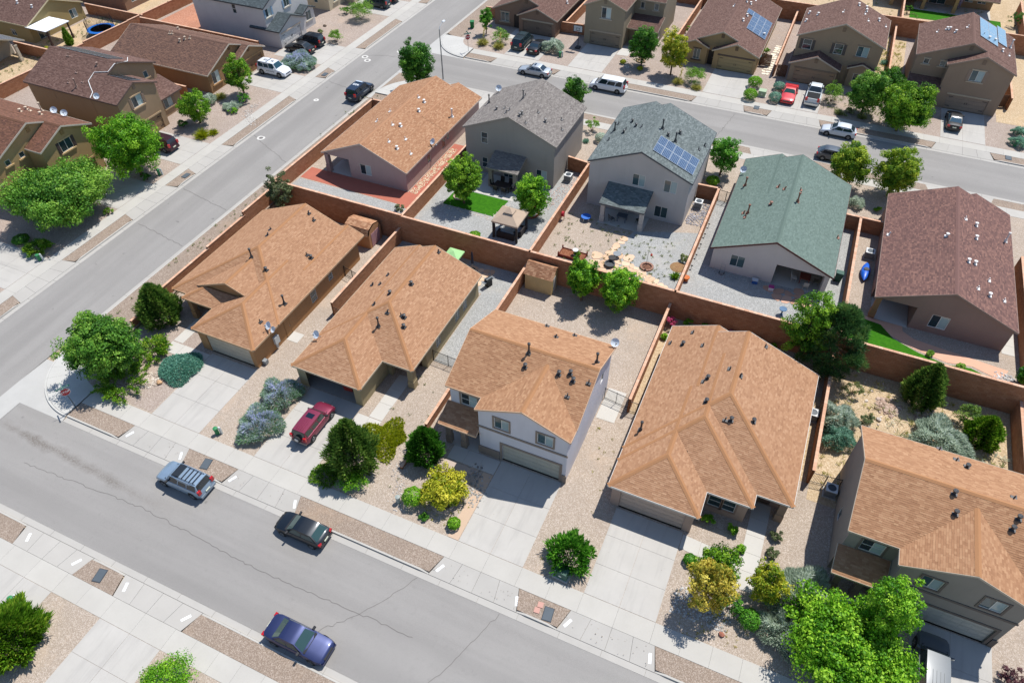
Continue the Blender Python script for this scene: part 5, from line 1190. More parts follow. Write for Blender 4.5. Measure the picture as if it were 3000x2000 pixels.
'roof':('#4a4240','#5e5552','#736a66'),'wall':'#c0b297','vents':[],
'dish':[],
'seed':136,'found':-1.2,'fascia':'#a89a84'},
{'name':'single_storey_house','label':'olive tan back lot house with white metal patio cover','loc':(-122.514,75.759,1.439),'wings':[(-9.409,-5.432,9.409,5.432,2.619,'x')],
'walls':[((-8.439,-5.141,9.167,5.141),0,[('E',2.522,3.88,0.825,2.183,'win',{'frame':'#dcdad4'}),('E',-3.977,-2.231,0.0,1.989,'slid',{}),('S',4.656,5.723,0.485,1.455,'win',{})])],
'roof':('#54403a','#6d544b','#836a60'),'wall':'#9c8a60','vents':[('k',4.307,-1.821),('k',7.634,-1.992)],
'dish':[],
'seed':143,'found':-1.2,'fascia':'#c2b38e','ventcol':'#dcd7cf','posts':[('patio_post','#4a3a34',13.144,-5.335,-0.291,13.338,-5.141,2.425),('patio_post','#4a3a34',13.144,-1.455,-0.291,13.338,-1.261,2.425)],
'extra':[('patio_cover','#e4e6e8',[(9.118,-5.578,2.425,13.483,-1.067,2.522)])]},
{'name':'single_storey_house','label':'back lot house at the left edge with a pale patio beam','loc':(-119.587,61.26,1.065),'wings':[(-9.485,-5.916,9.485,5.916,2.64,'x')],
'walls':[((-8.996,-5.622,6.16,5.622),0,[('E',-2.591,-1.027,0.782,2.053,'win',{})])],
'roof':('#4a4a4c','#5f6062','#747577'),'wall':'#b8ad98','vents':[],
'dish':[],
'seed':150,'found':-1.2,'fascia':'#a59a86','posts':[('patio_post','#c4b8a2',9.094,4.058,-0.293,9.485,4.449,2.542),('patio_post','#c4b8a2',9.094,-4.547,-0.293,9.485,-4.156,2.542)]},
{'name':'single_storey_house','label':'brown back lot house cut by the top edge beyond the trampoline','loc':(-119.19,91.06,1.6),'wings':[(-10.343,-5.607,10.343,5.607,2.61,'x')],
'walls':[((-9.86,-5.365,10.053,5.317),0,[('E',-3.867,-2.513,0.87,2.127,'win',{})])],
'roof':('#54403a','#6d544b','#836a60'),'wall':'#8a6c58','vents':[],
'dish':[],
'seed':157,'found':-1.2,'fascia':'#8a7666'},
{'name':'single_storey_house','label':'tan house with a shaded patio at the top right edge','loc':(14.298,142.129,2.7),'wings':[(-8.635,-6.984,8.635,6.984,2.595,'x','g','g',0.35)],
'walls':[((-8.352,-3.114,8.352,6.701),0,[('S',4.2,5.427,0.849,2.171,'win',{}),('S',6.087,7.314,0.849,2.171,'win',{}),('S',-0.897,1.557,0.0,1.982,'slid',{})])],
'roof':('#54403a','#6d544b','#836a60'),'wall':'#9c8263','vents':[],
'dish':[],
'seed':164,'fascia':'#94806a','posts':[('patio_post','#a3875f',-2.029,-6.701,0.0,-1.557,-6.229,2.595),('patio_post','#a3875f',2.595,-6.701,0.0,3.067,-6.229,2.595),('patio_post','#a3875f',-6.748,-6.701,0.0,-6.276,-6.229,2.595)]}],
'west_drives':[(28.176,33.456),(42.963,48.352),(52.945,58.086),(72.495,77.712),(81.605,88.16),(101.017,107.783)],
'drives':[([(-44.06,21.94),(-38.86,21.94),(-38.86,29.7),(-44.06,29.7)],2,3),([(-33.15,21.94),(-27.8,21.94),(-27.8,30.0),(-33.15,30.0)],2,3),([(-14.35,21.94),(-9.14,21.94),(-9.14,29.7),(-14.35,29.7)],2,3),([(-4.47,21.94),(0.74,21.94),(0.74,29.35),(-4.47,29.35)],2,3),([(16.55,21.94),(21.6,21.94),(21.6,29.3),(16.55,29.3)],2,3),([(-38.9,6.8),(-44.3,6.8),(-44.3,-1),(-38.9,-1)],2,3),([(-28.95,6.8),(-34.3,6.8),(-34.3,-3),(-28.95,-3)],2,4),([(-43.983,95.584),(-38.425,95.584),(-38.425,103.917),(-43.983,103.917)],2,3),([(-33.785,95.584),(-28.517,95.584),(-28.517,104.11),(-33.785,104.11)],2,3),([(-13.823,95.584),(-8.217,95.584),(-8.217,103.337),(-13.823,103.337)],2,3),([(-3.722,95.584),(1.595,95.584),(1.595,103.53),(-3.722,103.53)],2,3),([(16.53,95.584),(21.702,95.584),(21.702,103.723),(16.53,103.723)],2,3),([(-39.053,80.427),(-43.79,80.427),(-43.79,77.237),(-39.053,77.237)],2,1),([(-28.613,80.427),(-33.833,80.427),(-33.833,75.207),(-28.613,75.207)],2,1),([(-14.113,80.427),(-19.527,80.427),(-19.527,76.56),(-14.113,76.56)],2,1),([(0.87,80.427),(-4.253,80.427),(-4.253,75.883),(0.87,75.883)],2,1),([(21.557,80.427),(16.047,80.427),(16.047,75.883),(21.557,75.883)],2,1),([(-69.176,33.456),(-69.374,28.176),(-78.653,28.176),(-78.428,33.456)],2,3),([(-68.618,48.352),(-68.82,42.963),(-76.543,42.963),(-76.319,48.352)],2,3),([(-68.253,58.086),(-68.446,52.945),(-76.618,52.945),(-76.403,58.086)],2,3),([(-67.518,77.712),(-67.713,72.495),(-75.313,72.495),(-75.095,77.712)],2,3),([(-67.357,88.16),(-67.372,81.605),(-75.9,81.605),(-75.883,88.16)],2,3),([(-67.357,107.783),(-67.357,101.017),(-75.593,101.017),(-75.593,107.783)],2,3)],
'paths':[([(-48.6,29.6),(-47.5,29.6),(-47.5,34.2),(-48.6,34.2)],1,3),([(-48.6,28.2),(-44.1,28.2),(-44.1,29.5),(-48.6,29.5)],3,1),([(-27.75,27.9),(-25.4,27.9),(-25.4,29.2),(-27.75,29.2)],2,1),([(-26.7,29.25),(-25.4,29.25),(-25.4,34.5),(-26.7,34.5)],1,3),([(-18.6,28.2),(-14.4,28.2),(-14.4,29.6),(-18.6,29.6)],3,1),([(-19.5,29.62),(-16.4,29.62),(-16.4,31.2),(-19.5,31.2)],2,1),([(0.78,28.0),(5.0,27.6),(5.0,28.9),(0.78,29.2)],3,1),([(5.05,26.6),(6.4,26.6),(6.4,34.2),(5.05,34.2)],1,5),([(-38.82,34.0),(-37.6,34.0),(-37.6,35.2),(-38.82,35.2)],1,1),([(-8.85,37.0),(-7.2,37.0),(-7.2,40.6),(-8.85,40.6)],1,2),([(12,28.3),(16.5,28.3),(16.5,29.1),(12,29.1)],3,1),([(-28.42,102.08),(-26.68,102.273),(-26.68,105.85),(-28.42,105.657)],1,2),([(-32.287,61.093),(-27.357,61.093),(-27.357,65.25),(-32.287,65.25)],2,2),([(-17.303,61.287),(-12.277,61.287),(-12.277,64.187),(-17.303,64.187)],2,1),([(1.837,58.58),(6.283,58.58),(6.283,61.673),(1.837,61.673)],2,1),([(11.117,57.323),(14.403,57.323),(14.403,60.707),(11.117,60.707)],1,1),([(-49.977,58.097),(-46.787,58.097),(-46.787,61.19),(-49.977,61.19)],1,1),([(22.33,57.227),(23.393,57.227),(23.393,60.9),(22.33,60.9)],1,3),([(-46.013,101.113),(-45.047,101.113),(-45.047,104.883),(-46.013,104.883)],1,2),([(11.325,133.918),(22.65,133.918),(22.65,138.92),(11.325,138.92)],3,1),([(-92.317,85.067),(-88.933,85.067),(-88.933,89.9),(-92.317,89.9)],1,1)],
'numbers':[(-44.2,19.55,1.1,('1112','west edge of the first front driveway')),(-38.7,19.55,-1.1,('1112','east edge of the first front driveway')),(-33.35,19.5,1.1,('1108','west edge of the burgundy SUV driveway')),(-27.4,19.6,-1.1,('1108','east edge of the burgundy SUV driveway')),(-14.6,19.5,1.1,('1104','west edge of the white house driveway')),(-8.55,19.5,-1.25,('1104','east edge of the white house driveway')),(-4.75,19.5,1.1,('1100','west edge of the wide hip roofed house driveway')),(1.05,19.5,-1.35,('1100','east edge of the wide hip roofed house driveway')),(-44.0,9.2,-1.1,('1111','west edge of the lower left driveway')),(-39.1,9.2,1.1,('1111','east edge of the lower left driveway')),(-34.4,9.2,-1.2,('1107','west edge of the lower middle driveway')),(-28.9,9.2,1.0,('1107','east edge of the lower middle driveway'))],
'patches':[('side_yard',[(-24.6,29.5),(-21.55,29.5),(-21.55,51.6),(-24.6,51.6)],
'gravel',0.006),('grey_side_yard',[(-24.65,37.2),(-21.5,37.2),(-21.5,51.6),(-28.0,51.6),(-28.0,47.3),(-24.65,47.3)],
'grey',0.012),('grey_side_yard',[(-36.4,38.5),(-34.3,38.5),(-34.3,51.6),(-36.4,51.6)],
'grey',0.012),('front_yard_gravel',[(-52.9,22.1),(-44.2,22.1),(-44.2,33.0),(-52.9,33.0)],
'rose',0.007),('sand_yard',[(8.75,36.0),(24.0,36.0),(24.0,51.6),(8.75,51.6)],
'dirt',0.01),('sand_side_yard',[(-6.4,38.6),(-5.3,38.6),(-5.3,51.6),(-6.4,51.6)],
'dirt',0.01),('sand_side_yard',[(7.4,37.5),(8.55,37.5),(8.55,47.0),(7.4,47.0)],
'dirt',0.01),('red_patio',[(-52.393,55.68),(-36.443,55.487),(-36.443,58.0),(-52.393,58.0)],
'patio',0.01),('red_side_yard',[(-39.053,55.1),(-36.443,55.1),(-36.443,69.6),(-39.053,69.6)],
'patio',0.012),('grey_yard',[(-52.393,51.91),(-36.347,51.91),(-36.347,55.39),(-52.393,55.487)],
'grey',0.01),('grey_yard',[(-35.96,51.91),(-21.46,51.91),(-21.46,69.6),(-35.96,69.6)],
'grey',0.01),('lawn',[(-34.413,57.613),(-28.13,57.613),(-27.743,60.997),(-34.22,60.997)],
'lawn',0.03),('grey_yard',[(-13.05,52.683),(-6.477,51.91),(-6.477,63.8),(-13.05,61.287),(-14.017,58.0)],
'grey',0.012),('grey_yard',[(-6.187,51.91),(8.507,51.91),(8.507,70.567),(-6.187,70.567)],
'grey',0.01),('lawn',[(8.893,52.007),(21.75,52.103),(21.75,53.36),(19.817,54.133),(17.883,53.747),(15.467,54.327),(13.34,55.293),(12.18,56.743),(8.893,57.227)],
'lawn',0.03),('pink_walk',[(10.633,56.937),(11.987,56.84),(13.147,55.583),(15.273,54.617),(17.883,54.037),(19.913,54.423),(22.137,53.65),(22.813,55.1),(15.08,55.97),(14.113,56.647),(14.017,57.323),(10.633,57.42)],
'pinkwalk',0.02),('west_back_yard_lawn',[(-95.352,51.608),(-92.894,51.608),(-92.773,53.995),(-95.227,53.995)],
'lawn',0.02),('red_yard',[(-101.034,81.697),(-90.882,81.697),(-90.867,96.667),(-101.017,96.667)],
'red',0.01),('dirt_yard',[(-113.482,68.187),(-102.669,68.187),(-101.888,81.974),(-112.618,81.974)],
'dirt',0.01),('dirt_yard',[(-114.251,55.9),(-103.366,55.9),(-102.733,67.059),(-113.552,67.059)],
'dirt',0.01),('dirt_yard',[(-109.04,82.553),(-101.79,82.553),(-101.79,96.667),(-109.04,96.667)],
'dirt',0.01),('dirt_yard',[(7.54,102.467),(11.213,102.467),(11.213,125.667),(7.54,125.667)],
'dirt',0.01),('dirt_yard',[(23.103,102.467),(38.667,102.467),(38.667,125.667),(23.103,125.667)],
'dirt',0.01),('lawn',[(10.853,131.181),(24.066,132.125),(24.066,134.768),(16.988,135.051),(10.853,135.051)],
'lawn',0.03)],
'plants':[('shade_tree','tree','mix',-50.55,24.54,3.186,6.311,'round dense green tree shading the corner walk','tree',{'dens':2.4}),('conifer','conifer','pine',-51.44,31.38,1.806,4.252,'dark upright conifer beside the corner house wall','tree',{}),('juniper','juniper','jun',-49.2,27.6,1.6,1.0,'low juniper tucked behind the corner shade tree','shrub',{}),('juniper','juniper','jun',-48.7,23.4,2.5,0.8,'low spreading juniper along the corner sidewalk','shrub',{}),('ground_cover','mat','blue',-45.35,27.0,1.85,0.6,'blue green mounded ground cover beside the first driveway','shrub',{'dens':1.5}),('sage_bush','spike','lav',-34.8,27.9,1.75,1.7,'lavender flowering bush nearer the open garage','bush',{}),('sage_bush','spike','lav',-34.4,24.5,1.9,1.6,'lavender flowering bush nearer the sidewalk by the burgundy SUV','bush',{}),('conifer','conifer','pine',-24.98,24.51,1.816,5.504,'tall shaggy pine beside the burgundy SUV','tree',{}),('shrub','shrub','bright',-24.2,23.0,1.45,1.3,'bright green shrub at the foot of the shaggy pine','shrub',{}),('ground_cover','mat','jun',-26.7,22.7,1.1,0.45,'low juniper mat at the edge of the burgundy SUV driveway','shrub',{}),('ground_cover','mat','gold',-24.3,27.8,1.8,0.14,'yellow green creeping juniper in front of the entry walk','shrub',{'dens':1.6}),('conifer','conifer','dark',-20.16,27.54,1.335,3.569,'dark conifer by the corner of the white house','shrub',{}),('small_tree','tree','yellow',-17.0,25.03,1.956,2.152,'small yellow tree in a stone ring before the white house','tree',{'dens':1.4}),('clipped_bush','ball','bright',-19.05,23.5,0.82,1.35,'round clipped bush left of the small yellow tree','bush',{}),('clipped_bush','ball','bright',-15.2,22.9,0.5,0.8,'small clipped ball by the white house driveway','bush',{}),('low_plant','shrub','dark',-17.6,22.6,0.35,0.3,'tiny dark plant in the gravel near the yellow tree','plant',{}),('shrub','conifer','green2',-6.3,23.9,1.55,2.3,'spiky green shrub growing round the utility box','shrub',{'dens':0.35}),('small_tree','tree','amber',3.32,24.53,1.79,5.178,'amber leaved tree in front of the stepped roof house','tree',{'dens':1.5}),('small_tree','tree','broad',3.83,27.38,1.694,2.137,'green tree right behind the amber one','tree',{}),('shrub','shrub','green2',5.1,24.9,1.05,2.0,'dark green shrub between the amber and yellow trees','shrub',{}),('small_tree','tree','yellow',7.02,26.75,1.428,3.893,'yellow green tree by the entry walk','tree',{'dens':1.4}),('clipped_bush','ball','green2',6.5,24.4,0.73,1.3,'round clipped bush in the open gravel near the sage','bush',{}),('low_plant','shrub','bright',2.2,30.9,0.55,0.8,'light green bush under the front window','plant',{}),('low_plant','shrub','bright',4.1,30.9,0.42,0.7,'smaller light green bush nearer the entry walk','plant',{}),('low_plant','shrub','olive',7.1,31.7,0.48,0.7,'reddish olive bush beside the entry porch','plant',{}),('low_plant','shrub','olive',7.05,30.1,0.47,0.7,'olive bush right of the entry walk','plant',{}),('low_plant','shrub','bright',4.95,29.6,0.33,0.45,'small potted looking plant left of the entry walk','plant',{}),('clipped_bush','ball','green2',1.75,27.2,0.47,0.7,'small round bush left of the amber tree','bush',{}),('sage_bush','spike','sage',9.6,27.2,2.5,2.0,'big silvery sage bush near the grey house porch','bush',{'dens':1.2}),('sage_bush','spike','sage',8.6,24.6,1.7,1.5,'silvery sage bush on the street side of the big one','bush',{'dens':1.2}),('shade_tree','tree','bright',12.15,24.24,4.038,4.442,'large bright green tree at the lower right','tree',{'dens':1.7}),('shade_tree','tree','bright',13.84,26.47,1.91,7.794,'taller bright green crown beside the grey house garage','tree',{'dens':1.3}),('shrub','shrub','wine',22.6,27.3,1.0,1.0,'dark purple shrub at the lower right edge','shrub',{}),('pine_tree','pine','pine',8.158,50.4,2.822,7.381,'big dark pine against the tall wall','tree',{}),('shade_tree','tree','broad',5.798,50.4,2.1,9.333,'leafy green tree just left of the big pine','tree',{'dens':1.5}),('small_tree','tree','bright',-15.051,50.4,1.606,5.216,'bright green young tree behind the white house,near the shed','tree',{'dens':2.4}),('small_tree','tree','bright',-11.299,50.4,2.013,5.422,'rounder bright green tree behind the white house','tree',{'dens':2.3}),('flowering_shrub','shrub','pink',-5.85,50.3,0.55,1.5,'pink flowering shrub at the end of the divider wall','shrub',{}),('low_plant','shrub','bright',-6.05,48.5,0.32,0.6,'tiny bright bush on the sand by the divider wall','plant',{}),('low_plant','shrub','broad',-4.4,51.0,0.5,0.9,'first small bush under the tall wall,by the pink shrub','plant',{}),('low_plant','shrub','broad',-2.8,51.0,0.5,0.9,'second small bush under the tall wall','plant',{}),('low_plant','shrub','broad',2.1,51.0,0.7,0.9,'wide bush under the tall wall beyond the tan roof','plant',{}),('low_plant','shrub','broad',3.5,51.0,0.5,0.9,'last small bush under the tall wall,by the leafy tree','plant',{}),('flowering_shrub','shrub','pink',-0.4,51.0,0.6,0.9,'pink and green flowering bush under the tall wall','shrub',{}),('sage_bush','spike','sage',9.9,44.5,1.5,2.2,'tall silvery green sage by the sandy yard wall','bush',{'dens':1.4}),('sage_bush','spike','bluegreen',10.2,42.6,1.3,1.6,'silvery green sage nearest the grey house','bush',{'dens':1.2}),('sage_bush','spike','sage',17.9,45.8,2.3,1.7,'wide grey green sage in the sandy yard','bush',{'dens':1.2}),('conifer','conifer','pine',16.24,49.97,1.449,4.398,'juniper tree standing in the sandy yard','tree',{}),('shrub','shrub','pine',19.9,49.2,1.2,2.0,'open dark juniper in the sandy yard','shrub',{}),('conifer','conifer','jun',20.98,47.32,1.241,2.896,'bushy olive juniper near the right edge','shrub',{}),('shrub','shrub','scrub',10.9,48.6,0.95,1.4,'thin scrubby bush below the big pine','shrub',{'dens':0.6}),('shrub','shrub','olive',12.3,45.6,0.75,1.1,'dark scrub bush in the sandy yard','shrub',{}),('conifer','conifer','jun',-38.3,3.2,2.2,3.0,'large golden green juniper at the lower left edge','shrub',{'dens':1.4}),('shrub','shrub','bright',-26.5,5.3,1.9,1.9,'bright green bush cut by the bottom edge','bush',{'dens':1.6}),('small_tree','tree','olive',-50.977,50.4,1.402,6.472,'grey green tree at the bend of the corner house wall','tree',{'dens':1.3}),('small_tree','tree','broad',-32.18,58.628,2.183,6.345,'green tree on the small lawn behind the grey house','tree',{'dens':2.2}),('small_tree','tree','bright',-24.176,59.266,2.024,5.307,'green tree next to the beige gazebo','tree',{'dens':2.2}),('low_plant','shrub','olive',-38.183,54.52,0.725,0.773,'grey green bush by the pink gravel corner','plant',{}),('clipped_bush','ball','bright',-28.42,53.65,0.599,0.435,'flat clipped bush by the tall wall','bush',{}),('small_tree','tree','dark',-28.729,84.496,1.825,4.277,'dark green tree behind the grey ridge','tree',{'dens':1.6}),('shrub','shrub','desert',-24.263,79.363,1.015,1.837,'bright desert shrub beside the slate roof house','shrub',{}),('clipped_bush','ball','sage',-22.427,77.43,0.754,1.063,'round pale bush beside the slate roof house','bush',{}),('agave','grass','bluegreen',-24.07,76.56,0.483,0.483,'small agave by the grey house corner','plant',{}),('small_tree','tree','green2',-7.047,75.719,1.881,5.209,'green tree between the slate and green roofs','tree',{'dens':1.6}),('clipped_bush','ball','bright',-7.443,73.563,0.754,0.967,'round bush near the slate roof house air conditioner','bush',{}),('small_tree','tree','limegold',6.535,79.228,2.334,5.251,'golden green tree left of the pair above the green roof','tree',{'dens':2.4}),('small_tree','tree','limegold',11.349,79.305,2.527,6.01,'golden green tree right of the pair above the green roof','tree',{'dens':2.4}),('sage_bush','spike','sage',8.12,75.69,0.918,1.063,'silvery bush between the green and brown roofs','bush',{}),('low_plant','shrub','bright',10.44,75.69,0.483,0.338,'low green plant between the green and brown roofs','plant',{}),('small_tree','tree','dark',-50.392,80.572,2.568,6.935,'tall dark tree at the upper junction corner','tree',{'dens':2.2}),('small_tree','tree','green2',23.587,54.037,0.677,1.933,'leafy tree at the right edge below the brown roof','tree',{}),('low_plant','shrub','desert',16.433,54.423,0.387,0.338,'low plant in the left curved bed by the lawn','plant',{}),('low_plant','shrub','desert',18.947,53.843,0.387,0.338,'low plant in the right curved bed by the lawn','plant',{}),('low_plant','shrub','desert',20.203,52.683,0.387,0.338,'young plant on the curved lawn','plant',{}),('small_tree','tree','green2',-49.619,101.152,1.074,4.442,'slim green tree at the far corner house','tree',{'dens':1.6}),('shrub','shrub','desert',-46.11,99.083,1.498,2.03,'feathery desert shrub by the teal minivan','shrub',{}),('yucca','grass','grass',-48.43,97.343,0.967,0.967,'pale yucca nearer the far corner','plant',{'stalk':2.6}),('yucca','grass','grass',-45.627,97.15,0.967,0.967,'pale yucca beside the desert shrub','plant',{'stalk':2.4}),('sage_bush','spike','sage',-37.603,99.567,1.643,1.837,'big silvery bush beside the small black car','bush',{'dens':1.3}),('small_tree','tree','dark',-23.925,100.031,2.135,5.89,'dark green tree before the greige house','tree',{'dens':1.7}),('small_tree','tree','yellow',-19.227,98.88,2.034,6.661,'bright yellow tree between two far houses','tree',{'dens':2.0}),('shrub','shrub','desert',-15.467,97.633,1.692,2.223,'feathery green shrub left of the wide pale driveway','shrub',{}),('grass_tuft','grass','grass',-14.79,95.99,0.773,0.773,'straw grass tuft by the wide pale driveway','grass',{}),('grass_tuft','grass','grass',-17.593,96.667,0.87,0.87,'straw grass tuft left of the feathery shrub','grass',{'stalk':2.2}),('low_plant','ball','gold',-23.683,98.503,0.435,0.58,'small yellow bush in far gravel,left one','plant',{}),('low_plant','ball','gold',-26.583,99.567,0.435,0.58,'small yellow bush nearer the greige house walk','plant',{}),('low_plant','ball','dark',-26.1,102.467,0.29,0.387,'tiny dark bush by the greige house path','plant',{}),('clipped_bush','ball','bright',-7.54,99.857,0.947,1.45,'round bush nearer the tan garage','bush',{}),('clipped_bush','ball','bright',-7.443,95.99,0.928,1.402,'round bush nearer the far sidewalk','bush',{}),('clipped_bush','ball','bluegreen',-4.253,100.34,0.802,1.063,'blue green bush behind the red car','bush',{}),('clipped_bush','ball','bluegreen',-4.253,96.667,0.831,1.257,'blue green bush beside the red car','bush',{}),('shrub','shrub','desert',2.803,99.76,1.498,2.61,'feathery lime shrub right of the pickup','shrub',{}),('small_tree','tree','mix',6.844,97.73,2.526,6.044,'dark desert tree in the far thicket','tree',{'dens':2.2}),('shrub','tree','broad',11.349,94.888,3.338,6.379,'broad lime green shrub in the far thicket','shrub',{'dens':2.2}),('small_tree','tree','dark',9.502,105.715,1.684,3.446,'green tree at the back of the far thicket','tree',{'dens':1.3}),('low_plant','grass','scrub',4.157,96.57,0.677,0.58,'dry clump at the front of the far thicket','plant',{}),('low_plant','grass','scrub',6.96,96.57,0.677,0.58,'dry clump with a tall bent flower stalk','plant',{'stalk':2.8}),('low_plant','shrub','scrub',5.413,97.537,0.773,0.677,'dusty scrub in the middle of the far thicket','plant',{}),('clipped_bush','spike','bluegreen',25.423,99.953,0.773,1.063,'blue green bush at the right edge,farther one','bush',{}),('clipped_bush','spike','bluegreen',25.327,97.15,1.015,1.16,'blue green bush at the right edge,nearer one','bush',{}),('low_plant','grass','bluegreen',8.603,114.55,0.677,0.483,'agave in the bare side yard','plant',{}),('low_plant','grass','scrub',8.99,110.683,0.677,0.483,'straw tuft in the bare side yard','plant',{}),('low_plant','grass','scrub',10.053,112.907,0.677,0.483,'yellow weeds in the bare side yard','plant',{}),('shrub','shrub','yellow',-7.927,108.75,0.58,0.967,'yellow bush by the stepping stone walk,nearer one','shrub',{}),('shrub','shrub','desert',-7.83,111.167,0.58,0.967,'green bush by the stepping stone walk,farther one','shrub',{}),('shrub','shrub','desert',-20.397,114.067,0.677,1.16,'green bush behind the far divider wall','shrub',{}),('shade_tree','tree','mix',-72.538,39.589,5.501,6.051,'large spreading tree before the nearest west house','tree',{'dens':1.3}),('shade_tree','tree','bright',-71.21,49.301,3.941,7.849,'bright green tree between two west houses','tree',{'dens':1.5}),('small_tree','tree','broad',-72.82,61.695,2.172,4.524,'green tree before the black solar mats house','tree',{'dens':1.5}),('shrub','shrub','dark',-74.265,60.077,0.881,0.783,'dark shrub at the foot of that green tree','shrub',{}),('small_tree','tree','broad',-72.129,69.959,1.978,5.87,'slender tree before the mottled brown west house','tree',{'dens':1.2}),('shrub','shrub','green2',-70.716,68.28,0.974,1.461,'leafy bush below the slender tree','shrub',{}),('grass_tuft','grass','gold',-70.195,59.035,1.077,0.979,'golden grass clump by the west sidewalk','grass',{}),('grass_tuft','grass','gold',-69.369,60.172,0.587,0.685,'smaller golden grass clump beside it','grass',{}),('sage_bush','spike','lav',-70.432,80.494,2.612,1.645,'wide lavender bed beside the white marked SUV','bush',{'dens':1.3}),('sage_bush','spike','lav',-68.733,79.382,1.065,0.968,'small lavender clump by the utility box','bush',{}),('sage_bush','spike','sage',-75.27,66.495,1.073,1.17,'grey bush against the mottled brown west house','bush',{}),('sage_bush','spike','sage',-71.28,66.307,1.17,0.78,'grey green bush in the west gravel yard','bush',{}),('yucca','grass','grass',-74.627,67.905,0.779,0.877,'yucca under the slender tree','plant',{}),('low_plant','shrub','bright',-70.439,65.366,0.78,0.683,'bright low bush in the west gravel yard','plant',{}),('shrub','shrub','dark',-69.899,48.831,0.689,0.886,'small dark shrub by the shaded west driveway','shrub',{}),('shrub','shrub','jun',-69.077,41.901,0.593,0.692,'small shrub under the large spreading tree','shrub',{}),('juniper','ball','dark',-74.025,34.333,0.873,0.794,'dark round bush in the lower west yard','bush',{}),('juniper','juniper','jun',-71.162,33.944,1.39,0.893,'golden green juniper in the lower west yard','bush',{}),('shrub','shrub','desert',-69.793,89.223,1.257,1.837,'desert shrub beside the two dark cars','shrub',{}),('shrub','shrub','desert',-70.76,98.117,2.223,2.9,'big desert shrub near the top edge','shrub',{}),('shrub','shrub','mix',-74.53,99.18,0.967,1.257,'darker bush beside the big desert shrub','shrub',{}),('low_plant','shrub','scrub',-73.853,90.77,0.483,0.677,'small scrub before the white west house','plant',{}),('small_tree','conifer','desert',-107.684,72.308,0.486,2.527,'thin young tree leaning by the patio cover','tree',{}),('shrub','shrub','yellow',-108.555,69.125,0.779,1.168,'yellow green shrub by the back lot wall','shrub',{}),('shrub','shrub','desert',2.831,130.709,1.51,1.132,'green shrub by the top edge back yard','shrub',{}),('small_tree','shrub','dark',25.953,133.541,1.132,2.359,'dark shrub at the top right terrace','shrub',{}),('shrub','shrub','dark',10.381,132.691,0.755,1.51,'narrow green shrub at the patio fence','shrub',{})],
'cars':[('suv','#8fa3b5',-36.4,17.75,3.142,'silver blue SUV with roof rack parked at the kerb',0.5,'#20282c',('rails','bars','vizor'),-0.13,'#7d8790','suv',1.0),('hatch','#0c1620',-25.3,17.9,3.142,'black hatchback parked at the kerb of the front street',0.3,'#2f4644',(),-0.13,None,'car',1.0),('sedan','#2b345c',-20.7,11.05,0.0,'blue violet sedan parked on the lower side of the street',0.5,'#2e4442',(),-0.13,None,'car',1.0),('suv','#7d2440',-30.3,26.5,1.571,'burgundy SUV with rear spare wheel on the driveway',0.35,'#2c3a36',('sunroof','ribs','spare'),0.02,'#8a7a72','suv',0.93),('suv','#14283f',-57.214,76.317,1.571,'dark blue SUV with white 026 on its roof',0.4,'#121c24',('lightbar',),1.323,None,'suv',1.04),('suv','#d8dade',-72.032,76.782,0.0,'white SUV with black roof lettering on a west driveway',0.05,'#22414c',('bodymirror',),1.485,None,'suv',1.06),('suv','#35101f',-73.293,55.043,3.142,'dark maroon SUV half hidden by a bright tree',0.3,'#1a1c22',('rails',),0.924,None,'suv',1.0),('sedan','#16191b',-72.79,84.197,3.142,'black sedan nearer the lavender bed',0.4,'#20282c',(),1.62,None,'car',1.0),('suv','#1c232b',-72.79,86.903,3.142,'dark crossover with roof bars by the white house',0.4,'#20282c',('rails','bars'),1.62,None,'suv',0.97),('suv','#1d3138',-71.34,104.013,3.142,'dark teal SUV at the top edge of the west row',0.4,'#182226',(),1.62,None,'suv',1.0),('sedan','#23262a',-71.34,106.72,3.142,'dark car cut by the top edge of the picture',0.4,'#182226',(),1.62,None,'car',1.0),('minivan','#24383c',-42.727,99.567,1.571,'dark teal minivan on the far corner driveway',0.4,'#16262c',('rails','bars'),1.62,None,'minivan',1.0),('coupe','#101318',-40.02,98.987,1.571,'small black car next to the teal minivan',0.4,'#20303a',(),1.62,None,'car',1.0),('sedan','#aeb4b8',-37.313,91.592,3.142,'silver sedan parked at the far kerb',0.5,'#22303a',('sunroof',),1.47,None,'car',1.0),('minivan','#dcdedf',-26.1,91.35,3.142,'white minivan parked at the far kerb',0.05,'#1c2830',('bodymirror',),1.47,None,'minivan',1.0),('coupe','#b80718',-2.658,98.503,-1.571,'bright red car facing the far street',0.15,'#27463f',('bodymirror',),1.62,None,'car',1.0),('pickup','#c3c9cc',0.435,99.663,1.571,'silver pickup truck with open bed',0.4,'#1a2024',('bed','chrome'),1.62,None,'truck',1.0),('hatch','#c4cad0',4.592,91.253,3.142,'white hatchback parked at the far kerb',0.2,'#203038',(),1.47,None,'car',1.0),('hatch','#4d545c',4.833,84.97,0.0,'dark grey hatchback behind the golden green tree',0.5,'#141a1e',(),1.47,None,'car',1.0),('sedan','#15171a',17.883,99.663,1.571,'black sedan on the far right driveway',0.4,'#3f5664',(),1.62,None,'car',1.0),('suv','#4d555b',17.75,25.9,1.571,'silver car partly hidden under the large bright tree',0.0,'#202a2e',('ribs','bodymirror'),0.02,None,'car',1.05)],
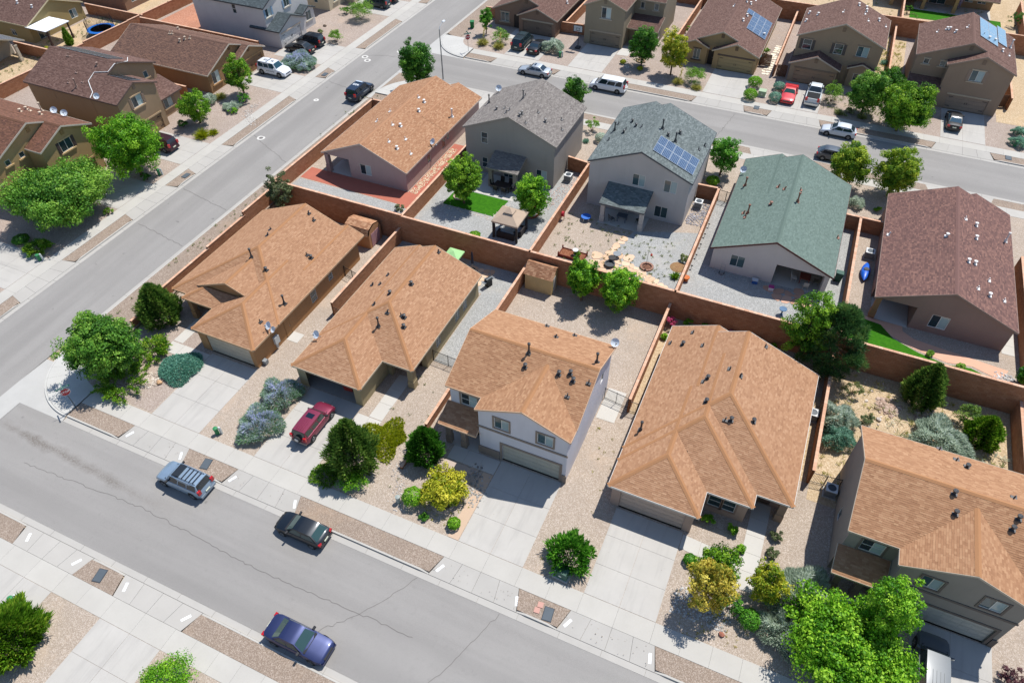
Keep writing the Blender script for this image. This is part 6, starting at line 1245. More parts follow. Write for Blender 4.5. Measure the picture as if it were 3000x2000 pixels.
'mis':{'ac_m3':(-7.878,68.343,1.6),'ac_m2':(-23.055,67.57,1.6),'ac_m5':(10.247,66.7,1.6),'ac_n2':(-22.233,109.233,1.6),'gaz':(-25.182,55.68,1.6),'table_m2':(-29.29,62.833,1.6),'planter':(-17.69,54.713,1.6),'fire':(-13.698,54.907,1.6),'bench1':(-13.533,56.647,1.6),'bench2':(-13.823,55.97,1.6),'bird':(-10.15,56.647,1.6),'playtable':(-18.56,61.19,1.6),'lamp':(-48.285,84.1,1.6),'stop2':(-49.397,94.347,1.6),'hoop':(-34.558,102.66,1.6),'bin':(-52.683,102.37,1.6),'tramp':(-105.936,77.247,1.477),'kay':(10.15,63.8,1.6),'patio4':(4.737,60.127,1.6),'bowl':(3.48,55.68,1.6),'trans':(-6.09,97.633,1.6),'wtrans':(-68.422,79.938,1.547),'lime':(-51.137,72.79,1.6),'bin2':(8.12,61.673,1.6),'person':(17.931,137.976,2.7)},'wwalls':[([(-103.568,45.373),(-101.5,96.667)],),([(-114.067,82.167),(-101.693,82.167)],),([(-113.048,67.341),(-102.522,67.341)],),([(-102.191,66.307),(-78.788,66.307)],),([(-103.035,51.321),(-79.144,51.321)],),([(-101.339,81.42),(-78.229,81.42)],)]}
# ------------------------------------------------------------------ streets and lots
GRAVEL = gravel('#a0907f', '#b0a091', '#c6b9ab')
GRAVEL_ROSE = gravel('#9a897c', '#a8988c', '#c0b2a6')
GRAVEL_GREY = gravel('#92918d', '#a6a5a1', '#bfbeba')
GRAVEL_STRIP = gravel('#8a796a', '#9b8a7b', '#b5a698')
DIRT = gravel('#b09878', '#bfa888', '#cfbb9f', 12.)
REDDIRT = gravel('#a8745a', '#b5826a', '#c5967e', 10.)
build_ground()
FY0, FY1 = 10.45, 18.28; NY0, NY1 = 84.05, 91.83
sheet('front_lots', [(-52.9, 21.9), (90, 21.9), (90, 51.7), (-52.9, 51.7)], GRAVEL)
sheet('south_lots', [(-60, -60), (90, -60), (90, 6.82), (-60, 6.82)], GRAVEL)
sheet('middle_lots', [(-52.85, 51.75), (90, 51.75), (90, NY0 - 3.62), (-52.85, NY0 - 3.62)], GRAVEL)
sheet('north_lots', [(-52.85, NY1 + 3.62), (90, NY1 + 3.62), (90, 125.78), (-52.85, 125.78)], GRAVEL_ROSE)
sheet('terrace_lots', [(-52.85, 125.83), (120, 125.83), (120, 230), (-52.85, 230)], DIRT)
wl_ = MB()
for y0, y1 in ((-60, 20), (20, 82), (82, 230)):
    wl_.poly([(-230, y0, slope_z(y0)), (sx(-69.62, y0), y0, slope_z(y0)), (sx(-69.62, y1), y1, slope_z(y1)), (-230, y1, slope_z(y1))])
tag(wl_.build('west_lots', GRAVEL_ROSE), kind='structure')
ws = MB()
for y0, y1 in ((24.9, 82.), (82., 84.)):
    ws.poly([(sx(-57.28, y0), y0, slope_z(y0)), (-52.9, y0, slope_z(y0)), (-52.9, y1, slope_z(y1)), (sx(-57.28, y1), y1, slope_z(y1))])
ws.poly([(-53.2, 98, PAD), (-52.8, 98, PAD), (-52.8, 230, PAD), (sx(-57.28, 99), 230, PAD), (sx(-57.28, 99), 99, PAD)])
tag(ws.build('gravel_verge', GRAVEL_STRIP), kind='structure')
st = MB(); st.poly([(-55.7, FY0, -.13), (130, FY0, -.13), (130, FY1, -.13), (-55.7, FY1, -.13)]); front_street = tag(st.build('front_street', asphalt('x')), kind='structure')
st = MB(); st.poly([(-54.3, NY0, PAD - .13), (130, NY0, PAD - .13), (130, NY1, PAD - .13), (-54.3, NY1, PAD - .13)]); far_street = tag(st.build('far_street', asphalt('x')), kind='structure')
st = MB()
for y0, y1 in ((-60, 20), (20, 82), (82, 260)):
    st.poly([(sx(-66, y0), y0, slope_z(y0) - .13), (sx(-57.9, y0), y0, slope_z(y0) - .13), (sx(-57.9, y1), y1, slope_z(y1) - .13), (sx(-66, y1), y1, slope_z(y1) - .13)])
west_street = tag(st.build('west_street', asphalt('y')), kind='structure')

def corner(cx, cy, a0, a1, r, zb, poly):
    """rounded street corner: gutter fill, kerb ring and curved walk, all cast in pieces"""
    g = MB(); g.poly([(x, y, zb - .122) for x, y in poly]); g = tag(g.build('corner_gutter', concrete('#aeaba5')), kind='structure')
    k = empty('corner_kerb', (cx, cy, zb), kind='structure'); w = empty('corner_walk', (cx, cy, zb), kind='structure'); n = 7
    for i in range(n):
        t = [a0 + (a1 - a0) * (i + q) / n for q in (.004, .25, .5, .75, .996)]
        for (ra, rb, z0, z1, root, nm) in ((r, r + .16, -.14, .01, k, 'kerb_stone'), (r - 3.3, r - .02, -.08, .018, w, 'slab')):
            mb = MB()
            for s, u in zip(t, t[1:]):
                q = [(ra * math.cos(s), ra * math.sin(s)), (rb * math.cos(s), rb * math.sin(s)), (rb * math.cos(u), rb * math.sin(u)), (ra * math.cos(u), ra * math.sin(u))]
                mb.hexa([(x, y, z0) for x, y in q] + [(x, y, z1) for x, y in q])
            mb.build(nm, concrete('#b8b5ae'), root)
def arc(cx, cy, r, a0, a1, n=9): return [(cx + r * math.cos(a0 + (a1 - a0) * i / n), cy + r * math.sin(a0 + (a1 - a0) * i / n)) for i in range(n + 1)]
corner(-50.75, 25.2, R(180), R(270), 6.3, 0, [(-57.9, 26.2), (-57.2, 26.2)] + arc(-50.75, 25.2, 6.44, R(180), R(270)) + [(-50.6, 18.27), (-55.72, 18.27), (-55.72, 4), (-57.9, 4)])
corner(-49.2, 98.45, R(180), R(90 + 180), 6.1, PAD, [(sx(-57.9, 99), 99.5), (sx(-57.2, 99), 99.5)] + arc(-49.2, 98.45, 6.24, R(180), R(270)) + [(-49, 91.84), (-54.25, 91.84), (-54.25, 84), (sx(-57.9, 99), 84)])
corner(-49.2, 77.4, R(180), R(90), 6.1, PAD, [(sx(-57.9, 82), 76), (sx(-57.2, 82), 76)] + arc(-49.2, 77.4, 6.24, R(180), R(90)) + [(-49, 84.04), (-54.2, 84.04), (sx(-57.9, 82), 84.04)])
fs = lambda u, v, z: (u, FY1 + v, z)
street_edge(fs, -50.6, 80, [(-44.06, -38.86, .8), (-33.1, -27.75, .85), (-14.35, -9.14, .85), (-4.47, .74, .85), (16.55, 21.6, .85)], GRAVEL_STRIP, 1)
ss = lambda u, v, z: (u, FY0 - v, z)
street_edge(ss, -55, 80, [(-44.3, -38.9, .7), (-34.3, -28.95, .85), (-14, -8, .8)], GRAVEL_STRIP, 1)
wst = lambda u, v, z: (sx(-66 - v, u), u, slope_z(u) + z)
WD = DATA['west_drives']
street_edge(wst, -30, 120, [(a, b, .8) for a, b in WD], GRAVEL_STRIP, 1)
est = lambda u, v, z: (sx(-57.9 + v, u), u, slope_z(u) + z)
street_edge(est, 26.2, 76, [], GRAVEL_STRIP, 1, walk=False)
street_edge(est, 98.6, 150, [], GRAVEL_STRIP, 1, walk=False)
nst = lambda u, v, z: (u, NY1 + v, PAD + z)
street_edge(nst, -49, 70, [(-44.0, -38.4, .8), (-33.8, -28.5, .9), (-13.8, -8.2, .8), (-3.7, 1.6, .8), (16.5, 21.75, .9)], GRAVEL_STRIP, 1)
sst = lambda u, v, z: (u, NY0 - v, PAD + z)
street_edge(sst, -49, 70, [(-43.8, -39, .8), (-34, -28.5, .8), (-19.6, -14, .8), (-4.2, .9, .8), (16, 21.6, .8)], GRAVEL_STRIP, 1)
# the kerb-side walk on the open side of the cross street north of the junction
for q, nu, nv in DATA['drives']: driveway(q, nu, nv)
for q, nu, nv in DATA['paths']: driveway(q, nu, nv, concrete('#bcb7ae'))
for pts, sd in (([(-21.6, 10.6), (-18.2, 14.2), (-16.9, 16.2), (-15.8, 18.2)], 1), ([(-12.6, 10.5), (-10.9, 13.6), (-9.9, 16.6), (-9.3, 18.2)], 2), ([(-50, 13.9), (-38, 14.6), (-27, 14.1), (-14, 14.4)], 3)):
    crack(pts, .03, seed=sd, parent=front_street)
for pts, sd in (([(sx(-65.5, 41), 42.0), (sx(-58.1, 41), 40.8)], 4), ([(sx(-65.9, 61), 62), (sx(-57.9, 56), 58.5)], 5), ([(sx(-65.8, 48), 49.2), (sx(-58, 44), 47.8)], 6), ([(-63.2, 87.2), (-60, 88.4), (-56, 88.6)], 7), ([(-63.6, 78), (-58, 77)], 8)):
    crack(pts, .045, seed=sd, parent=west_street)
for pts, sd in (([(-30.5, 84.2), (-28.7, 91.7)], 9), ([(-9.5, 84.2), (-8.4, 91.5)], 10)): crack(pts, .04, seed=sd, parent=far_street)
def manhole(x, y, r, parent):
    mb = MB(); mb.lathe([(r + .26, 0), (r + .26, .006), (r, .008)], 20, (x, y, gz(x, y) - .126)); o = mb.build('manhole_collar', concrete('#c9c5bd'), parent)
    mb = MB(); mb.lathe([(r, 0), (r, .01), (.02, .012)], 20, (x, y, gz(x, y) - .126)); mb.build('manhole_cover', plain('#6b6662', .8), o)
for x, y, r in ((sx(-64.6, 61), 61.9, .28), (-58.9, 90.5, .42), (-63.0, 86.7, .25), (-62.0, 85.8, .25), (sx(-64, 73), 72.8, .12)): manhole(x, y, r, west_street)
# house numbers sprayed on the aprons
def kerb_number(x, y, rz, txt):
    z = gz(x, y) - .045
    o = empty('painted_house_number', (x, y, z + .004), 0, 'white painted address patch on the ' + txt[1], 'marking')
    o.rotation_mode = 'ZYX'; o.rotation_euler = (.078 if y > 14 else -.078, 0, rz)      # lies on the sloping apron
    mb = MB(); mb.poly([(-.34, -.1, .0), (.34, -.1, .0), (.34, .1, .0), (-.34, .1, .0)]); mb.build('paint_patch', plain('#e4e4e2', .6), o)
    for q in range(4):
        mb = MB(); mb.poly([(-.24 + .135 * q, -.055, .005), (-.16 + .135 * q, -.055, .005), (-.16 + .135 * q, .055, .005), (-.24 + .135 * q, .055, .005)]); mb.build('worn_digit', plain('#b4b6b8', .7), o)
for a in DATA['numbers']: kerb_number(*a)
for a in DATA['patches']: sheet(*a[:1], a[1], {'grey': GRAVEL_GREY, 'rose': GRAVEL_ROSE, 'dirt': DIRT, 'red': REDDIRT, 'strip': GRAVEL_STRIP, 'lawn': lawn(), 'patio': plain('#a35f4c', .9), 'pinkwalk': plain('#c89a80', .9), 'conc': concrete('#b5b0a8'), 'gravel': GRAVEL}[a[2]], a[3])
for H in DATA['houses']: build_house(H)
# ------------------------------------------------------------------ masonry walls and gates
WT = 3.34
block_wall([(-52.75, 51.72), (-36.2, 51.72), (-21.25, 51.72), (-6.3, 51.72), (8.65, 51.72), (23.8, 51.72), (60, 51.72)], [WT + .12, WT, WT, WT, WT - .06, WT - .06], 'tall brown block wall running between the two house rows', seed=1)
block_wall([(-36.45, 38.65), (-36.45, 51.5)], [1.8], 'block wall between the corner house and the open garage house', seed=2)
block_wall([(-21.42, 25.8), (-21.42, 30), (-21.42, 36), (-21.42, 51.5)], [.35, .95, 1.8], 'stepped block wall left of the white two storey house', seed=3)
block_wall([(-6.5, 38.7), (-6.5, 51.5)], [1.8], 'block wall right of the white house back yard', seed=4)
block_wall([(8.63, 37.6), (8.63, 51.5)], [1.8], 'block wall between the stepped roof house and the sandy yard', seed=5)
block_wall([(23.6, 34), (23.6, 51.5)], [1.8], 'block wall at the right edge of the sandy yard', seed=6)
block_wall([(-53.2, 29.4), (-53.2, 31.6), (-53.2, 40.5), (-53.2, 46.5), (-53.2, 51.5)], [1.05, 1.7, 1.95, 2.45], 'stepped block wall along the cross street beside the corner house', seed=7)
block_wall([(-52.75, 51.95), (-52.65, 72.6), (-50.3, 72.6)], [WT + .1, WT + .1], 'block wall along the cross street beside the orange tan roof', seed=8)
block_wall([(-36.15, 51.9), (-36.15, 68.0)], [WT], 'block wall between the mauve house and the grey house', seed=9)
block_wall([(-21.25, 51.9), (-21.25, 69.5), (-23.9, 69.9)], [WT, WT], 'block wall between the grey and slate roofed houses', seed=10)
block_wall([(-6.27, 51.9), (-6.27, 70.4), (-8.5, 70.3)], [WT, WT], 'block wall between the slate and green roofed houses', seed=11)
block_wall([(8.65, 51.9), (8.65, 70.9)], [WT], 'block wall between the green and mottled brown roofed houses', seed=12)
block_wall([(6.9, 71.0), (10.9, 71.0)], [WT], 'short block wall closing the gap beside the green roof', seed=13)
block_wall([(23.85, 51.9), (23.85, 70.4)], [WT], 'block wall at the right edge beside the mottled brown roof', seed=14)
for i, (pts, top, lab) in enumerate((([(-38.35, 107), (-38.35, 125.6)], 3.3, 'block wall right of the far corner house'), ([(-21.0, 107.5), (-21.0, 125.6)], 3.3, 'block wall left of the solar panel roof'), ([(-5.7, 104.3), (-5.7, 125.6)], 3.3, 'block wall by the stepping stone walk'),
        ([(9.1, 108.9), (9.1, 125.6)], 3.3, 'block wall left of the bare side yard'), ([(24.4, 106.5), (24.4, 118)], 3.3, 'block wall right of the solar heating roof'), ([(-53, 125.75), (70, 125.75)], 4.4, 'tall block wall behind the far row'),
        ([(-52.4, 107.3), (-50.2, 107.3)], 3.3, 'short block wall left of the far corner house'), ([(-39, 106.6), (-35, 106.9)], 3.2, 'short block wall by the basketball hoop'), ([(9.5, 126), (9.5, 140)], 4.4, 'block wall between the two terrace yards'), ([(26.5, 126), (26.5, 140)], 4.4, 'block wall at the right of the terrace patio'))):
    block_wall(pts, [top], lab, seed=20 + i)
wl_lab = ['long block wall behind the west row', 'block wall beyond the trampoline', 'block wall below the white patio cover', 'block wall between the solar mat house and the mottled brown house', 'block wall between the two nearest west houses', 'block wall before the red dirt yard']
for (pts,), lab in zip(DATA['wwalls'], wl_lab):
    # stepped with the slope
    (x0, y0), (x1, y1) = pts; n = max(1, int(abs(y1 - y0) / 8)); P = [(x0 + (x1 - x0) * i / n, y0 + (y1 - y0) * i / n) for i in range(n + 1)]
    block_wall(P, [max(slope_z(a[1]), slope_z(b[1])) + 1.75 for a, b in zip(P, P[1:])], lab, seed=len(lab))
iron_gate((-24.7, 37.3), (-21.55, 37.1), 1.35, 'iron gate beside the white house, left side')
iron_gate((-8.85, 39.3), (-6.65, 39.0), 1.4, 'iron gate beside the white house, right side')
iron_gate((-6.4, 38.75), (-5.1, 38.75), 1.4, 'narrow iron gate left of the stepped roof house')
iron_gate((-36.4, 38.6), (-34.3, 38.4), 1.2, 'iron gate left of the open garage house')
iron_gate((-38.8, 44.1), (-36.6, 43.6), 1.3, 'iron gate right of the corner house')
iron_gate((8.75, 37.7), (10.85, 37.9), 1.3, 'iron gate left of the grey two storey house')
iron_gate((-6.15, 70.5), (-4.5, 70.3), 1.5, 'iron gate left of the green roofed house')
def plank_gate(p, q, h, label, col):
    L = math.dist(p, q); g = empty('plank_gate', (p[0], p[1], gz(*p)), math.atan2(q[1] - p[1], q[0] - p[0]), label, 'gate'); n = max(3, int(L / .16)); m = plain(col, .85)
    for i in range(n):
        mb = MB(); mb.box(L * i / n + .006, -.015, .04, L * (i + 1) / n - .006, .015, h + (.01 if i % 2 else 0)); mb.build('plank', m, g)
    mb = MB(); mb.box(0, .016, .3, L, .06, .4); mb.box(0, .016, h - .4, L, .06, h - .3); mb.build('rail', m, g)
plank_gate((-8.1, 107.0), (-6.6, 107.1), 1.7, 'brown plank gate beside the stepping stone walk', '#6a4a34')
plank_gate((-5.4, 104.4), (-4.0, 104.6), 1.7, 'brown plank gate beside the red car', '#5a3c2c')
plank_gate((22.9, 106.9), (24.2, 107.2), 1.7, 'brown plank gate right of the black sedan', '#6a4a34')

# ------------------------------------------------------------------ plants
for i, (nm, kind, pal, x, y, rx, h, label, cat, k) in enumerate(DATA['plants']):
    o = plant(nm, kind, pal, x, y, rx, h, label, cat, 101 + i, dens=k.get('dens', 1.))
    if 'stalk' in k: stalk(o, k['stalk'], (.35, .1))

# ------------------------------------------------------------------ cars
for i, (kind, col, x, y, rz, label, metal, gl, extra, z, low, cat, dim) in enumerate(DATA['cars']):
    o, (r0, r1, zr, X, wr, h) = car(kind, col, x, y, rz, label, None, metal, gl, extra, cat, z, low, dim)
    if '026' in label:
        text_on('026', .62, plain('#dfe3e6', .5), o, (X(r0 * .55 + r1 * .45), 0, zr + .03), (0, 0, -math.pi / 2))
        for s in (1, -1):
            for j in range(9): m = MB(); m.box(X(.36 + .03 * j), s * (h + .004) - .004, .70 + .012 * j, X(.342 + .03 * j), s * (h + .004) + .004, .86 + .008 * j); m.build('side_marking', plain('#aeb8be', .5), o)
    if 'roof lettering' in label:
        text_on('25', .62, plain('#22262a', .5), o, (X(r0 * .35 + r1 * .65), 0, zr + .03), (0, 0, math.pi))
        text_on('M', .55, plain('#22262a', .5), o, (X(r0 * .8 + r1 * .2), 0, zr + .03), (0, 0, math.pi))
        m = MB(); m.box(X(r0 * .55 + r1 * .45) - .06, -wr * .9, zr + .02, X(r0 * .55 + r1 * .45) + .06, wr * .9, zr + .07); m.build('light_bar', plain('#5b6670', .3), o)
        for j in range(10): m = MB(); m.box(X(.36 + .03 * j), -(h + .008), .66 + .01 * (j % 3), X(.344 + .03 * j), -(h + .001), .82 - .02 * (j % 2)); m.build('side_marking', plain('#5a6066', .5), o)

# ------------------------------------------------------------------ street furniture
M = DATA['mis']
def stop_sign(x, y, z, rz, label, street):
    o = empty('stop_sign', (x, y, z), rz, label, 'sign')
    mb = MB(); mb.tube([(0, 0, -.1), (0, 0, 2.75)], .03, 6); mb.build('pole', plain('#55585a', .5, .6), o)
    mb = MB(); r = .42; pts = [(r * math.cos(R(22.5 + 45 * k)), r * math.sin(R(22.5 + 45 * k))) for k in range(8)]
    for rr, t, mi in ((1., .0, 0), (.92, .006, 1)):
        P = [(.035 + t, a * rr, 2.15 + b * rr) for a, b in pts]; mb.poly(P, mi=mi)
    mb.poly([(.03, a, 2.15 + b) for a, b in pts][::-1], mi=2)
    s = mb.build('sign_face', [plain('#d8d6d2', .4), plain('#a01f26', .4), METAL()], o)
    text_on('STOP', .30, plain('#e6e4e0', .4), s, (.046, 0, 2.15), (math.pi / 2, 0, math.pi / 2))
    for a, zz, w in ((0, 2.66, .55), (math.pi / 2, 2.82, .5)):
        mb = MB(); mb.box(-.01, -w, -.09, .01, w, .09); b = mb.build('street_name_blade', plain('#0f6b57', .45), o, loc=(0, 0, zz), rz=a)
        m2 = MB(); m2.box(.0102, -w + .1, -.03, .013, w - .1, .03); m2.build('lettering', plain('#cfe0da', .5), b)
stop_sign(-50.55, 19.8, 0, R(-28), 'stop sign at the near street corner', '')
stop_sign(M['stop2'][0], M['stop2'][1], PAD, R(-40), 'stop sign at the far street corner', '')
def street_lamp(x, y, z, label):
    o = empty('street_lamp', (x, y, z), 0, label, 'lamp')
    mb = MB(); mb.lathe([(.17, 0), (.17, .25), (.1, .3)], 10); mb.tube([(0, 0, .2), (0, 0, 7.3)], [.1, .06], 10); mb.build('pole', plain('#84888b', .45, .6), o)
    mb = MB(); mb.tube([(0, 0, 7.2), (-.12, .4, 7.5), (-.3, 1.3, 7.62), (-.4, 1.9, 7.6)], [.05, .045, .04, .035], 8); mb.build('arm', plain('#84888b', .45, .6), o)
    mb = MB(); mb.hexa([(-.55, 1.7, 7.52), (-.25, 1.7, 7.52), (-.3, 2.4, 7.5), (-.6, 2.4, 7.5), (-.5, 1.7, 7.66), (-.3, 1.7, 7.66), (-.35, 2.35, 7.62), (-.55, 2.35, 7.62)]); mb.build('lamp_head', plain('#c5c8c9', .5), o)
street_lamp(*M['lamp'][:2], PAD, 'tall grey street lamp at the upper junction')
def cart(x, y, z, rz, label, col):
    o = empty('wheeled_bin', (x, y, z), rz, label, 'bin')
    mb = MB(); mb.hexa([(-.25, -.27, .05), (.25, -.27, .05), (.25, .27, .05), (-.25, .27, .05), (-.32, -.34, .98), (.32, -.34, .98), (.32, .36, .98), (-.32, .36, .98)]); mb.build('body', plain(col, .6), o)
    mb = MB(); mb.hexa([(-.34, -.37, .99), (.34, -.37, .99), (.34, .4, 1.02), (-.34, .4, 1.02), (-.3, -.33, 1.06), (.3, -.33, 1.06), (.3, .36, 1.1), (-.3, .36, 1.1)]); mb.build('lid', plain(col, .6), o)
    for s in (-.27, .27):
        mb = MB(); mb.lathe([(.12, -.03), (.12, .03)], 12); me = mb.mesh('wheel', BLACK()); me.transform(Matrix.Rotation(R(90), 4, 'Y')); put('wheel', me, o, (s, .3, .12))
cart(M['bin'][0], M['bin'][1], PAD, .4, 'green wheeled bin at the far corner kerb', '#0e6a34')
cart(M['bin2'][0] - .35, M['bin2'][1], PAD, 1.6, 'dark green bin beside the green roofed house', '#1f4a3c')
cart(-8.1, 107.8, PAD, 0, 'blue green bin behind the brown plank gate', '#2a5a5c')
def pedestal(x, y, z, rz, label, col, post=True):
    o = empty('utility_pedestal', (x, y, z), rz, label, 'utility box')
    mb = MB(); mb.lathe([(.17, 0), (.17, .62), (.2, .62), (.2, .76), (.05, .8)], 12); mb.build('cabinet', plain(col, .6), o)
    if post:
        mb = MB(); mb.hexa([(.2, .1, 0), (.42, .1, 0), (.42, .24, 0), (.2, .24, 0), (.22, .1, .85), (.4, .1, .85), (.4, .22, .85), (.22, .22, .85)]); mb.build('cable_post', plain('#b9bdb8', .6), o)
for x, y, rz, l, c, p in ((-37.4, 22.55, 0, 'green utility pedestal by the first and second front driveways', '#2f7a4a', True), (-40.6, 5.2, .5, 'green utility pedestal at the lower left', '#2f7a4a', True), (-20.1, 23.0, 0, 'small pale post near the clipped bush', '#8f958f', False)):
    pedestal(x, y, gz(x, y), rz, l, c, p)
for n, x, y, l in (('w', sx(-70.3, 35), 32.9, 'green utility pedestal in the lower west yard'), ('w', sx(-70.4, 50), 50.2, 'green utility pedestal under the bright west tree'), ('m', -35.9, 98.0, 'green utility pedestal by the far silvery bush'), ('m', 25.0, 96.8, 'green utility pedestal at the right edge'), ('m', -7.6, 79.2, 'green utility pedestal behind the slate roof house')):
    pedestal(x, y, gz(x, y), 0, l, '#2f7a4a')
def transformer(x, y, z, rz, label, col='#7f9a83', k=1.):
    o = empty('transformer_box', (x, y, z), rz, label, 'utility box')
    mb = MB(); mb.box(-.62 * k, -.5 * k, 0, .62 * k, .5 * k, .1); mb.build('pad', concrete('#b5b0a8'), o)
    mb = MB(); mb.hexa([(-.5 * k, -.42 * k, .1), (.5 * k, -.42 * k, .1), (.5 * k, .42 * k, .1), (-.5 * k, .42 * k, .1), (-.5 * k, -.36 * k, .78 * k), (.5 * k, -.36 * k, .78 * k), (.5 * k, .42 * k, .86 * k), (-.5 * k, .42 * k, .86 * k)]); mb.build('cabinet', plain(col, .6), o)
    mb = MB(); mb.box(-.1, -.425 * k, .35, .1, -.40 * k, .5); mb.build('label_plate', plain('#d8d8c8', .5), o)
transformer(-6.35, 22.6, 0, -.1, 'dark green transformer box under the spiky shrub', '#3a5a4c')
transformer(*M['trans'][:2], PAD, 0, 'pale green transformer box between the round far bushes', '#93a583')
transformer(M['wtrans'][0], M['wtrans'][1], M['wtrans'][2], R(90), 'pale transformer box in the lavender bed', '#a9b29c')
def lid(x, y, z, rz, label, col='#4a5258', sx_=.3, sy_=.45):
    o = empty('meter_box', (x, y, z), rz, label, 'lid'); mb = MB(); mb.box(-sx_ - .05, -sy_ - .05, -.02, sx_ + .05, sy_ + .05, .03); mb.build('rim', plain('#3a4046', .8), o)
    mb = MB(); mb.box(-sx_, -sy_, .03, sx_, sy_, .045); mb.build('lid', plain(col, .7), o)
for x, y, rz, l in ((-36.2, 19.75, 0.2, 'grey meter lid in the strip behind the silver SUV'), (-36.7, 9.1, .2, 'grey meter lid in the lower planting strip'), (-6.2, 19.5, .1, 'dark meter lid beside two pink pavers'), (11.0, 21.0, .0, 'meter lid set in the sidewalk near the large bright tree')): lid(x, y, gz(x, y), rz, l)
for x, y, l in ((-6.1, 94.0, 'meter lid in the far strip left of the red car'), (24.2, 93.5, 'meter lid in the far strip at the right edge'), (sx(-67.3, 52), 51.3, 'meter lid in the west strip under the bright tree'), (sx(-67.3, 80), 79.3, 'meter lid in the west strip by the lavender')): lid(x, y, gz(x, y), 0, l)
for dx, l in ((0, 'pink paver nearer the kerb'), (.28, 'pink paver nearer the sidewalk')):
    o = empty('paver', (-7.0 + dx * .3, 19.45 + dx * 1.6, .0), .1, l, 'paver'); mb = MB(); mb.box(-.2, -.2, 0, .2, .2, .05); mb.build('block', plain('#b58a7c', .9), o)
def ac_unit(x, y, z, label, rz=0):
    o = empty('air_conditioner', (x, y, z), rz, label, 'air conditioner')
    mb = MB(); mb.box(-.5, -.5, 0, .5, .5, .08); mb.build('pad', concrete('#b5b0a8'), o)
    mb = MB(); mb.box(-.4, -.4, .08, .4, .4, .82)
    for k in range(9): zz = .14 + k * .075; mb.box(-.412, -.412, zz, .412, .412, zz + .03)
    mb.build('cabinet', plain('#77797a', .6), o)
    mb = MB(); mb.box(-.43, -.43, .82, .43, .43, .87); mb.build('top', plain('#c3c4c2', .6), o)
    mb = MB(); mb.lathe([(.32, .871), (.32, .89), (.26, .89), (.26, .872)], 18); mb.lathe([(.25, .873), (.02, .876)], 18); mb.build('fan_grille', plain('#39424a', .5), o)
ac_unit(*M['ac_m3'], 'air conditioner on dark rocks beside the slate roof house'); ac_unit(*M['ac_m2'], 'air conditioner beside the grey two storey house'); ac_unit(*M['ac_m5'], 'air conditioner left of the mottled brown roof'); ac_unit(*M['ac_n2'], 'air conditioner beside the greige house')
ac_unit(10.3, 37.2, 0, 'air conditioner beside the grey two storey house gate'); ac_unit(8.0, 44.3, 0, 'air conditioner under the stepped roof eave')

# ------------------------------------------------------------------ yards
def gambrel_shed(x, y, z, rz, L, W, label, wallc, roofc, doorc):
    o = empty('garden_shed', (x, y, z), rz, label, 'shed'); h = 1.75; prof = [(-W / 2, h), (-W * .36, h + .55), (0, h + .82), (W * .36, h + .55), (W / 2, h)]
    mb = MB()
    for xx in (-L / 2, L / 2): mb.poly([(xx, -W / 2, 0)] + [(xx, a, b) for a, b in prof] + [(xx, W / 2, 0)])
    for s in (-1, 1): mb.poly([(-L / 2, s * W / 2, 0), (L / 2, s * W / 2, 0), (L / 2, s * W / 2, h), (-L / 2, s * W / 2, h)])
    mb.build('wall', plain(wallc, .8), o)
    rf = MB(); pr = [(a * 1.08, b + .03) for a, b in prof]; pr[0] = (pr[0][0] - .05, h - .08); pr[-1] = (pr[-1][0] + .05, h - .08)
    rg = random.Random(5)
    for (a, b), (c, d) in zip(pr, pr[1:]):
        n = max(2, int(math.hypot(c - a, d - b) / .14)); up = d > b
        for i in range(n):
            t0, t1 = i / n, (i + 1) / n
            for j in range(int((L + .2) / .3)):
                u0, u1 = -L / 2 - .1 + j * .3, -L / 2 - .1 + (j + 1) * .3; l0, l1 = (.02, .004) if up else (.004, .02)
                rf.poly([(u0, a + (c - a) * t0, b + (d - b) * t0 + l0), (u1, a + (c - a) * t0, b + (d - b) * t0 + l0), (u1, a + (c - a) * t1, b + (d - b) * t1 + l1), (u0, a + (c - a) * t1, b + (d - b) * t1 + l1)], rg.random())
    tag(rf.build('roof', shingle(*roofc), o), kind='stuff')
    for s in (-1, 1):
        for k in range(4):
            mb = MB(); y0 = s * (.02 + k * .19); y1 = s * (.02 + (k + 1) * .19 - .012); mb.box(L / 2 + .004, min(y0, y1), .1, L / 2 + .03, max(y0, y1), 1.72); mb.build('door_plank', plain(doorc, .8), o)
gambrel_shed(-40.2, 50.1, 0, 0, 3.0, 2.3, 'garden shed with pink double doors behind the corner house', '#a97a54', TANC if False else ('#8f6349', '#b08364', '#c79e7c'), '#a97f80')
